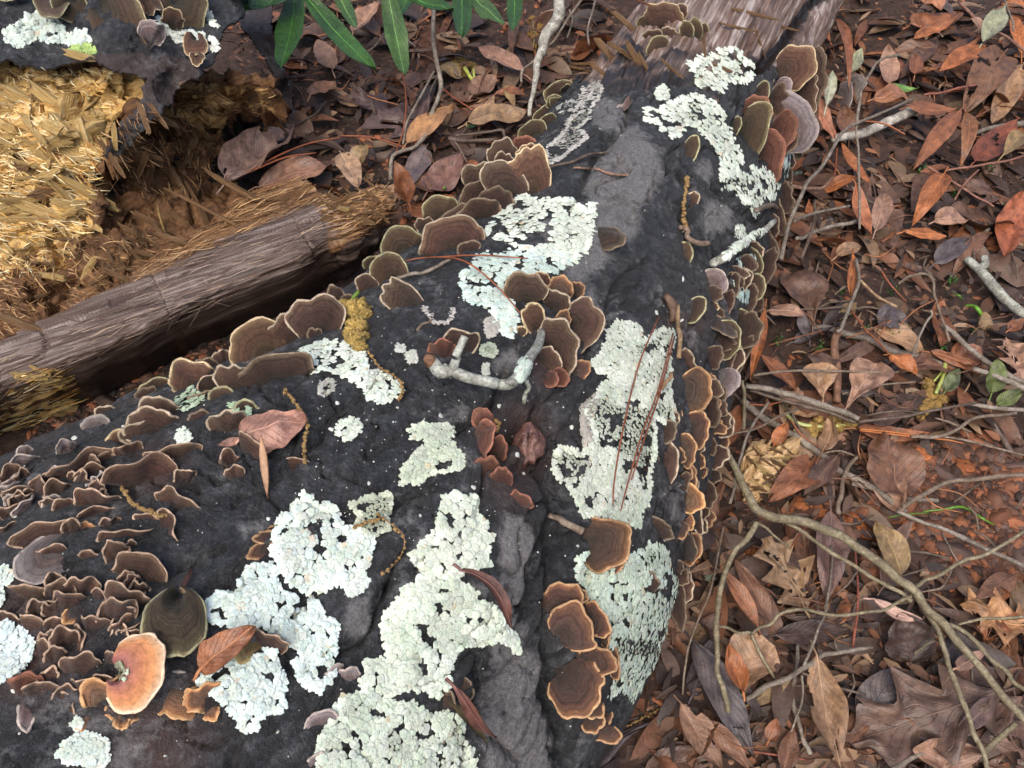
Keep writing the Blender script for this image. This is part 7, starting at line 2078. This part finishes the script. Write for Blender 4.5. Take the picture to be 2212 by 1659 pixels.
twig(T(1, 0, [(1320, 1090), (1450, 1060), (1600, 1010), (1740, 980)]), [2.6, 3, 2.4], [.01, .008], 'log', TWIG, DKB, 'thin dark twig touching the tallest bracket fungus')
twig(T(1, 0, [(1500, 1090), (1650, 1090), (1740, 1120), (1860, 1130)]), [2.6, 3, 3], [.006, .006], 'log', TWIG, (1.2, .85, .7), 'thin reddish twig lying across the grey bark patch')
twig(T(1, 1, [(500, 480), (540, 430), (600, 405)]), [4, 3], [.006, .006], 'log', TWIG, BRO, 'tiny curled twig on the speckled lichen crust')
twig(T(1, 1, [(2195, 330), (2190, 500), (2180, 660)]), [5, 5], [.02, .02], 'log', TWIG, (1.35, 1.05, .7), 'straw-coloured stalk hanging beside the biggest lichen sheet', cat='stalk', name='dry_stalk')
twig(T(1, 1, [(2145, 760), (2120, 810), (2090, 865)]), [5, 4], [.02, .012], 'log', TWIG, (1.35, 1.05, .7), 'short straw stalk end below an orange-rimmed fungus', cat='stalk', name='dry_stalk')
twig(T(1, 1, [(2110, 260), (2140, 330), (2150, 430)]), [7, 10, 8], [.005, .005], 'log', TWIG, (.55, .38, .3), 'stubby broken brown twig stump above the straw stalk', cat='stump', name='twig_stump', k=12, lumps=.3)
twig(T(1, 2, [(1360, 20), (1440, 60), (1560, 110)]), [6, 7, 9], [.006, .006], 'log', TWIG, BRO, 'brown root-like twig leading to the ear-shaped fungus')

# ---- needles
ND = (0.24, 0.075, 0.035)
for (c, r_, pts, hh, wh, colr, lab) in [
    (1, 1, [(360, 50), (500, 15), (700, 10), (830, 50), (960, 150), (1060, 250), (1160, 370)], [.012, .02, .01], 'log', ND, 'curved brown pine needle arching over the mint lichen'),
    (1, 1, [(640, 5), (900, -5), (1210, 15)], [.012, .012], 'log', ND, 'straight brown pine needle at the top of the mint lichen'),
    (1, 1, [(2060, 390), (1930, 700), (1830, 1100), (1770, 1450), (1760, 1620)], [.012, .012], 'log', ND, 'straight pine needle nearest the knot on the biggest lichen sheet'),
    (1, 1, [(2150, 500), (2050, 880), (1950, 1150), (1850, 1500), (1810, 1650)], [.014, .012], 'log', ND, 'straight pine needle nearest the orange fungi on the biggest lichen sheet'),
    (1, 1, [(2160, 520), (2060, 900), (1975, 1150), (1880, 1450)], [.014, .012], 'log', ND, 'thin pine needle paired on the biggest lichen sheet'),
    (1, 0, [(370, 330), (400, 480), (420, 660), (400, 850), (350, 1000)], [.05, .03], 'ground', ND, 'long red pine needle before the lobed purple leaf'),
    (1, 0, [(640, 560), (740, 640), (850, 710)], [.03, .03], 'ground', ND, 'red pine needle beside the tan ragged leaf'),
    (1, 0, [(1040, 700), (1130, 700), (1210, 715)], [.02, .02], 'ground', ND, 'short red needle on the tan ragged leaf'),
    (0, 0, [(1600, 1120), (1800, 1010), (2000, 930), (2212, 890)], [.06, .05], 'ground', ND, 'red pine needle slanting over the pale folded leaf'),
    (0, 0, [(1650, 1100), (1850, 1020), (2050, 990)], [.06, .05], 'ground', ND, 'second red needle beside the pale folded leaf'),
    (1, 0, [(0, 880), (200, 890), (430, 960)], [.04, .04], 'ground', ND, 'red needle across the litter pile'),
    (2, 1, [(1150, 1120), (1350, 1140), (1540, 1165)], [.03, .03], 'ground', (0.42, 0.15, 0.05), 'bright orange pine needle under the catkin row'),
    (2, 1, [(1150, 1130), (1400, 1160), (1700, 1190), (1820, 1215)], [.028, .028], 'ground', (0.42, 0.15, 0.05), 'longer bright orange pine needle under the catkin row'),
    (2, 1, [(1200, 500), (1090, 350)], [.03, .03], 'ground', ND, 'red stalk of the small bright orange leaf'),
    (2, 1, [(1340, 640), (1270, 560), (1200, 490)], [.03, .03], 'ground', ND, 'red needle at the small bright orange leaf'),
    (2, 1, [(700, 1060), (770, 1160), (880, 1240)], [.03, .02], 'ground', ND, 'bent red needle beside the long catkin'),
    (2, 1, [(430, 960), (540, 965), (640, 945)], [.04, .04], 'ground', ND, 'red needle across the grey sticks'),
    (2, 1, [(280, 1180), (430, 1120), (560, 1080)], [.05, .04], 'ground', ND, 'red needle at the log foot'),
    (2, 1, [(1290, 100), (1350, 190), (1450, 295)], [.03, .02], 'ground', ND, 'red needle over the bare soil'),
    (2, 0, [(1120, 780), (1300, 800), (1440, 870)], [.06, .06], 'ground', (0.34, 0.12, 0.06), 'orange stalk draped on the white stick'),
    (2, 0, [(1000, 960), (990, 1100), (960, 1200)], [.05, .04], 'ground', ND, 'hanging red needle below the white stick'),
    (2, 2, [(700, 230), (760, 140), (880, 20)], [.05, .04], 'ground', ND, 'red stem on the orange clay'),
    (1, 0, [(1920, 0), (2010, 40)], [.14, .14], 'log', ND, 'short red needle by the bare wood fungi'),
]:
    twig(T(c, r_, pts), [1.9, 2.2, 1.5], hh, wh, NEEDLE, colr, lab, 'needle', 'pine_needle', k=5, lumps=0.03, jit=False)

_rn = np.random.default_rng(51)
for _k in range(170):
    if _k % 4:
        _q = np.array([_rn.uniform(1620, 2230), _rn.uniform(0, 1650)])
        _pl = 'in the litter beside the log' if _q[1] > 560 else 'among the rusty leaves beyond the log'
    else:
        _q = np.array([_rn.uniform(600, 1200), _rn.uniform(30, 380)])
        _pl = 'in the litter behind the log'
    if _q[0] < np.interp(_q[1], [0, 200, 480, 760, 1050, 1340, 1500, 1660], [1850, 1790, 1740, 1650, 1600, 1560, 1470, 1330]) and _k % 4:
        continue
    if not _k % 4 and _q[0] > 1130 - (_q[1] - 150) * 0.9:
        continue
    _a = _rn.uniform(0, 6.28)
    _l = _rn.uniform(40, 130)
    _d = np.array([math.cos(_a), 0.75 * math.sin(_a)]) * _l
    _m = _q + _d * 0.5 + np.array([-_d[1], _d[0]]) * _rn.normal(0, 0.12)
    _h = _rn.uniform(.012, .03)
    if _k % 3:
        twig([_q, _m, _q + _d], [1.0, 1.7, 1.2], [_h, _h + .006, _h], 'ground', NEEDLE, tuple(np.array([(0.24, 0.09, 0.045), (0.30, 0.13, 0.06), (0.16, 0.08, 0.05)][_k % 3]) * _rn.uniform(.6, 1.2)), 'thin fallen pine needle ' + near_mark(_q), 'needle', 'pine_needle', group='loose pine needles in the litter', k=5, lumps=0.03, jit=False)
    else:
        twig([_q, _m, _q + _d], [1.6, 2.6, 1.8], [_h, _h + .004, _h], 'ground', TWIG, tuple(np.array([0.9, 0.78, 0.7]) * _rn.uniform(.6, 1.2)), 'thin loose brown twiglet ' + near_mark(_q), 'twig', 'twig', group='loose twiglets in the litter', k=6)

# ---- green blades and sprouts
GB = (0.12, 0.30, 0.035)
for (c, r_, pts, rad, lab) in [
    (2, 1, [(1830, 320), (1890, 325), (1930, 370), (1960, 440)], [2, 4.5, 3], 'arched bright green grass blade on bare soil'),
    (2, 1, [(1560, 1655), (1700, 1640), (1800, 1625), (1880, 1655)], [1.5, 3, 2.5], 'low green grass blade on the orange clay'),
    (2, 2, [(1870, -5), (1940, 40), (2020, 85)], [3, 2.5, 1.2], 'slanting green grass blade on the orange clay'),
    (2, 2, [(1330, 35), (1450, 15), (1600, 5)], [1.2, 1.6, 1.2], 'hair-thin green grass blade near the branch'),
    (2, 1, [(1750, 240), (1790, 255), (1810, 280)], [1.5, 2, 1.5], 'tiny green grass blade near the pale stick'),
    (1, 0, [(655, 1240), (670, 1215), (685, 1205)], [1.5, 2.5, 1], 'tiny green shoot behind the shingled fungus row')]:
    twig(T(c, r_, pts), rad, [.02, .03, .015], 'ground', GLEAF, GB, lab, 'grass', 'grass_blade', k=6, lumps=0.0, jit=False)


def sprout(px, py, s, label, color=(0.10, 0.26, 0.07)):
    rs = np.random.default_rng(int(px))
    root = None
    P = at_z(px, py, 0.006)
    root = obj('sprout', None, loc=P)
    tag(root, label, 'sprout', 'tiny green sprouts on the soil')
    mpp = ((P - CAM) @ FW) / F
    for k in range(7):
        a = rs.uniform(0, 6.28)
        q = (px + s * math.cos(a) * rs.uniform(0.3, 1.3), py + s * 0.8 * math.sin(a) * rs.uniform(0.3, 1.3))
        leaf(q, (q[0] + rs.uniform(-8, 8), q[1] - rs.uniform(5, 10)), rs.uniform(3.5, 6), 'ovate', color, .012, .02, parent=root, mat=GLEAF, rib=False, name='leaflet', seed=int(px + k))
    V, Fc = tube(np.array([P - [0, 0, .01], P + [0, 0, .006], P + [0.001, 0, .014]]), [0.0006, 0.0004], 5, 0)
    mk('stem', V, Fc, GLEAF, parent=root, origin=P, color=color)


for (c, r_, p, s) in [(2, 1, (1360, 240), 9), (2, 1, (890, 600), 12), (2, 1, (1680, 590), 10), (2, 1, (1380, 490), 12), (2, 1, (1740, 170), 7), (2, 0, (1550, 1110), 16), (2, 0, (1770, 1270), 8), (2, 0, (2000, 1090), 12), (2, 1, (1030, 240), 6), (2, 1, (1900, 490), 6), (2, 1, (620, 560), 8), (2, 1, (1180, 490), 5)]:
    q = T(c, r_, [p])[0]
    sprout(q[0], q[1], s, 'tiny green sprout in the soil between dead leaves')
leaf(T(1, 0, [(820, 830)])[0], T(1, 0, [(885, 775)])[0], 12, 'ovate', (0.12, 0.32, 0.12), .02, .02, label='small bright green leaf on the tan ragged leaf', mat=GLEAF, rib=False, name='green_leaf')
leaf(T(2, 0, [(1330, 550)])[0], T(2, 0, [(1530, 570)])[0], 14, 'lance', (0.13, 0.28, 0.07), .03, .03, label='green leaf sliver beyond the white stick', mat=GLEAF, rib=False, name='green_leaf')


# ---- catkins
def ball(center, r, seed, n=10, m=14, fr=4.5, am=0.44):
    th = np.linspace(0.05, math.pi - 0.05, n)
    ph = np.linspace(0, 2 * math.pi, m, endpoint=False)
    D = np.stack([np.sin(th)[:, None] * np.cos(ph)[None], np.sin(th)[:, None] * np.sin(ph)[None], np.repeat(np.cos(th)[:, None], m, 1)], -1)
    rr = r * (1 + am * fbm(D * fr + seed * 3.1, 2))
    return (np.array(center) + D * rr[..., None]).reshape(-1, 3), grid_faces(n, m, True)


def catkin(balls, stalks, where, label, h=0.012, color=(0.30, 0.20, 0.06), stalkc=(0.30, 0.40, 0.08)):
    P0, _ = hit(balls[0][0], balls[0][1], where)
    root = obj('catkin', None, loc=P0)
    tag(root, label, 'catkin')
    for i, (x, y, r) in enumerate(balls):
        P, N = hit(x, y, where)
        mpp = ((P - CAM) @ FW) / F
        d = ray(x, y)
        c = P - d * (r * mpp * 0.7 + (h if where == 'ground' else 0.0))
        V, Fc = ball(c, r * mpp * 1.05, i + x, 20, 26, 8.5, 0.5)
        mk('flower_cluster', V, Fc, CATKIN, parent=root, origin=P0, color=tuple(np.array(color) * random.uniform(0.85, 1.15)))
    for (pts, rad) in stalks:
        twig(pts, rad, [0.02 if where == 'ground' else 0.012], where, GLEAF, stalkc, parent=root, name='stalk', k=6, lumps=0.0, jit=False)
    return root


def TB(c, r, rows):
    return [(*T(c, r, [q[:2]])[0], q[2] / 3.0) for q in rows]


catkin(TB(1, 1, [(110, 360, 75), (150, 380, 45), (15, 340, 55), (-40, 310, 40), (100, 460, 65), (60, 500, 45), (90, 540, 60), (150, 520, 30), (125, 595, 45), (-10, 400, 35)]), [(T(1, 1, [(70, 310), (75, 275), (110, 235)]), [4, 5])], 'log', 'knobbly ochre catkin cluster with a bright green stalk on the log edge', color=(0.46, 0.32, 0.10), stalkc=(0.28, 0.48, 0.07))
catkin(TB(2, 1, [(1590, 830, 38), (1650, 870, 40), (1690, 840, 32), (1610, 900, 40), (1670, 930, 36), (1590, 960, 36), (1640, 970, 32), (1560, 1000, 34), (1540, 1040, 24)]), [(T(2, 1, [(1640, 890), (1680, 800), (1700, 740), (1700, 695)]), [4, 4.5]), (T(2, 1, [(1630, 810), (1670, 760), (1690, 720)]), [2.5, 3])], 'ground', 'ochre catkin cluster hanging from a forked green stalk', color=(0.33, 0.21, 0.065), stalkc=(0.42, 0.50, 0.14))
catkin(TB(2, 1, [(840, 1120, 40), (880, 1060, 30), (920, 1110, 38), (965, 1060, 28), (945, 1150, 28), (1010, 1110, 34), (1060, 1085, 30), (1100, 1095, 28), (850, 1160, 22), (1010, 1060, 24)]), [(T(2, 1, [(665, 1020), (730, 1075), (820, 1100), (950, 1105), (1050, 1095)]), [4.5, 4.5, 3])], 'ground', 'row of ochre catkin knobs on a pale green stalk', color=(0.35, 0.23, 0.07), stalkc=(0.46, 0.54, 0.20))
catkin(TB(1, 0, [(735, 405, 26), (785, 400, 28), (770, 440, 26), (830, 425, 24), (860, 435, 24), (795, 490, 26), (770, 480, 18)]), [(T(1, 0, [(800, 440), (830, 490), (865, 540)]), [4.5, 4]), (T(1, 0, [(858, 450), (860, 490), (868, 530)]), [3, 3])], 'ground', 'yellow-green catkin in the litter behind the log', color=(0.24, 0.17, 0.05), stalkc=(0.46, 0.54, 0.12))
catkin(TB(1, 0, [(1240, 140, 30), (1270, 190, 34), (1240, 240, 36), (1275, 260, 28), (1245, 310, 24)]), [(T(1, 0, [(1240, 330), (1250, 250), (1240, 130)]), [2, 2])], 'ground', 'ochre catkin lying beside the pale slanting branch', color=(0.30, 0.18, 0.05), stalkc=(0.25, 0.2, 0.08))


def string(pts, where, label, r=(5, 9), color=(0.34, 0.22, 0.09), seed=1, step=5.0):
    rs = np.random.default_rng(seed)
    line = crom(np.array(pts, float), 8)
    P0, _ = hit(line[0][0], line[0][1], where)
    root = obj('dried_catkin', None, loc=P0)
    tag(root, label, 'catkin')
    twig(pts, [1.6, 1.6], [.005], where, NEEDLE, (0.22, 0.13, 0.06), parent=root, name='stalk', k=5, lumps=0)
    s = np.concatenate([[0], np.cumsum(np.linalg.norm(np.diff(line, axis=0), axis=1))])
    Vs, Fs, n = [], [], 0
    for q in np.arange(0, s[-1], step):
        p = np.array([np.interp(q, s, line[:, 0]), np.interp(q, s, line[:, 1])]) + rs.normal(0, 1.6, 2)
        P, N = hit(p[0], p[1], where)
        mpp = ((P - CAM) @ FW) / F
        rad = rs.uniform(*r) / 3 * mpp * 1.2
        V, Fc = ball(P - ray(*p) * (0.005), rad, q, 6)
        Vs.append(V)
        Fs.append(Fc + n)
        n += len(V)
    o = mk('buds', np.vstack(Vs), np.vstack(Fs), CATKIN, parent=root, origin=P0, color=color)
    o['kind'] = 'stuff'


string(T(0, 1, [(1850, 870), (1920, 960), (1990, 1080), (1970, 1250), (1985, 1350)]), 'log', 'dried ochre catkin string over the tan leaf on bark', (6, 13), seed=2, step=4)
string(T(0, 1, [(790, 1490), (850, 1590), (980, 1660)]) + T(0, 2, [(1080, 30)]), 'log', 'dried ochre catkin string among the curled fungi', (7, 14), seed=3, step=4)
string(T(1, 2, [(90, 100), (160, 70), (260, 45)]), 'log', 'dried ochre catkin string on grey-green granular lichen', (6, 12), seed=4, step=4)
string(T(1, 2, [(240, 20), (340, 90), (410, 180), (380, 300), (260, 410)]), 'log', 'arched bead-like catkin string beside the starry lichen', (6, 14), seed=5, step=12)
string(T(1, 1, [(170, 610), (250, 720), (340, 780), (400, 850), (370, 940)]), 'log', 'curly dried catkin string below the knobbly ochre cluster', (5, 12), seed=6, step=5)
string(T(2, 0, [(30, 1150), (20, 1260), (10, 1340), (10, 1430), (40, 1510)]), 'log', 'dried ochre catkin string near the top of the log flank', (7, 15), seed=7, step=4)
string(T(0, 0, [(195, 480), (205, 620), (200, 760), (215, 830)]), 'stump', 'thin dried catkin string on the crumbling yellow wood', (4, 7), seed=8, step=5, color=(0.25, 0.17, 0.08))
string(T(0, 0, [(570, 620), (600, 720), (650, 800), (660, 870)]), 'stump', 'knotted dried catkin string by the hole in the yellow wood', (6, 11), seed=9, step=5, color=(0.36, 0.27, 0.12))
string(T(1, 2, [(1840, 1390), (1950, 1340), (2040, 1290), (2100, 1240)]), 'ground', 'dried catkin string below the stacked orange-rimmed cluster', (4, 9), seed=10, step=6)
string(T(1, 1, [(1000, 1060), (1020, 1100), (1000, 1130)]), 'log', 'scrap of ochre catkin in the knot hole', (9, 15), seed=11, step=5)


# ---- clay clods, rotten wood chunk, soil crumbs and leaf scraps
def clod(px, py, s, color, label, sq=0.6):
    P = at_z(px, py, 0.004)
    mpp = ((P - CAM) @ FW) / F
    V, Fc = ball((0, 0, 0), 1.0, px, 14)
    d = nrm(V)
    V = V * (1 + 0.25 * fbm(d * 2.2 + px, 3)[:, None]) * np.array([1, 0.85, sq]) * s * mpp
    o = mk('clay_clod', V + P, Fc, CRUMB, origin=P, color=color)
    tag(o, label, 'clod', 'orange clay clods on the soil')


OC = (0.42, 0.14, 0.05)
for (x, y, s) in [(1735, 1090, 24), (1765, 1105, 20), (1790, 1085, 14), (1705, 1112, 16), (1845, 1130, 26), (1870, 1150, 20), (1890, 1125, 14), (1960, 1140, 18), (1940, 1165, 12), (2020, 1190, 15), (2050, 1160, 18), (2090, 1150, 14), (1985, 985, 26), (2080, 1010, 26), (2140, 1075, 14), (1620, 1190, 16), (1880, 1270, 10), (1960, 1262, 12), (1645, 1070, 12)]:
    clod(x, y, s, tuple(np.array(OC) * random.uniform(0.55, 1.0)), 'lump of orange clay on the bare soil')


def chunk():
    P0 = at_z(1660, 1020, 0.0)
    root = obj('rotten_wood_chunk', None, loc=P0)
    tag(root, 'crumbling tan chunk of rotten wood on the soil by the log', 'wood')
    poly = [(1598, 1060), (1600, 1000), (1620, 965), (1655, 955), (1690, 965), (1722, 955), (1725, 985), (1708, 1000), (1727, 1022), (1712, 1060), (1670, 1062), (1640, 1085), (1605, 1078)]
    ctrl = [(1660, 1015, .045), (1600, 1060, .02), (1610, 980, .03), (1700, 965, .03), (1725, 1020, .02), (1690, 1060, .018), (1640, 1085, .01)]
    V, Fc, px = relief(poly, ctrl, 2.0, 2.5, lambda P, q: 0.006 * fbm(P * 55, 3) + fibre(P, (0.8, 0.55, 0.1), 14, 130, 0.013) - 0.012 * (1 - sstep(0.0, 0.12, np.abs(fbm(P * 60 + 3, 2)))), 7, 4.4)
    V, Fc = compact(V, Fc)
    V, Fc = skirt(V, Fc, 0)
    mk('wood', V, Fc, CHUNKW, parent=root, origin=P0)
    rs = np.random.default_rng(3)
    B_SETS['chunk'] = [bvh(V, Fc)]
    for k in range(34):
        splinter(rs.uniform(1612, 1712), rs.uniform(972, 1055), 0.62 + rs.normal(0, 0.12), rs.uniform(20, 60), rs.uniform(4, 9), root, 'chunk', int(rs.random() < 0.7), rs, 0.02, 0.04)


chunk()


def crumbs():
    rs = np.random.default_rng(9)
    # leaf and bark scraps, soil grains: far too many to count
    Vs, Fs, Cs, n = [], [], [], 0
    tmp = []
    for q in range(5):
        V, Fc = ball((0, 0, 0), 1.0, q * 7, 4)
        tmp.append((V[:, :], Fc))
    N = 7600
    for i in range(N):
        a = rs.random()
        if i > 7000:
            a = 0.9
            t_ = rs.random()
            p = (np.interp(t_, [0, .5, 1], [60, 480, 860]) + rs.normal(0, 12), np.interp(t_, [0, .5, 1], [940, 735, 500]) + rs.uniform(-45, 20))
        elif a < 0.28:
            p = (rs.uniform(1860, 2260), rs.uniform(930, 1260))
        elif a < 0.75:
            p = (rs.uniform(1380, 2260), rs.uniform(-20, 1700))
        else:
            p = (rs.uniform(480, 1330), rs.uniform(-20, 480))
        P = at_z(p[0], p[1], 0.004)
        r_ = B_GROUND.ray_cast(Vector((P[0], P[1], 0.3)), Vector((0, 0, -1)))
        if r_[0] is None:
            continue
        P = np.array(r_[0])
        V, Fc = tmp[i % 5]
        s = rs.uniform(0.0012, 0.0048) * (2.4 if rs.random() < (0.2 if a < 0.28 else 0.05) else 1)
        ang = rs.uniform(0, 6.28)
        ca, sa = math.cos(ang), math.sin(ang)
        Q = V * np.array([rs.uniform(0.8, 2.4), 0.8, rs.uniform(0.35, 0.9)]) * s
        Q = np.stack([Q[:, 0] * ca - Q[:, 1] * sa, Q[:, 0] * sa + Q[:, 1] * ca, Q[:, 2]], -1)
        Vs.append(Q + P)
        Fs.append(Fc + n)
        n += len(Q)
        base = np.array([(0.05, 0.03, 0.022), (0.11, 0.055, 0.035), (0.20, 0.11, 0.07), (0.28, 0.10, 0.045), (0.03, 0.022, 0.018)][int(rs.integers(0, 5))])
        if a < 0.28:
            base = np.array([(0.17, 0.066, 0.032), (0.11, 0.05, 0.03), (0.07, 0.037, 0.026), (0.24, 0.09, 0.042), (0.10, 0.06, 0.047)][int(rs.integers(0, 5))])
        Cs.append(np.ones((len(Q), 3)) * base * rs.uniform(0.7, 1.3))
    m = NT('soil_grains')
    m.out('Base Color', m.attr('tint', 'Color'))
    m.out('Roughness', 0.8)
    o = mk('soil_crumbs', np.vstack(Vs), np.vstack(Fs), m.m, colattr=np.vstack(Cs))
    tag(o, 'crumbs of soil and leaf debris between the leaves', 'soil', kind='stuff')
    # scraps of leaf
    Vs, Fs, Cs, n = [], [], [], 0
    for i in range(2600):
        if rs.random() < 0.72:
            p = (rs.uniform(1420, 2260), rs.uniform(-20, 1700))
        else:
            p = (rs.uniform(500, 1330), rs.uniform(-20, 470))
        if inpoly(np.array(p), BARE_SOIL):
            continue
        P = at_z(p[0], p[1], rs.uniform(0.006, 0.016))
        L, Wd = rs.uniform(0.006, 0.034), rs.uniform(0.003, 0.011)
        a = rs.uniform(0, 6.28)
        x = np.array([math.cos(a), math.sin(a), rs.normal(0, 0.25)])
        x = nrm(x)
        y = nrm(np.cross(np.array([rs.normal(0, .35), rs.normal(0, .35), 1]), x))
        z = np.cross(x, y)
        u = np.array([-1, -0.4, 0.3, 1.0])
        Q = []
        for uu in u:
            hw = (1 - abs(uu) ** 2.2 * 0.8) * rs.uniform(0.6, 1.2)
            for vv in (-1, 0, 1):
                Q.append(P + x * L * uu * 0.5 + y * Wd * vv * hw * 0.5 + z * (abs(vv) * Wd * 0.2 + 0.1 * L * (1 - uu * uu)))
        Vs.append(np.array(Q))
        Fs.append(grid_faces(4, 3) + n)
        n += 12
        base = np.array([TAN, ORBR, BRWN, MAUV, DARK, DARK, BRWN][int(rs.integers(0, 7))])
        Cs.append(np.ones((12, 3)) * base * rs.uniform(0.35, 0.95))
    o = mk('leaf_scraps', np.vstack(Vs), np.vstack(Fs), m.m, colattr=np.vstack(Cs))
    tag(o, 'small broken scraps of dead leaf strewn over the soil', 'leaf litter', kind='stuff')


crumbs()
